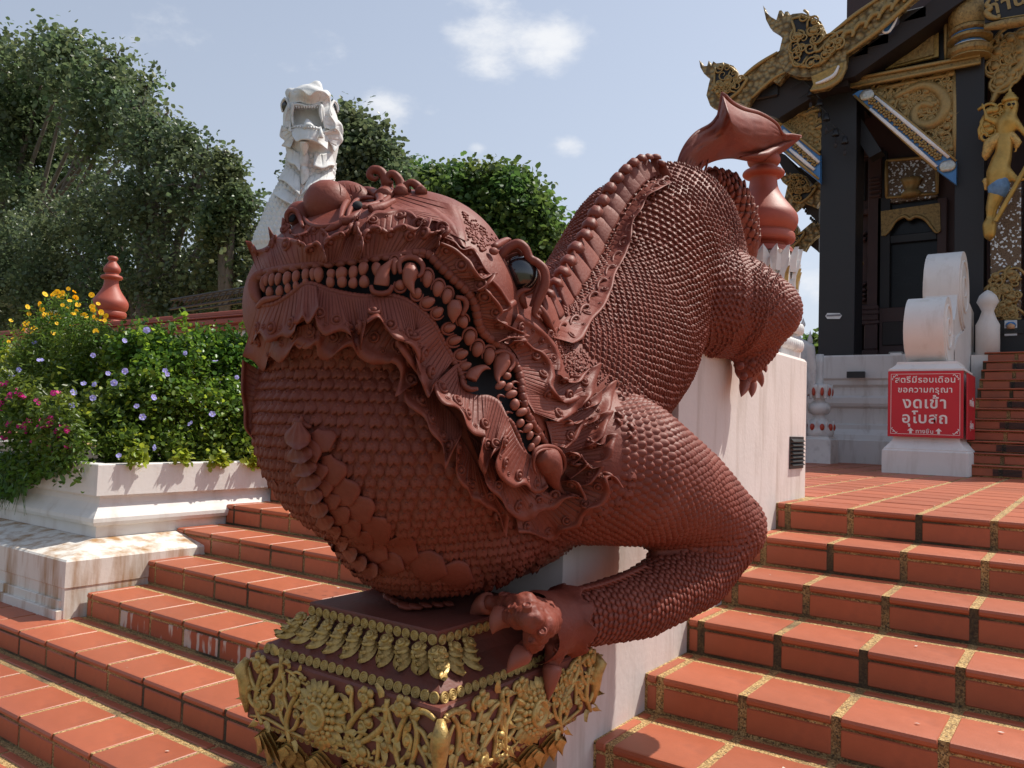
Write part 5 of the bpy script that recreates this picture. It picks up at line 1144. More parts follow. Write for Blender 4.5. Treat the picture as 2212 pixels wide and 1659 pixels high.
tree('rounded bright green tree between the red head and its arched back', [(880, 395, 38), (930, 400, 34), (985, 405, 40), (1030, 395, 36), (1080, 400, 40), (1120, 425, 45), (1155, 470, 42), (1172, 520, 35), (1165, 580, 38), (1100, 490, 70), (1000, 470, 80), (900, 470, 80), (1120, 560, 70), (1040, 560, 80), (955, 375, 12), (1000, 372, 10), (1120, 385, 12), (820, 400, 30), (860, 370, 22), (1200, 640, 30)], 20, 46000, .20, LEAFG, 1040, .26, 14, .3)
tree('small clump of green far behind the white deity figure', [(1758, 745, 12), (1762, 760, 12), (1745, 770, 12)], 30, 2500, .2, LEAFG, 1757, .2, 10, .2)
# backing wood far behind so that no bare horizon shows between the trees
def wood(label, pts, Y, n, size, lm):
    bl = [(tuple(onY(x, y, Y)), r_/FV*onY(x, y, Y).dot(VD)) for x, y, r_ in pts]; P = clumps(bl, n, .5, 14, .2); V, F = stamp(*LT_, leaf_mats(P, size)); o = npmesh('distant_wood', V, F, lm); tag(o, kind='stuff')
wood('far wood', [(x, 640+20*math.sin(x), 90) for x in range(-300, 1250, 70)]+[(x, 780, 100) for x in range(-300, 1250, 80)], 26, 26000, .42, LEAFD)

# ------------------------------------------------------------------ railing with red cap behind the planter
rl = thing('balustrade_railing', 'white baluster railing with thick red moulded cap behind the flower bed', 'railing', (-9, 6, -H)); rM = Matrix.Translation((9, -6, H))
def rb(m, n, mt, s_=False): o = m.build(n, mt, rl, s_); o.matrix_parent_inverse = rM; return o
zt = onY(556, 669, 6).z; x0, x1 = -15., -4.2
for i, (a, b, o_) in enumerate(((0, -.055, .10), (-.055, -.08, .125), (-.08, -.10, .10), (-.10, -.16, .13), (-.16, -.175, .11), (-.175, -.235, .085))): m = MB(); m.box((x0, 6-o_, zt+b+.001), (x1, 6+o_, zt+a-.001), .008); rb(m, 'red_cap', REDP)
m = MB(); m.box((x0, 5.93, zt-.95), (x1, 6.07, zt-.80)); rb(m, 'bottom_rail', PLANTW)
for i in range(74):
    m = MB() if i == 0 else m
    if i == 0: m.lathe([(.045, 0), (.045, .05), (.028, .07), (.05, .2), (.03, .36), (.045, .40), (.03, .44), (.05, .52), (.045, .57)], n=10); BAL = m.mesh('baluster', PLANTW, True)
    o = bpy.data.objects.new('baluster', BAL); link(o, rl); o.matrix_parent_inverse = rM; o.location = (x0+.07+i*.145, 6, zt-.805)
fp = onY(236, 690, 6.0)
lotus_post((fp.x, 6.0), 'red vase shaped finial rising from the railing behind the yellow flowers', zt-.95, .15, zt-.02, 1.27, False)
fp = onY(48, 790, 4.6); lotus_post((fp.x, 4.6), 'half hidden red finial low among the leaves at the far left', -H, .15, fp.z-.1, .8, False)
# lighting truss lying on the railing
ts = thing('lighting_truss', 'black metal lattice truss lying behind the red railing cap', 'truss', (-9, 6.8, -H)); tM = Matrix.Translation((9, -6.8, H))
a = onY(368, 668, 6.8); b = onY(600, 632, 6.8)
for nm, dy, dz in (('chord', 0, 0), ('chord', .22, 0), ('chord', 0, .14), ('chord', .22, .14)):
    m = MB(); m.tube([a+Vector((0, dy, dz)), b+Vector((0, dy, dz))], .018, 6); o = m.build(nm, BLACK, ts); o.matrix_parent_inverse = tM
for i in range(16):
    p = a.lerp(b, i/16); q = a.lerp(b, (i+1)/16)
    for u_, v_ in (((0, 0), (0, .14)), ((.22, 0), (.22, .14)), ((0, .14), (.22, .14))):
        m = MB(); m.tube([p+Vector((0, *u_)), q+Vector((0, *v_))], .010, 5); o = m.build('lattice_bar', BLACK, ts); o.matrix_parent_inverse = tM

# ------------------------------------------------------------------ planting
def front(x, y, inset=.15):
    a, b = onX(x, y, PX-inset), onY(x, y, PY+inset); return a if a.length > b.length else b
c5p = lambda x, y: (x*.3141, 521+y*.3141)
sh = thing('flowering_shrub', 'mass of small leaved shrubs with pale lilac flowers filling the white planter', 'shrub', (-7, 3.6, -.4)); sM = Matrix.Translation((7, -3.6, .4))
bl = []
for (x, y, r_, dd) in ((250, 900, 70, .5), (330, 860, 80, .6), (420, 900, 80, .5), (500, 880, 70, .5), (560, 900, 60, .4), (380, 780, 70, .8), (300, 760, 60, .9), (470, 770, 60, .8), (540, 790, 60, .7), (200, 820, 70, .8), (120, 800, 70, .9), (60, 860, 70, .8), (160, 900, 60, .5), (10, 800, 60, 1.), (500, 960, 50, .3), (420, 970, 50, .3), (340, 965, 50, .3), (560, 965, 50, .3), (260, 965, 45, .3), (610, 850, 60, .6), (640, 950, 60, .4), (700, 900, 80, .5), (230, 740, 30, .9)):
    p = front(x, y, .12+dd*.6); bl.append((tuple(p), r_/FV*p.dot(VD)))
P = clumps(bl, 62000, .045, 9, .25); P = P[P[:, 2] > -.38]; V, F = stamp(*LT_, leaf_mats(P, .040)); o = npmesh('foliage', V, F, [SHRUB, SHRUBY], sh, mi=np.repeat((rng.random(len(P)) < .16).astype(int), 2)); o.matrix_parent_inverse = sM
m = MB(); tips = []
for (x, y, h_) in ((450, 700, .45), (395, 672, .5), (355, 700, .4), (500, 705, .4), (530, 690, .35), (300, 715, .4), (270, 745, .3), (425, 690, .4), (230, 760, .25), (545, 740, .3), (365, 730, .3), (480, 740, .3), (130, 740, .3), (20, 740, .35), (200, 770, .2), (330, 745, .25)):
    tip = front(x, y, .55); b = tip+Vector((random.uniform(-.2, .2), random.uniform(-.1, .1), -h_)); md = tip.lerp(b, .5)+Vector((random.uniform(-.08, .08), 0, .03)); m.tube([b, md, tip], [.006, .005, .002], 5)
    for k in range(60): t = random.random()**.8; q = (b.lerp(md, t*2) if t < .5 else md.lerp(tip, t*2-1)); tips.append(q+Vector((random.gauss(0, .022), random.gauss(0, .022), random.gauss(0, .015))))
for (x, y) in ((545, 998), (480, 1002), (470, 1004), (395, 995), (290, 1000), (560, 1008), (300, 985), (600, 1005)):
    for k in range(60):
        b = onX(x+random.gauss(0, 9), y-abs(random.gauss(0, 12))+random.gauss(0, 4), PX+.03); tips.append(b)
o = m.build('stems', SHRUB, sh); tag(o, kind='stuff'); o.matrix_parent_inverse = sM
V, F = stamp(*LT_, leaf_mats(np.array(tips), .045)); o = npmesh('sprig_leaves', V, F, SHRUBY, sh); o.matrix_parent_inverse = sM
def flower(np_, r_, mt, ctr, cup=.3, notch=False):
    m = MB()
    for k in range(np_):
        a = 2*math.pi*k/np_; rows = []
        for t, w in ((.12, .12), (.45, .42), (.8, .50), (1, .22)):
            z = cup*t*t; rows.append([(r_*(t*math.cos(a)-s_*w*math.sin(a)), r_*(t*math.sin(a)+s_*w*math.cos(a)), r_*(z-abs(s_)*.08)) for s_ in (-1, 0, 1)])
        m.loft(rows, cap=False, close=False)
    m.k = 1; m.ball((0, 0, r_*.08), (r_*.18, r_*.18, r_*.14), 6, 4); return m.mesh('flower', [mt, ctr], False)
LIL = leafmat('lilac_petal', (.42, .38, .78), .3, .6, .12); PNK = leafmat('magenta_petal', (.70, .04, .28), .3, .6, .2); YEL = leafmat('yellow_petal', (.90, .62, .01), .3, .6, .1); WHC = mat('flower_eye', (.8, .75, .3), .6)
FL, FP_, FY = flower(5, .029, LIL, WHC), flower(5, .024, PNK, WHC), flower(8, .026, YEL, mat('flower_disc', (.55, .30, .02), .7), .15)
def put(name, me_, par, M4, p):
    d = (-p.normalized()+Vector((random.uniform(-.9, .9), random.uniform(-.7, .7), random.uniform(-.1, 1.0)))).normalized(); o = bpy.data.objects.new(name, me_); link(o, par); o.matrix_parent_inverse = M4; o.matrix_basis = frame(p, d, s=random.uniform(.6, .95)) @ Matrix.Rotation(random.random()*6, 4, 'Z')
for q in ((237, 700), (277, 820), (127, 885), (82, 928), (5, 925), (505, 1040), (640, 1078), (495, 1132), (435, 1228), (540, 1330), (855, 685), (840, 780), (985, 805), (640, 785), (858, 893), (888, 960), (1030, 910), (1135, 890), (1150, 915), (1480, 825), (1275, 770), (650, 985), (785, 975), (575, 980), (940, 1135), (980, 1210), (1170, 1250), (1310, 1255), (1460, 1190), (1066, 1420), (817, 1475), (195, 1525), (875, 1215), (743, 910), (1008, 610), (1056, 1075), (900, 1140), (1640, 1240), (240, 720), (1630, 935)):
    if (q[0]*7+q[1]) % 4: put('lilac_flower', FL, sh, sM, front(*c5p(*q), .04 if q[1] > 700 else .4))
cs = thing('yellow_cosmos', 'tall cosmos plant covered in bright yellow flowers at the left', 'plant', (-7.2, 3.4, -.4)); cM = Matrix.Translation((7.2, -3.4, .4)); m = MB(); lp = []
root = front(120, 900, .6)
yl = ((375, 360), (430, 355), (470, 327), (510, 348), (400, 385), (425, 385), (520, 388), (275, 432), (190, 452), (385, 500), (350, 495), (300, 500), (290, 470), (200, 500), (190, 560), (160, 610), (220, 630), (90, 665), (495, 578), (410, 520), (470, 455), (480, 410), (535, 437), (525, 480), (560, 510), (590, 515), (635, 450), (630, 370), (675, 430), (695, 490), (730, 515), (665, 540), (700, 545), (720, 545), (640, 475), (645, 520), (660, 620), (240, 595), (370, 530), (390, 565), (310, 365), (75, 545), (430, 440), (340, 560), (290, 515), (360, 375), (395, 350), (505, 500), (580, 505), (175, 570), (230, 600), (365, 630), (60, 690), (320, 505), (445, 370))
for q in yl:
    p = front(*c5p(*q), random.uniform(.3, .6)); put('yellow_flower', FY, cs, cM, p); b = root.lerp(p, .35)+Vector((0, 0, -.1)); m.tube([b, b.lerp(p, .6)+Vector((random.gauss(0, .03), 0, .02)), p], [.005, .003, .002], 4)
    for k in range(130):
        t = random.random(); w = (1-t)*.16+.02; lp.append(b.lerp(p, t*.95)+Vector((random.gauss(0, w), random.gauss(0, w), random.gauss(0, w*.8))))
o = m.build('stems', SHRUB, cs); tag(o, kind='stuff'); o.matrix_parent_inverse = cM; M_ = leaf_mats(np.array(lp), .045, wid=.28); V, F = stamp(*LT_, M_); o = npmesh('feathery_leaves', V, F, SHRUB, cs); o.matrix_parent_inverse = cM
pk = thing('pink_flower_plant', 'trailing plant with magenta flowers spilling over the planter corner', 'plant', (-6.6, 2.9, -.4)); kM = Matrix.Translation((6.6, -2.9, .4)); lp = []; m = MB()
pf = [(30, 970), (75, 1060), (120, 1030), (160, 1075), (10, 1090), (10, 1150), (60, 1245), (180, 1275), (340, 1250), (270, 1265), (330, 1290), (425, 1270), (445, 1310), (395, 1310), (210, 1375), (320, 1395), (400, 1385), (470, 1400), (50, 1320), (35, 1350), (250, 1120), (400, 1040), (150, 1265), (170, 1295), (345, 1230), (310, 1270), (15, 985), (140, 1060), (60, 1075), (355, 1465), (200, 1240), (455, 1320), (415, 1260)]
for q in pf:
    p = front(*c5p(*q), -.10); 
    for k in range(2): put('magenta_flower', FP_, pk, kM, p+Vector((random.gauss(0, .02), random.gauss(0, .01), random.gauss(0, .015))))
    for k in range(110): lp.append(p+Vector((random.gauss(0, .09), random.gauss(0.05, .05), random.gauss(-.05, .08))))
for k in range(2600):
    x, y = random.uniform(-60, 150), random.uniform(980, 1075); 
    if y > 1080 - max(0, x-20)*.62: continue
    lp.append(onY(x, y, PY-random.uniform(.0, .10)))
for k in range(90):
    x = random.uniform(-30, 70); y = random.uniform(985, 1010); p = onY(x, y, PY-.06); m.tube([p, p+Vector((random.gauss(0, .04), -.03, -.12)), p+Vector((random.gauss(0, .07), -.05, -.3*random.random()-.08))], [.004, .003, .001], 4)
o = m.build('hanging_stems', SHRUB, pk); tag(o, kind='stuff'); o.matrix_parent_inverse = kM
V, F = stamp(*LT_, leaf_mats(np.array(lp), .05, wid=.45)); o = npmesh('foliage', V, F, SHRUB, pk); o.matrix_parent_inverse = kM

# ------------------------------------------------------------------ the white statue beyond the head
_s = (cr, crM, TERRA, BV, surf, TERRAD, BOSS)
CR[9] = (576.0, 164.6, .2149); TW = 7.3
def P9(x, y, dt=0): (px, py), = cx_(9, [(x, y)]); return ray(px, py)*(TW+dt)
bs = ray(620, 500)*TW
cr = thing('white_guardian_statue', 'white naga like guardian statue with open fanged mouth turned up to the sky', 'statue', (bs.x, bs.y, -H)); crM = Matrix.Translation((-bs.x, -bs.y, H)); TERRA = STONEW; TERRAD = STONEW
ww = lambda r_: r_*.2149/FV*TW
m = MB()
chn = [(300, 1750, 420), (330, 1480, 350), (390, 1230, 290), (430, 1030, 240), (450, 850, 235), (455, 700, 262), (455, 560, 285), (440, 440, 270), (432, 350, 240), (428, 290, 200)]
cap_chain(m, [tuple(P9(x, y)) for x, y, r_ in chn], [ww(r_) for x, y, r_ in chn], .05)
m.ball(tuple(P9(424, 215, -.12)), (ww(215), ww(180), ww(85)), 24, 14); m.ball(tuple(P9(240, 170, -.1)), (ww(60), ww(60), ww(55)), 14, 9); m.ball(tuple(P9(590, 190, -.1)), (ww(60), ww(60), ww(55)), 14, 9); m.ball(tuple(P9(420, 600, -.20)), (ww(190), ww(120), ww(75)), 20, 12); m.ball(tuple(P9(500, 110, -.02)), (ww(70), ww(60), ww(70)), 14, 9); m.ball(tuple(P9(425, 140, -.22)), (ww(75), ww(60), ww(50)), 14, 9)
wm = voxel(m, .022, 3, 'w'); wm.name = 'body'; wb = bpy.data.objects.new('body', wm); link(wb, cr); wb.matrix_parent_inverse = crM
b_ = bmesh.new(); b_.from_mesh(wm); BVW = BVHTree.FromBMesh(b_); b_.free()
def surf(x, y, t0=1.5, t1=3.3, bv=None): return _s[4](x, y, 6.0, 8.6, BVW)
BOSS = BOSS.copy(); BOSS.materials[0] = STONEW; NB[0] = 999
MP = cx_(9, [(280, 300), (400, 320), (540, 300), (575, 420), (585, 520), (480, 505), (380, 500), (270, 515), (262, 400)])
for v_ in wm.vertices:
    x, y = proj(v_.co)
    if v_.normal.dot(v_.co) < 0 and inpoly(x, y, MP): v_.co = Vector(v_.co)*(1+.13/v_.co.length)
SH_ = mat('statue_mouth_grey', (.30, .26, .24), .8, .2, 30)
fl = lambda *a, **k: frill(*a, **{**dict(gs=.03, groove=.008, nv=10, boss=False, th=.02), **k})
fl('upper_jaw', 9, [(235, 290), (330, 260), (430, 285), (520, 270), (575, 250)], [(215, 190), (240, 125), (340, 125), (430, 190), (500, 140), (580, 145), (630, 200)], .02, .06, .004, .2)
fl('cheek', 9, [(560, 260), (570, 350), (580, 440), (600, 520)], [(630, 190), (650, 280), (640, 380), (700, 480), (690, 560)], .02, .06, .006, .2)
fl('cheek', 9, [(245, 290), (240, 400), (245, 500)], [(210, 230), (205, 330), (180, 440), (190, 520)], .02, .06, .006, .2)
fl('lower_lip', 9, [(240, 540), (330, 510), (450, 525), (560, 570), (620, 640)], [(260, 600), (300, 660), (360, 640), (450, 650), (540, 690), (610, 740)], .02, .09, .006, .2)
for (rt, ed) in (([(200, 520), (250, 560), (280, 620)], [(150, 490), (130, 600), (180, 650), (150, 700), (240, 720)]), ([(560, 560), (620, 640), (650, 700)], [(700, 520), (740, 560), (770, 640), (730, 700), (680, 760)]), ([(620, 480), (680, 540), (700, 600)], [(720, 440), (760, 490), (770, 560), (760, 620), (740, 660)]),
                 ([(210, 700), (300, 760), (360, 800)], [(200, 850), (240, 880), (290, 900), (330, 960)]), ([(480, 760), (560, 780), (650, 760)], [(470, 900), (560, 930), (640, 900), (695, 910)]),
                 ([(190, 900), (280, 960), (340, 1020)], [(110, 1040), (180, 1060), (250, 1120), (330, 1200)]), ([(680, 900), (600, 960), (440, 1010), (400, 1060)], [(680, 1040), (600, 1060), (450, 1110), (340, 1200)]),
                 ([(110, 1100), (220, 1160), (300, 1220)], [(60, 1180), (150, 1240), (250, 1290)])): fl('frilled_scale', 9, rt, ed, .02, .08, .012, .10, groove=.012, gs=.022)
for pts, rr in (([(265, 500), (255, 400), (262, 300), (330, 285), (430, 305), (540, 285), (560, 330), (575, 430), (590, 520)], [10, 14, 16, 14, 14, 14, 16, 14, 10]), ([(250, 520), (330, 500), (420, 505), (500, 520), (560, 560)], [10, 14, 16, 14, 10])): ptube('lip_edge', 9, pts, rr, .02, 8)
for i in range(9): x = 300+i*26; ptube('tooth', 9, [(x, 300+8*math.sin(i)), (x, 322)], [10, 5], .03, 6)
for i in range(10): x = 285+i*27; ptube('tooth', 9, [(x, 516+max(0, i-5)*4), (x, 496+max(0, i-5)*4)], [10, 6], .05, 6)
ptube('fang', 9, [(262, 270), (262, 330), (250, 400)], [18, 16, 4], .05, 8); ptube('fang', 9, [(548, 290), (540, 360), (560, 460)], [20, 18, 6], .05, 8); ptube('fang', 9, [(545, 620), (545, 560), (543, 505)], [26, 18, 3], .08, 8); ptube('fang', 9, [(235, 560), (233, 520), (235, 475)], [20, 12, 3], .06, 8)
ptube('tongue', 9, [(430, 540), (415, 480), (405, 440)], [60, 50, 20], -.02, 10)
ptube('throat_ribs', 9, [(375, 740), (380, 820), (375, 900), (385, 1000), (355, 1090)], [34, 46, 46, 40, 14], .03, 12, rib=1, ribw=.05); ptube('throat_knot', 9, [(375, 650), (380, 720), (378, 800)], [46, 40, 5], .08, 10)
for x, y in ((190, 292), (682, 320)):
    m = MB(); (px, py), = cx_(9, [(x, y)]); q = surf(px, py)[0]; m.ball(q, (.045, .045, .065), 14, 9); cb(m, 'eyeball', bpy.data.materials['glossy_black_eye'], True); ptube('eyelid', 9, [(x-30, y+70), (x-40, y), (x-5, y-70), (x+30, y-20), (x+35, y+40)], [8, 12, 14, 12, 8], .06, 8)
chw = [(tuple(P9(x, y)), ww(r_)) for x, y, r_ in chn[:5]]; sBV = BV; BV = BVW; it0 = len(items)
rings(chw, .040, .052, 'r', 1.5, lambda p: True, 1); ms = np.array([smat(it) for it in items[it0:]]); V, F = stamp(*T_R, ms); o = npmesh('scale_field', V, F, STONEW, cr, True); o.matrix_parent_inverse = crM; tag(o, kind='stuff')
cr, crM, TERRA, BV, surf, TERRAD, BOSS = _s
# ================================================================== TEMPLE
CR[7] = (1481.2, 0, .33064); CR[10] = (1481.2, 493.7, .33064)
TY = 12.5
tp = thing('temple_hall', 'dark timber temple hall with gilded gable ends standing on a white moulded base', 'temple', (-1.5, 14, -H)); tpM = Matrix.Translation((1.5, -14, H))
def tb(m, name, mt, s_=False, root=None, M4=None):
    o = m.build(name, mt, root or tp, s_); o.matrix_parent_inverse = M4 or tpM; return o
def pp(name, c, pts, Y, th, mt, root=None, M4=None, raise_=0):
    q = [onY(x, y, Y) for x, y in cx_(c, pts)]; m = MB(); m.prism([(p.x, p.z) for p in q], Y-raise_, Y+th); return tb(m, name, mt, 30, root, M4)
def px_(c, x, y, Y): (a, b), = cx_(c, [(x, y)]); return onY(a, b, Y)
# base
m = MB(); BX0, BX1 = -3.95, -1.15
m.rectloft([(.14, -H), (.14, -.06), (.12, -.05), (.10, .02), (.02, .10), (.02, .16), (-.03, .18), (-.03, .40), (.03, .43), (.05, .47), (.05, .55), (.0, .58), (-.02, .66), (-.02, .70), (.03, .74), (.03, .80), (.06, .83), (.06, 1.14), (.05, 1.165)], BX0, 12.35, BX1+.0, 20); tb(m, 'moulded_base', TEMPW)
p = px_(10, 1105, 952, 12.2); m = MB(); m.box((p.x-.11, 12.195, p.z-.05), (p.x+.13, 12.25, p.z+.04)); tb(m, 'drain_vent', BLACK)
# posts, walls
def vbox(c, x0_, y0_, x1_, y1_, Y, th, name, mt, bev=0.01):
    a, b = px_(c, x0_, y0_, Y), px_(c, x1_, y1_, Y); m = MB(); m.box((min(a.x, b.x), Y, min(a.z, b.z)), (max(a.x, b.x), Y+th, max(a.z, b.z)), bev); return tb(m, name, mt)
m = MB(); m.box((-3.36, TY, 1.166), (-2.85, TY+.5, 5.5), .012); tb(m, 'post', WOODB)
m = MB(); m.box((-1.56, TY, 1.166), (-1.21, TY+.45, 5.5), .012); tb(m, 'post', WOODB)
m = MB(); m.box((-3.3, 13.7, 1.166), (2.6, 13.95, 7.6)); tb(m, 'hall_wall', WOOD)
WY = 13.7
vbox(7, 1100, 985, 1275, 1010, WY-.06, .06, 'wall_rail', WOOD); vbox(7, 1120, 1060, 1175, 1310, WY-.03, .03, 'sunk_panel', WOODB); vbox(7, 1275, 990, 1310, 1340, WY-.08, .08, 'wall_stile', WOODB)
vbox(7, 1195, 1010, 1265, 2450, WY-.14, .14, 'pilaster', WOOD)
for y0_ in (1160, 1185, 1210, 1240, 1270): vbox(7, 1198, y0_, 1272, y0_+14, WY-.18, .18, 'pilaster_moulding', WOOD, .02)
for y0_ in (20, 55, 350, 390, 420, 450): vbox(10, 1118, y0_, 1175, y0_+20, WY-.12, .12, 'wall_moulding', WOOD, .02)
vbox(10, 1095, -120, 1195, -95, WY-.10, .10, 'wall_rail', WOOD)
for (y0_, y1_, w) in ((500, 530, 20), (530, 560, 34), (560, 600, 12), (600, 625, 40), (625, 790, 0), (790, 835, 14)): vbox(10, 1165-w, y0_, 1250+w*.3, y1_, WY-.20, .2, 'pilaster_base', WOOD, .02)
vbox(10, 1090, 540, 1150, 830, WY-.10, .1, 'dado_panel', WOOD); vbox(10, 1112, 620, 1150, 755, WY-.13, .03, 'sunk_panel', WOODB)
vbox(10, 1255, 520, 1430, 830, WY-.14, .1, 'door_sill_panel', WOOD); vbox(10, 1285, 610, 1430, 760, WY-.165, .03, 'raised_panel', WOODR)
# window opening with curved gilt head, glass behind
vbox(10, 1320, -160, 1645, 515, WY-.03, .02, 'window_glass', GLASSD, 0); vbox(10, 1255, -200, 1330, 520, WY-.14, .14, 'window_jamb', WOODB); vbox(10, 1645, -200, 1700, 560, WY-.14, .14, 'window_jamb', WOOD); vbox(10, 1335, 45, 1640, 70, WY-.10, .07, 'window_transom', WOODB)
RELIEF = mat('gilt_relief', (.34, .225, .085), .5, .3, 26, .9, 26, metal=.4, stain=(.05, .03, .015), stain_amt=.9, stain_scale=22)
RELB = mat('gilt_frame', (.36, .245, .095), .5, .2, 30, .2, 50, metal=.4)
MOS = mat('mirror_mosaic', (.16, .10, .06), .3, .6, 60, .5, 90, metal=.5)
def sparkle(m_):
    t = m_.node_tree; n = t.nodes; l = t.links; b = n['Principled BSDF']; src = b.inputs['Base Color'].links[0].from_socket; c = n.new('ShaderNodeTexCoord')
    v = n.new('ShaderNodeTexVoronoi'); v.inputs['Scale'].default_value = 38; l.new(c.outputs['Object'], v.inputs['Vector']); sp = n.new('ShaderNodeSeparateColor'); l.new(v.outputs['Color'], sp.inputs[0])
    mr = n.new('ShaderNodeMapRange'); mr.inputs['From Min'].default_value = .80; mr.inputs['From Max'].default_value = .82; l.new(sp.outputs[0], mr.inputs['Value'])
    mx = n.new('ShaderNodeMix'); mx.data_type = 'RGBA'; l.new(mr.outputs[0], mx.inputs[0]); l.new(src, mx.inputs[6]); mx.inputs[7].default_value = (.75, .78, .80, 1); l.new(mx.outputs[2], b.inputs['Base Color'])
sparkle(MOS)
pp('arched_window_head', 7, [(1275, 1380), (1660, 1325), (1665, 1500), (1640, 1520), (1600, 1480), (1560, 1430), (1500, 1415), (1465, 1430), (1430, 1415), (1370, 1440), (1330, 1500), (1300, 1540), (1278, 1540)], WY-.16, .05, RELIEF)
def ctube(name, c, pts, Y, r_, mt=None, d=.0, n=8, root=None, M4=None, res=None):
    q = catmull(cx_(c, pts), res or max(8, len(pts)*4)); m = MB(); k = len(q); rr = [r_*(.5+.5*math.sin(math.pi*(i+.6)/(k+.2))) for i in range(k)]
    m.tube([onY(p.x, p.y, Y-d) for p in q], rr, n); return tb(m, name, mt or RELB, True, root, M4)
ctube('gilt_arch_edge', 7, [(1300, 1540), (1335, 1500), (1375, 1440), (1430, 1412), (1465, 1432), (1500, 1412), (1560, 1428), (1605, 1480), (1640, 1520), (1664, 1500)], WY-.17, .03)
vbox(7, 1315, 1050, 1640, 1290, WY-.12, .12, 'mosaic_panel', MOS)
for a, b in (((1310, 1050), (1640, 1022)), ((1310, 1292), (1645, 1262)), ((1312, 1050), (1312, 1292)), ((1642, 1022), (1642, 1265))): ctube('mosaic_frame', 7, [a, b], WY-.13, .03, res=4)
pq = px_(7, 1475, 1230, WY-.14); m = MB(); m.lathe([(.0, -.14), (.13, -.14), (.15, -.08), (.08, -.02), (.12, .06), (.16, .14), (.05, .17), (.0, .2)], (pq.x, pq.y, pq.z), 14); tb(m, 'gilt_offering_bowl', RELB, True)
# fretwork: scrolls scattered over a panel
def scrolls(c, poly_, Y, n, r_, w, mt=None, name='gilt_scroll', root=None, M4=None):
    xs = [p[0] for p in poly_]; ys = [p[1] for p in poly_]; k = 0; tries = 0; m = MB()
    while k < n and tries < n*30:
        tries += 1; x = random.uniform(min(xs), max(xs)); y = random.uniform(min(ys), max(ys))
        if not inpoly(x, y, poly_): continue
        k += 1; p = px_(c, x, y, Y); a0 = random.random()*6.28; dr = random.choice((-1, 1)); rr = r_*random.uniform(.6, 1.2); pts = []
        for i in range(16): t = i/15; a = a0+dr*t*7.5; q = rr*(1-.8*t); pts.append(p+Vector((q*math.cos(a), -.02-.03*t, q*math.sin(a))))
        pts.insert(0, pts[0]+Vector((rr*.6*math.cos(a0-dr*1.2), .02, rr*.6*math.sin(a0-dr*1.2)))); m.tube(pts, [w*lerp(.9, .35, i/16) for i in range(17)], 5)
        if k % 3 == 0: m.ball(p+Vector((0, -.04, 0)), (w*2, w, w*2), 6, 4)
    o = tb(m, name, mt or RELB, True, root, M4); tag(o, kind='stuff'); return o
P2 = [(1215, 590), (1755, 482), (1757, 1040), (1740, 1030)]
pp('carved_panel', 7, P2, TY+.06, .06, RELIEF); scrolls(7, P2, TY+.05, 120, .11, .030)
ctube('dragon_relief', 7, [(1360, 640), (1440, 600), (1560, 560), (1660, 600), (1700, 690), (1660, 780), (1580, 820), (1500, 800), (1500, 720), (1560, 680), (1620, 700)], TY+.02, .085, RELB)
P1 = [(600, 775), (880, 715), (880, 1020), (640, 840)]; pp('carved_panel', 7, P1, TY+.06, .06, RELIEF); scrolls(7, P1, TY+.05, 60, .10, .028)
P3 = [(1240, 468), (1652, 148), (1652, 368)]; pp('gable_panel', 7, P3, TY+.10, .05, GOLDD); P3b = [(1360, 425), (1620, 225), (1620, 355)]; pp('gable_panel_field', 7, P3b, TY+.07, .04, RELIEF)
pp('gable_board', 7, [(1040, 480), (1790, -60), (2300, -60), (2300, 240), (1760, 370), (1075, 520)], TY+.20, .2, WOODB)
pp('mosaic_strip', 7, [(1700, 85), (1765, 38), (1768, 382), (1698, 392)], TY+.04, .08, RELIEF); ctube('mosaic_frame', 7, [(1700, 85), (1698, 392)], TY+.03, .025, res=4); ctube('mosaic_frame', 7, [(1765, 38), (1768, 380)], TY+.03, .025, res=4)
pp('gilt_beam', 7, [(1073, 522), (1925, 362), (1925, 408), (1075, 572)], TY-.08, .2, RELIEF)
for a, b in (((1073, 520), (1925, 360)), ((1075, 570), (1925, 408))): ctube('beam_edge', 7, [a, b], TY-.10, .03, res=4)
for (u_, v_) in (((1215, 590), (1755, 482)), ((1755, 482), (1757, 1040)), ((600, 775), (880, 715))): ctube('panel_frame', 7, [u_, v_], TY+.02, .035, res=4)
# blue brackets with mirror strips
def bracket(P_, s1, s2, fl, Y, n):
    pp('bracket_board', 7, P_, Y, .10, BLUE)
    for (a, b) in s1: ctube('mirror_strip', 7, [a, b], Y-.02, .030, MIRROR, res=4)
    for (a, b) in s2: ctube('bracket_edge', 7, [a, b], Y-.015, .022, RELB, res=4)
    for i in range(n):
        t = (i+.5)/n; x, y = lerp(fl[0][0], fl[1][0], t), lerp(fl[0][1], fl[1][1], t); p = px_(7, x, y, Y); m = MB()
        for k in range(5): a = k*1.2566+i; m.ball(p+Vector((.036*math.cos(a), -.02, .036*math.sin(a))), (.026, .02, .026), 6, 4)
        m.ball(p+Vector((0, -.04, 0)), .018, 6, 4); tb(m, 'gilt_flower', RELB, True)
bracket([(1135, 590), (1215, 585), (1768, 1055), (1766, 1205), (1640, 1110), (1090, 620)], (((1238, 632), (1720, 1030)), ((1205, 712), (1640, 1090))), (((1215, 590), (1768, 1052)), ((1100, 622), (1640, 1112))), ((1200, 650), (1665, 1040)), TY-.12, 14)
for q in ((1185, 620), (1710, 1085)): p = px_(7, *q, TY-.14); m = MB(); m.ball(p, (.11, .02, .09), 10, 6); tb(m, 'silver_medallion', mat('silver_leaf', (.5, .5, .46), .35, .3, 30, .5, 40, metal=.6), True)
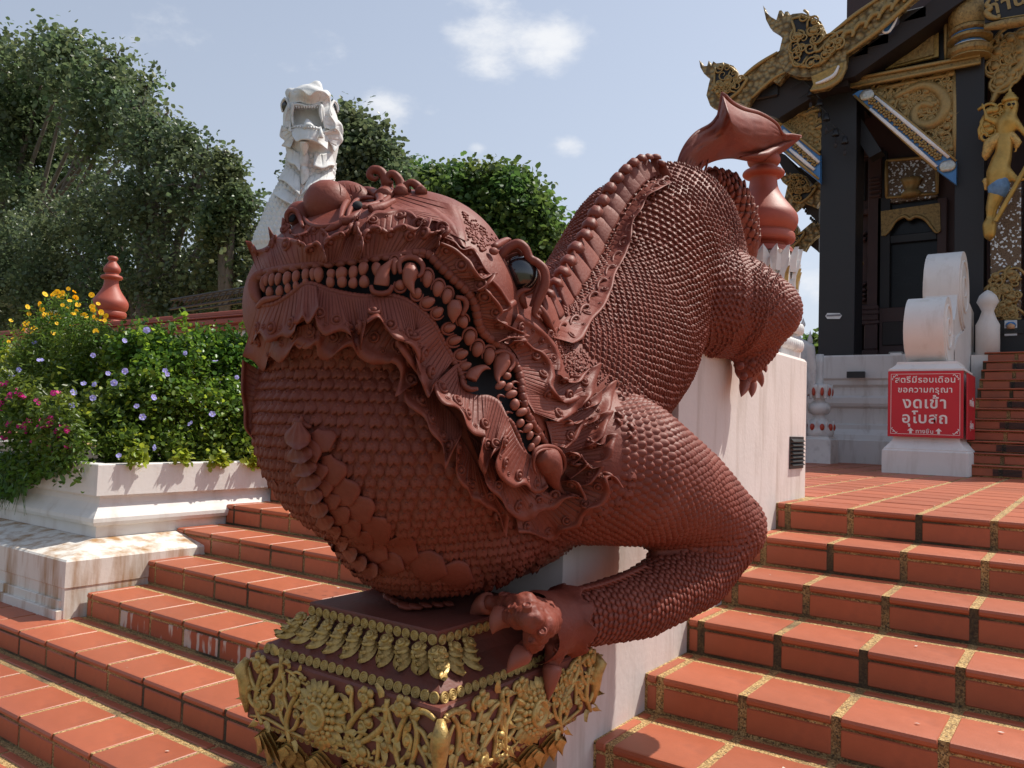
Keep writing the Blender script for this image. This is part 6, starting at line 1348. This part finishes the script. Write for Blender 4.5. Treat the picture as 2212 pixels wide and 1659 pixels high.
bracket([(610, 840), (640, 810), (878, 1010), (878, 1195), (760, 1100), (610, 970)], (((640, 850), (872, 1062)), ((680, 975), (840, 1110))), (((640, 815), (878, 1012)), ((620, 960), (870, 1170))), ((650, 890), (860, 1080)), TY-.12, 7)
# column capital
pq = px_(7, 1862, 200, TY+.1); zc = lambda y: px_(7, 1862, y, TY+.1).z
for i, (y0_, y1_, r_, mt) in enumerate(((410, 395, .26, RELB), (395, 330, .28, RELIEF), (330, 318, .22, MIRROR), (318, 300, .19, BLUE), (300, 262, .28, RELIEF), (262, 250, .24, BLUE), (250, 205, .26, RELIEF), (205, 60, .27, RELIEF), (60, -80, .24, RELIEF))):
    z0_, z1_ = zc(y0_), zc(y1_); m = MB(); m.lathe([(r_*.86, z0_), (r_, z0_+(z1_-z0_)*.3), (r_, z0_+(z1_-z0_)*.7), (r_*.86, z1_)], (pq.x, pq.y-.1, 0), 16); tb(m, 'capital_ring', mt, 40)
m = MB(); m.lathe([(.17, 5.2), (.17, 9)], (pq.x, pq.y+.05, 0), 14); tb(m, 'post', WOODB)
# bracket beams and soffit
pp('diagonal_strut', 7, [(900, 590), (1000, 540), (1280, 985), (1200, 1030)], TY+.25, .25, WOODB)
pp('tie_beam', 7, [(1020, 640), (1100, 620), (1100, 690), (1060, 700)], TY+.1, .3, WOODB)
RF = WOODR
def roof(pts, Y0_, Y1_, c=7, name='roof_slope', mt=None): q = [px_(c, x, y, Y0_) for x, y in pts]; m = MB(); m.prism([(p.x, p.z) for p in q], Y0_, Y1_); return tb(m, name, mt or RF)
roof([(300, 660), (640, 440), (1050, 330), (1060, 560), (900, 590), (600, 775), (420, 700)], TY-.25, TY+3.6)
roof([(850, 560), (1050, 400), (1700, -60), (1900, -60), (1100, 500)], TY-.3, TY+7)
roof([(1480, 100), (1800, -150), (3600, -900), (3600, -200), (1900, -60)], TY+.1, TY+7)
m = MB(); q = [px_(7, 440, 690, TY-.2), px_(7, 600, 790, TY-.2)]
# far side eaves seen under the front gable, with their own gilded ends
roof([(590, 985), (650, 1010), (870, 1290), (870, 1460), (800, 1390), (610, 1060)], TY+2.2, TY+3.2, 7, 'far_eave'); roof([(790, 1500), (870, 1500), (870, 1650), (860, 1640), (760, 1560)], TY+3.2, TY+5, 7, 'far_eave'); roof([(700, 1090), (870, 1270), (870, 1100)], TY+3.4, TY+4, 7, 'far_eave')
for i, q in enumerate(((1090, 215), (1120, 300), (540, 560), (1250, 230), (1490, 60))): 
    p = px_(7, q[0], q[1]+60, TY-.2); m = MB(); m.box((p.x-.18, TY-.30, p.z-.08), (p.x+.18, TY-.22, p.z+.1), .02); tb(m, 'soffit_plate', WOODB)
# barge boards with serpent ends
NAGA1 = [(505, 35), (525, 80), (560, 112), (592, 130), (610, 70), (625, 66), (634, 112), (650, 76), (668, 74), (668, 106), (700, 90), (760, 84), (830, 108), (882, 140), (908, 200), (892, 262), (1000, 180), (1100, 100), (1245, 0), (1330, -60), (1560, -60), (1480, 0), (1300, 165), (1150, 280), (1050, 350), (1042, 430), (1000, 512), (920, 572), (812, 592), (832, 550), (820, 505), (720, 500), (650, 470), (612, 400), (612, 330), (632, 245), (600, 212), (552, 182), (525, 130)]
IN1 = [(690, 125), (760, 110), (838, 138), (886, 190), (888, 250), (842, 300), (870, 335), (960, 240), (1040, 200), (1000, 290), (900, 400), (850, 424), (760, 430), (700, 400), (682, 330), (690, 270), (712, 205)]
NAGA2 = [(88, 392), (112, 432), (140, 430), (150, 396), (166, 430), (180, 400), (200, 414), (250, 408), (312, 430), (342, 480), (342, 530), (460, 430), (600, 340), (650, 300), (720, 400), (660, 480), (600, 548), (560, 522), (480, 582), (430, 640), (400, 692), (300, 652), (222, 722), (160, 690), (135, 622), (150, 552), (160, 512), (120, 482), (96, 440)]
IN2 = [(192, 450), (240, 430), (300, 446), (330, 490), (320, 540), (400, 510), (360, 580), (320, 620), (260, 650), (200, 600), (188, 540)]
GSC = mat('gilt_scaled', (.36, .27, .13), .5, .15, 12, 0, 50, metal=.3)
def scbump(m_):
    t = m_.node_tree; n = t.nodes; l = t.links; b = n['Principled BSDF']; c = n.new('ShaderNodeTexCoord'); v = n.new('ShaderNodeTexVoronoi'); v.inputs['Scale'].default_value = 14; l.new(c.outputs['Object'], v.inputs['Vector']); bp = n.new('ShaderNodeBump'); bp.inputs['Strength'].default_value = .8; bp.inputs['Distance'].default_value = .05; l.new(v.outputs['Distance'], bp.inputs['Height']); l.new(bp.outputs[0], b.inputs['Normal'])
    src = b.inputs['Base Color'].links[0].from_socket; mr = n.new('ShaderNodeMapRange'); mr.inputs['From Min'].default_value = .35; mr.inputs['From Max'].default_value = .7; mr.inputs['To Max'].default_value = .8; l.new(v.outputs['Distance'], mr.inputs['Value']); mx = n.new('ShaderNodeMix'); mx.data_type = 'RGBA'; l.new(mr.outputs[0], mx.inputs[0]); l.new(src, mx.inputs[6]); mx.inputs[7].default_value = (.10, .06, .02, 1); l.new(mx.outputs[2], b.inputs['Base Color'])
scbump(GSC)
def naga(out_, inn, Y, c=7, k=1, flip=None):
    f = (lambda P_: [(flip[0]+(x-flip[2])*flip[4], flip[1]+(y-flip[3])*flip[4]) for x, y in P_]) if flip else (lambda P_: P_)
    pp('serpent_board', c, f(out_), Y, .14, GSC); pp('shield_field', c, f(inn), Y-.02, .03, WOODB)
    ctube('shield_rim', c, f(inn+inn[:1]), Y-.03, .035*k, RELB, res=60); scrolls(c, f(inn), Y-.03, 26, .10*k, .022*k)
    o_ = f(out_); 
naga(NAGA1, IN1, TY-.45); naga(NAGA2, IN2, TY-.42, k=.8)
ctube('board_rim', 7, [(892, 262), (1000, 180), (1100, 100), (1245, 0), (1330, -60)], TY-.47, .03); ctube('board_rim', 7, [(1050, 350), (1150, 280), (1300, 165), (1480, 0), (1560, -70)], TY-.47, .04); ctube('board_rim', 7, [(342, 530), (460, 430), (600, 340)], TY-.44, .03); ctube('board_rim', 7, [(430, 640), (560, 522), (650, 470)], TY-.44, .03)
for k in range(7): t = k/6; ctube('serpent_crest', 7, [(lerp(920, 1440, t), lerp(320, -10, t)), (lerp(960, 1480, t), lerp(270, -70, t)), (lerp(1010, 1520, t), lerp(262, -80, t)), (lerp(1000, 1510, t), lerp(300, -40, t))], TY-.48, .04, RELB)
pp('fan_plate', 7, [(820, 500), (1045, 400), (1030, 470), (990, 530), (910, 575), (815, 588), (835, 550)], TY-.50, .06, GOLDD); ctube('fan_rim', 7, [(1045, 400), (1030, 470), (985, 535), (905, 575), (815, 590)], TY-.51, .035); ctube('fan_rim', 7, [(1000, 430), (970, 490), (900, 530), (850, 545)], TY-.51, .03, MIRROR)
pp('blue_drop', 7, [(1285, 165), (1385, 90), (1370, 140), (1330, 205), (1290, 210)], TY-.40, .06, BLUE); ctube('drop_rim', 7, [(1285, 165), (1290, 210), (1330, 205), (1370, 140), (1388, 85)], TY-.41, .02, MIRROR)
naga(NAGA2, IN2, TY+2.0, flip=(610, 1120, 90, 392, .78), k=.7); naga(NAGA2, IN2, TY+3.0, flip=(560, 1430, 90, 392, .70), k=.7)
# hanging bells under the eave
for x, y in ((818, 600), (875, 665), (920, 760), (980, 860), (1040, 910)):
    p = px_(7, x, y, TY-.3); m = MB(); m.lathe([(.0, .05), (.03, .04), (.045, -.03), (.055, -.06), (.05, -.065)], (p.x, p.y, p.z), 10); tb(m, 'wind_bell', BLACK, True); m = MB(); m.ball((p.x, p.y, p.z-.2), (.026, .008, .045), 8, 6); m.tube([p, p-Vector((0, 0, .2))], .004, 4); tb(m, 'bell_clapper', bpy.data.materials['lamp_grey'] if 'lamp_grey' in bpy.data.materials else WOODR, True)
    m = MB(); m.tube([p+Vector((-.3, 0, .12)), p+Vector((-.12, 0, .2)), p+Vector((0, 0, .06))], .008, 5); tb(m, 'bell_hook', BLACK)
random.seed(3)
for k in range(26): x = lerp(600, 870, k/25); y = 1075+(x-600)*1.45+random.uniform(-12, 12); p = px_(7, x-20, y, TY+2.3); m = MB(); m.ball(p, (.025, .025, .04), 6, 4); tb(m, 'eave_bell', BLACK)
# right hand bays: arch panel, mosaic pier, dark doorway, sign board
pp('arched_panel', 7, [(1990, 245), (2330, 180), (2330, 380), (2240, 440), (2150, 520), (2060, 590), (1996, 670)], TY+.15, .12, RELIEF); scrolls(7, [(2000, 260), (2300, 200), (2300, 380), (2100, 520), (2010, 600)], TY+.13, 34, .16, .035)
ctube('arch_edge', 7, [(1996, 672), (2040, 590), (2110, 540), (2140, 470), (2180, 440), (2200, 380), (2190, 300), (2150, 250), (2100, 260), (2110, 300)], TY+.12, .06)
vbox(7, 1990, 1200, 2190, 1690, TY+.10, .3, 'mosaic_pier', MOS); vbox(10, 1990, 0, 2190, 590, TY+.101, .3, 'mosaic_pier', MOS)
scrolls(10, [(1995, 290), (2185, 290), (2185, 580), (1995, 580)], TY+.08, 40, .09, .024)
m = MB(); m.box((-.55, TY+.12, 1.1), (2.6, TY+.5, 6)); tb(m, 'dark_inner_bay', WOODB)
vbox(10, 2035, 600, 2300, 815, TY-.02, .1, 'dark_door_leaf', WOODB)
vbox(10, 2082, 600, 2165, 700, TY-.04, .015, 'paper_notice', mat('paper', (.62, .66, .70), .6)); pq = px_(10, 2124, 632, TY-.05); m = MB(); m.ball(pq, (.06, .006, .05), 10, 6); tb(m, 'notice_picture', BLUE, True)
m = MB(); m.lathe([(.045, -.03), (.05, .02), (.0, .05)], (pq.x, pq.y-.008, pq.z-.02), 8); tb(m, 'notice_picture', mat('notice_skin', (.6, .35, .2), .6), True)
for k in range(4): p = px_(10, 2124, 655+k*9, TY-.042); m = MB(); m.box((p.x-.14, p.y-.006, p.z-.008), (p.x+.14, p.y, p.z+.008)); tb(m, 'notice_line', BLACK)
FONT = None
try:
    import glob, os
    g_ = glob.glob(os.path.join(bpy.utils.resource_path('LOCAL'), 'datafiles', 'fonts', 'NotoSansThai*'))
    if g_: FONT = bpy.data.fonts.load(g_[0])
except Exception as e: print('font', e)
def text(s_, loc, size, mt, par, M4, rot=(math.pi/2, 0, 0), ext=.003, off=0., name='lettering', sx=1.):
    cu = bpy.data.curves.new('t', 'FONT'); cu.body = s_; cu.size = size; cu.align_x = 'CENTER'; cu.extrude = ext; cu.offset = off; cu.resolution_u = 3; cu.space_character = 1.06
    if FONT: cu.font = FONT
    ob = bpy.data.objects.new('t', cu); COL.objects.link(ob); dg = bpy.context.evaluated_depsgraph_get(); me_ = bpy.data.meshes.new_from_object(ob.evaluated_get(dg)); bpy.data.objects.remove(ob)
    me_.materials.clear(); me_.materials.append(mt); o = bpy.data.objects.new(name, me_); link(o, par); o.matrix_parent_inverse = M4; o.location = loc; o.rotation_euler = rot; o.scale = (sx, 1, 1); return o
pp('sign_board', 7, [(1946, -40), (2330, -40), (2330, 96), (1955, 150)], TY-.28, .05, WOODB)
p = px_(7, 2150, 42, TY-.29); text('ท่านม', p, .38, RELB, tp, tpM, rot=(math.pi/2, math.radians(-9), 0), off=.008)
ctube('sign_scroll', 7, [(1985, 0), (1965, 30), (1990, 55), (1965, 80), (1990, 110), (2040, 118), (2045, 95)], TY-.30, .04); ctube('sign_frame', 7, [(2040, 125), (2330, 80)], TY-.30, .012); ctube('sign_rope', 7, [(1950, 180), (2330, 120)], TY-.30, .07, RELIEF)
# little fittings on the temple front
LW = mat('enamel_plate', (.72, .74, .74), .35); q = [px_(10, x, y, TY-.02) for x, y in ((912, 572), (925, 552), (1005, 552), (1020, 568), (1005, 590), (925, 590))]; m = MB(); m.prism([(a.x, a.z) for a in q], TY-.02, TY-.004); tb(m, 'number_plate', LW)
p = px_(10, 966, 570, TY-.024); m = MB(); m.box((p.x-.10, p.y-.003, p.z-.006), (p.x+.10, p.y+.002, p.z+.02)); tb(m, 'plate_lettering', mat('grey_print', (.2, .2, .22), .6))
q = [px_(10, x, y, WY-.16) for x, y in ((1126, 225), (1144, 190), (1162, 225), (1144, 262))]; m = MB(); m.prism([(a.x, a.z) for a in q], WY-.17, WY-.12); tb(m, 'gilt_lozenge', RELB)
vbox(10, 1325, 805, 1420, 838, TY-.2, .12, 'flood_light', mat('lamp_grey', (.22, .23, .22), .4)); vbox(10, 1335, 812, 1410, 832, TY-.21, .02, 'lamp_glass', LW)

# ------------------------------------------------------------------ temple steps on the right
st = bpy.data.objects.new('temple_steps', None); link(st); tag(st, 'narrow tiled steps', kind='structure')
SX0, SX1, SY0, RT2, TD2, NS = -1.14, 1.4, 9.85, .126, .19, 12
for k in range(NS):
    m = MB(); m.box((SX0, SY0+k*TD2+.012, -H+.001), (SX1, SY0+(k+1)*TD2+.013 if k < NS-1 else 12.5, -H+(k+1)*RT2-.012)); o = m.build('step_core', GROUT, st)
    m = MB(); m.box((SX0, SY0+k*TD2-.02, -H+(k+1)*RT2-.018), (SX1, SY0+(k+1)*TD2-.01 if k < NS-1 else 12.4, -H+(k+1)*RT2), .008); m.build('step_nosing', TILE, st)
    for j in range(8):
        x = SX0+.02+j*.33+(k % 2)*.0; m = MB(); m.box((x+.02, SY0+k*TD2+.002, -H+k*RT2+.012), (x+.31, SY0+k*TD2+.0135, -H+(k+1)*RT2-.03), .004); m.build('riser_tile', TILE, st)
    if k in (0, 2, 4, 6, 8, 10):
        x = -.86+(.04 if k > 5 else 0)
        for i in range(5): m = MB(); m.box((x, SY0+k*TD2-.008, -H+k*RT2+.022+i*.014), (x+.26, SY0+k*TD2+.003, -H+k*RT2+.031+i*.014)); m.build('grille_bar', BLACK, st)
# ------------------------------------------------------------------ scroll newel with red sign
nw = thing('scroll_newel', 'white pedestal with two stacked volute scrolls at the foot of the temple steps', 'newel', (-1.47, 10, -H)); nM = Matrix.Translation((1.47, -10, H))
def nb(m, name, mt=PLANTW, s_=False): o = m.build(name, mt, nw, s_); o.matrix_parent_inverse = nM; return o
NX, NY, hw = -1.467, 9.985, .36
m = MB(); m.sqlathe([(.415, -H), (.415, -.14), (.40, -.125), (.40, -.115), (.385, -.10), (.33, -.03), (.32, .0), (.32, .72), (.365, .725), (.365, .745), (.34, .76), (.30, .80), (.29, .83)], (NX, NY, 0)); nb(m, 'pedestal_block')
def volute(name, yc, zc_, r_, x0_, x1_, tail):
    pts = [(yc+r_*math.cos(a), zc_+r_*math.sin(a)) for a in [math.pi*(1.5-1.55*k/22) for k in range(23)]]+tail
    m = MB(); m.prism(pts, x0_, x1_, 'x'); nb(m, name, PLANTW, 35)
    for xx in (x0_, x1_):
        m = MB(); sp = [(yc+rr*math.cos(a), zc_+rr*math.sin(a)) for rr, a in [(r_*(.93-.75*k/40), math.pi*(1.5-2*1.25*k/40*1.5)) for k in range(41)]]; m.tube([(xx, a, b) for a, b in sp], .016, 7); nb(m, 'volute_rim', PLANTW, True)
volute('lower_scroll', 10.02, 1.20, .37, -1.69, -1.30, [(10.5, 1.2), (10.5, .83), (10.02, .83)])
volute('upper_scroll', 11.35, 1.84, .49, -1.69, -1.30, [(12.3, 1.7), (12.3, .5), (10.45, .5), (10.45, 1.0), (10.75, 1.2)])
m = MB(); m.prism([(10.22, 1.50), (10.45, 1.36), (10.65, 1.40), (10.82, 1.58), (10.90, 1.80), (11.35, 1.9), (11.5, .8), (10.2, .8)], -1.67, -1.32, 'x'); nb(m, 'scroll_link', PLANTW, 35)
m = MB(); m.prism([(10.35, -H), (10.35, .82), (12.25, .82), (12.25, -H)], -1.68, -1.31, 'x'); nb(m, 'stair_wall')
m = MB(); m.lathe([(.14, .9), (.14, 1.3), (.10, 1.38), (.07, 1.48), (.10, 1.55), (.13, 1.60), (.10, 1.68), (.04, 1.74), (.0, 1.76)], (-1.12, 12.1, .2), 20); nb(m, 'urn_post', PLANTW, True); m = MB(); m.box((-1.29, 11.95, -H), (-.96, 12.25, 1.1)); nb(m, 'urn_base')
sg = thing('red_sign', 'red square notice board with white Thai lettering fixed to the white pedestal', 'sign', (NX, 9.6, .012)); gM = Matrix.Translation((-NX, -9.6, -.012))
SRED = mat('sign_red', (.55, .012, .028), .35, .05); SWH = mat('sign_white', (.80, .78, .76), .5)
def gb(m, name, mt): o = m.build(name, mt, sg); o.matrix_parent_inverse = gM; return o
x0_, x1_, z0_, z1_ = -1.832, -1.104, .012, .722; FYY = 9.60
m = MB(); m.box((x0_, FYY, z0_), (x1_, FYY+.018, z1_), .004); gb(m, 'board', SRED)
m = MB(); m.box((-1.086, 9.66, z0_-.01), (-1.070, 10.30, z1_-.02), .004); gb(m, 'side_board', SRED)
for a, b, c_, d in ((x0_+.03, z0_+.03, x1_-.03, z0_+.034), (x0_+.03, z1_-.034, x1_-.03, z1_-.03), (x0_+.03, z0_+.034, x0_+.034, z1_-.034), (x1_-.034, z0_+.034, x1_-.03, z1_-.034)): m = MB(); m.box((a, FYY-.002, b), (c_, FYY+.001, d)); gb(m, 'border_line', SWH)
for sx in (0, 1):
    for sz in (0, 1):
        m = MB(); cx0 = x0_+.05 if sx == 0 else x1_-.05; cz0 = z0_+.05 if sz == 0 else z1_-.05; q = 1 if sx == 0 else -1; w = 1 if sz == 0 else -1
        m.tube([(cx0+q*(.002+.045*t), FYY-.002, cz0+w*(.002+.012*math.sin(t*6.3))) for t in [i/8 for i in range(9)]], .004, 5); m.tube([(cx0+q*(.002+.012*math.sin(t*6.3)), FYY-.002, cz0+w*(.002+.045*t)) for t in [i/8 for i in range(9)]], .004, 5); gb(m, 'corner_ornament', SWH)
xm = (x0_+x1_)/2
for s_, z, size, off in (('สตรีมีรอบเดือน', .598, .128, .0012), ('ขอความกรุณา', .492, .126, .0012), ('งดเข้า', .325, .235, .0032), ('อุโบสถ', .165, .225, .0030), ('ทางขึ้น', .055, .085, .0008)): text(s_, (xm, FYY-.001, z), size, SWH, sg, gM, off=off)
for dx in (-.135, .135): m = MB(); m.prism([(xm+dx-.012, .05), (xm+dx+.012, .05), (xm+dx+.012, .08), (xm+dx+.032, .08), (xm+dx, .112), (xm+dx-.032, .08), (xm+dx-.012, .08)], FYY-.003, FYY+.001); gb(m, 'arrow', SWH)
text('ทางขึ้น', (-1.069, 9.98, .36), .17, SWH, sg, gM, rot=(math.pi/2, 0, math.pi/2)); text('อุโบสถ', (-1.069, 9.98, .12), .15, SWH, sg, gM, rot=(math.pi/2, 0, math.pi/2))
# slippers
sp = thing('slippers', 'pair of dark slippers left on the tiles before the white pedestal', 'shoes', (-1.33, 9.2, -H))
SLM = mat('slipper_rubber', (.035, .022, .018), .5)
for i, (x, y) in enumerate(((2012, 1021), (2034, 1022))):
    p = onZ(x, y, -H); m = MB(); p = p-Vector(sp.location); rows = []
    for t, w, h_ in ((0, .02, .01), (.15, .045, .018), (.5, .042, .02), (.8, .055, .02), (1, .02, .012)): rows.append([(p.x+s_*w, p.y+.11-t*.26, z_) for s_, z_ in ((-1, .001), (1, .001), (1, h_), (-1, h_))])
    m.loft(rows); m.build('sole', SLM, sp, True); m = MB(); m.loft([[(p.x+.052*math.cos(a), p.y-.03-yy, .012+hh*math.sin(a)) for a in [math.pi*k/8 for k in range(9)]] for yy, hh in ((0, .055), (.06, .05), (.11, .02))], cap=False, close=False); m.build('upper', SLM, sp, True)
# scraps of petals and leaves lying on the steps
m = MB(); random.seed(11)
for i in range(46):
    k = random.choice((0, 1, 2, 3, 4, 5, 6, 7)); x = random.uniform(-1.4, .2) if i % 2 else random.uniform(-4.8, -2.3); y = yk(k)+random.uniform(.03, .28); r_ = random.uniform(.003, .008); a = random.random()*6
    m.add([(x+r_*math.cos(a+q)*w, y+r_*math.sin(a+q)*w, zk(k)+.003+random.uniform(0, .003)) for q, w in ((0, 1.5), (1.57, .7), (3.14, 1.4), (4.71, .8))], [(0, 1, 2, 3)])
tag(m.build('fallen_petals', mat('dry_petal', (.62, .52, .45), .8)), kind='stuff')
# lotus pedestal and white deity figure
RC = mat('red_mosaic', (.45, .06, .03), .4, .2, 20)
lp_ = thing('lotus_pedestal', 'slender white lotus pedestal with red ovals behind the end of the wall', 'pedestal', (0, 0, 0)); q0 = ray(1768, 996)*11.2; q0.z = -H; lp_.location = q0; k = q0.dot(VD)/FV
hpx = lambda y: (995-y)*k
m = MB(); m.sqlathe([(33*k, 0), (33*k, hpx(945)), (27*k, hpx(942)), (27*k, hpx(938))]); m.build('base_block', STONEW, lp_)
for i in range(9): 
    m = MB(); u_ = (i-4)*7.2*k; m.prism([(u_-3.2*k, hpx(944)), (u_+3.2*k, hpx(944)), (u_, hpx(960))], -33.5*k, -32.6*k); m.build('carved_tooth', STONEW, lp_)
m = MB(); m.lathe([(a*k, hpx(b)) for a, b in smooth_prof([(28, 938), (31, 930), (27, 915), (16, 902), (13, 898), (13, 892), (20, 888), (24, 878), (20, 868), (12, 862), (12, 856), (22, 848), (26, 838), (26, 830), (20, 826), (8, 825), (8, 760)])], n=22); m.build('column', STONEW, lp_, True)
for (y, rr, w, h_, n_) in ((842, 25, 4, 10, 9), (918, 29, 5, 8, 9)):
    for i in range(n_): a = i/n_*6.283+.3; m = MB(); m.ball((rr*k*math.cos(a), rr*k*math.sin(a), hpx(y)), (w*k, w*k, h_*k), 8, 6); m.build('red_oval', RC, lp_, True)
    for i in range(n_): a = (i+.5)/n_*6.283+.3; m = MB(); petal(m, (0, 0, 0), a, rr*k*.93, hpx(y+h_+4), hpx(y-h_-6), 5*k, .01); m.build('petal', STONEW, lp_, 40)
dv = thing('white_deity_figure', 'small white crowned deity statue half hidden behind the lotus capital', 'statue', (0, 0, 0)); dv.location = q0+Vector((-.1, .25, 0)); B0 = dv.location
D_ = lambda x, y, dy=0: ray(x, y)*(q0.dot(VD)+dy) - B0
m = MB(); cap_chain(m, [D_(1722, 985), D_(1724, 900), D_(1722, 820), D_(1722, 760), D_(1716, 715)], [20*k, 18*k, 22*k, 20*k, 8*k], .03); cap_chain(m, [D_(1722, 740), D_(1748, 752), D_(1756, 800), D_(1754, 850)], [12*k, 12*k, 9*k, 7*k], .03); m.ball(D_(1708, 690), (17*k, 17*k, 20*k), 14, 9)
vm = voxel(m, .018, 3, 'deity'); vm.name = 'body'; vm.materials.clear(); vm.materials.append(STONEW); o = bpy.data.objects.new('body', vm); link(o, dv)
for (x, y, r_, h_) in ((1706, 672, 10, 22), (1722, 690, 5, 14), (1735, 700, 5, 14), (1692, 690, 5, 14), (1750, 735, 6, 22)): m = MB(); c_ = D_(x, y); m.lathe([(a*r_*k, b*h_*k) for a, b in ((.3, -.6), (1, -.2), (.9, .1), (.5, .45), (.0, 1))], tuple(c_), 9); m.build('crown_spike', STONEW, dv, True)
# ------------------------------------------------------------------ gilded guardian on the right post
gd = thing('gilded_guardian', 'gilded dancing guardian statue with pointed crown and blue shorts high on the right post', 'statue', (-.85, 12.2, 3.0)); GM = Matrix.Translation((.85, -12.2, -3.0)); GY = 12.15
G_ = lambda x, y, dy=0: px_(7, x, y, GY+dy); kk = .33064/FV*G_(2080, 900).dot(VD)
def gpart(name, chains, mt, vs=.03, it=2):
    m = MB()
    for pts, rr in chains: cap_chain(m, [tuple(G_(*p)) for p in pts], [r_*kk for r_ in rr], .04)
    vm = voxel(m, vs, it, name); vm.name = name; vm.materials.clear(); vm.materials.append(mt); o = bpy.data.objects.new(name, vm); link(o, gd); o.matrix_parent_inverse = GM
GSK = mat('gilded_skin', (.46, .29, .075), .38, .2, 10, .3, 20, metal=.5)
gpart('body', [([(2120, 760), (2100, 800), (2080, 880), (2080, 950), (2075, 1040)], [40, 62, 46, 52, 50]), ([(2125, 690), (2128, 720), (2120, 760)], [46, 40, 26]), ([(2080, 770), (2020, 795), (1968, 775), (1955, 730), (1942, 700)], [30, 24, 20, 15, 16]), ([(1945, 700), (1925, 685)], [10, 6]), ([(1945, 695), (1945, 675)], [9, 5]), ([(1950, 700), (1965, 678)], [8, 5]),
              ([(2140, 780), (2190, 840), (2230, 900)], [28, 22, 16]), ([(2060, 1040), (2040, 1130), (2040, 1220)], [56, 70, 60]), ([(2030, 1270), (2000, 1360), (1990, 1450)], [50, 38, 24]), ([(1985, 1470), (1985, 1530), (1990, 1570)], [44, 38, 12]), ([(2110, 1130), (2160, 1180), (2200, 1170)], [30, 22, 18])], GSK)
gpart('skirt', [([(2060, 890), (1990, 940), (1965, 1010), (1960, 1050)], [40, 44, 30, 8]), ([(2120, 890), (2170, 930), (2150, 990)], [36, 26, 10]), ([(1960, 1180), (1965, 1240)], [24, 14])], GOLD)
gpart('blue_shorts', [([(2045, 1190), (2045, 1225), (2040, 1250)], [64, 66, 58])], mat('faded_blue', (.12, .24, .42), .6, .3, 12, .6, 18)); gpart('sash', [([(2105, 910), (2110, 960), (2095, 1010)], [26, 28, 20])], mat('pink_sash', (.50, .16, .12), .5, .3, 12, .4, 20))
p = G_(2118, 640); m = MB(); m.lathe([(a*kk, b*kk) for a, b in ((44, -30), (50, -10), (36, 0), (38, 10), (24, 18), (26, 28), (12, 36), (10, 50), (0, 80))], tuple(p), 14); o = m.build('crown', GSK, gd, True); o.matrix_parent_inverse = GM
for (x, y) in ((2140, 680), (2112, 682)): m = MB(); m.ball(G_(x, y, -.16), .022, 6, 4); o = m.build('eye', BLACK, gd); o.matrix_parent_inverse = GM
m = MB(); m.ball(G_(2130, 697, -.18), (.02, .04, .035), 6, 4); o = m.build('nose', GSK, gd, True); o.matrix_parent_inverse = GM
m = MB(); m.tube([G_(2230, 1080, -.1), G_(2025, 1445, -.1)], .03, 8); o = m.build('staff', GSK, gd); o.matrix_parent_inverse = GM
scrolls(7, [(1990, 690), (2060, 680), (2060, 740), (1975, 920), (1950, 900), (1975, 800)], GY+.05, 14, .10, .03, GSK, 'shoulder_flames', gd, GM)
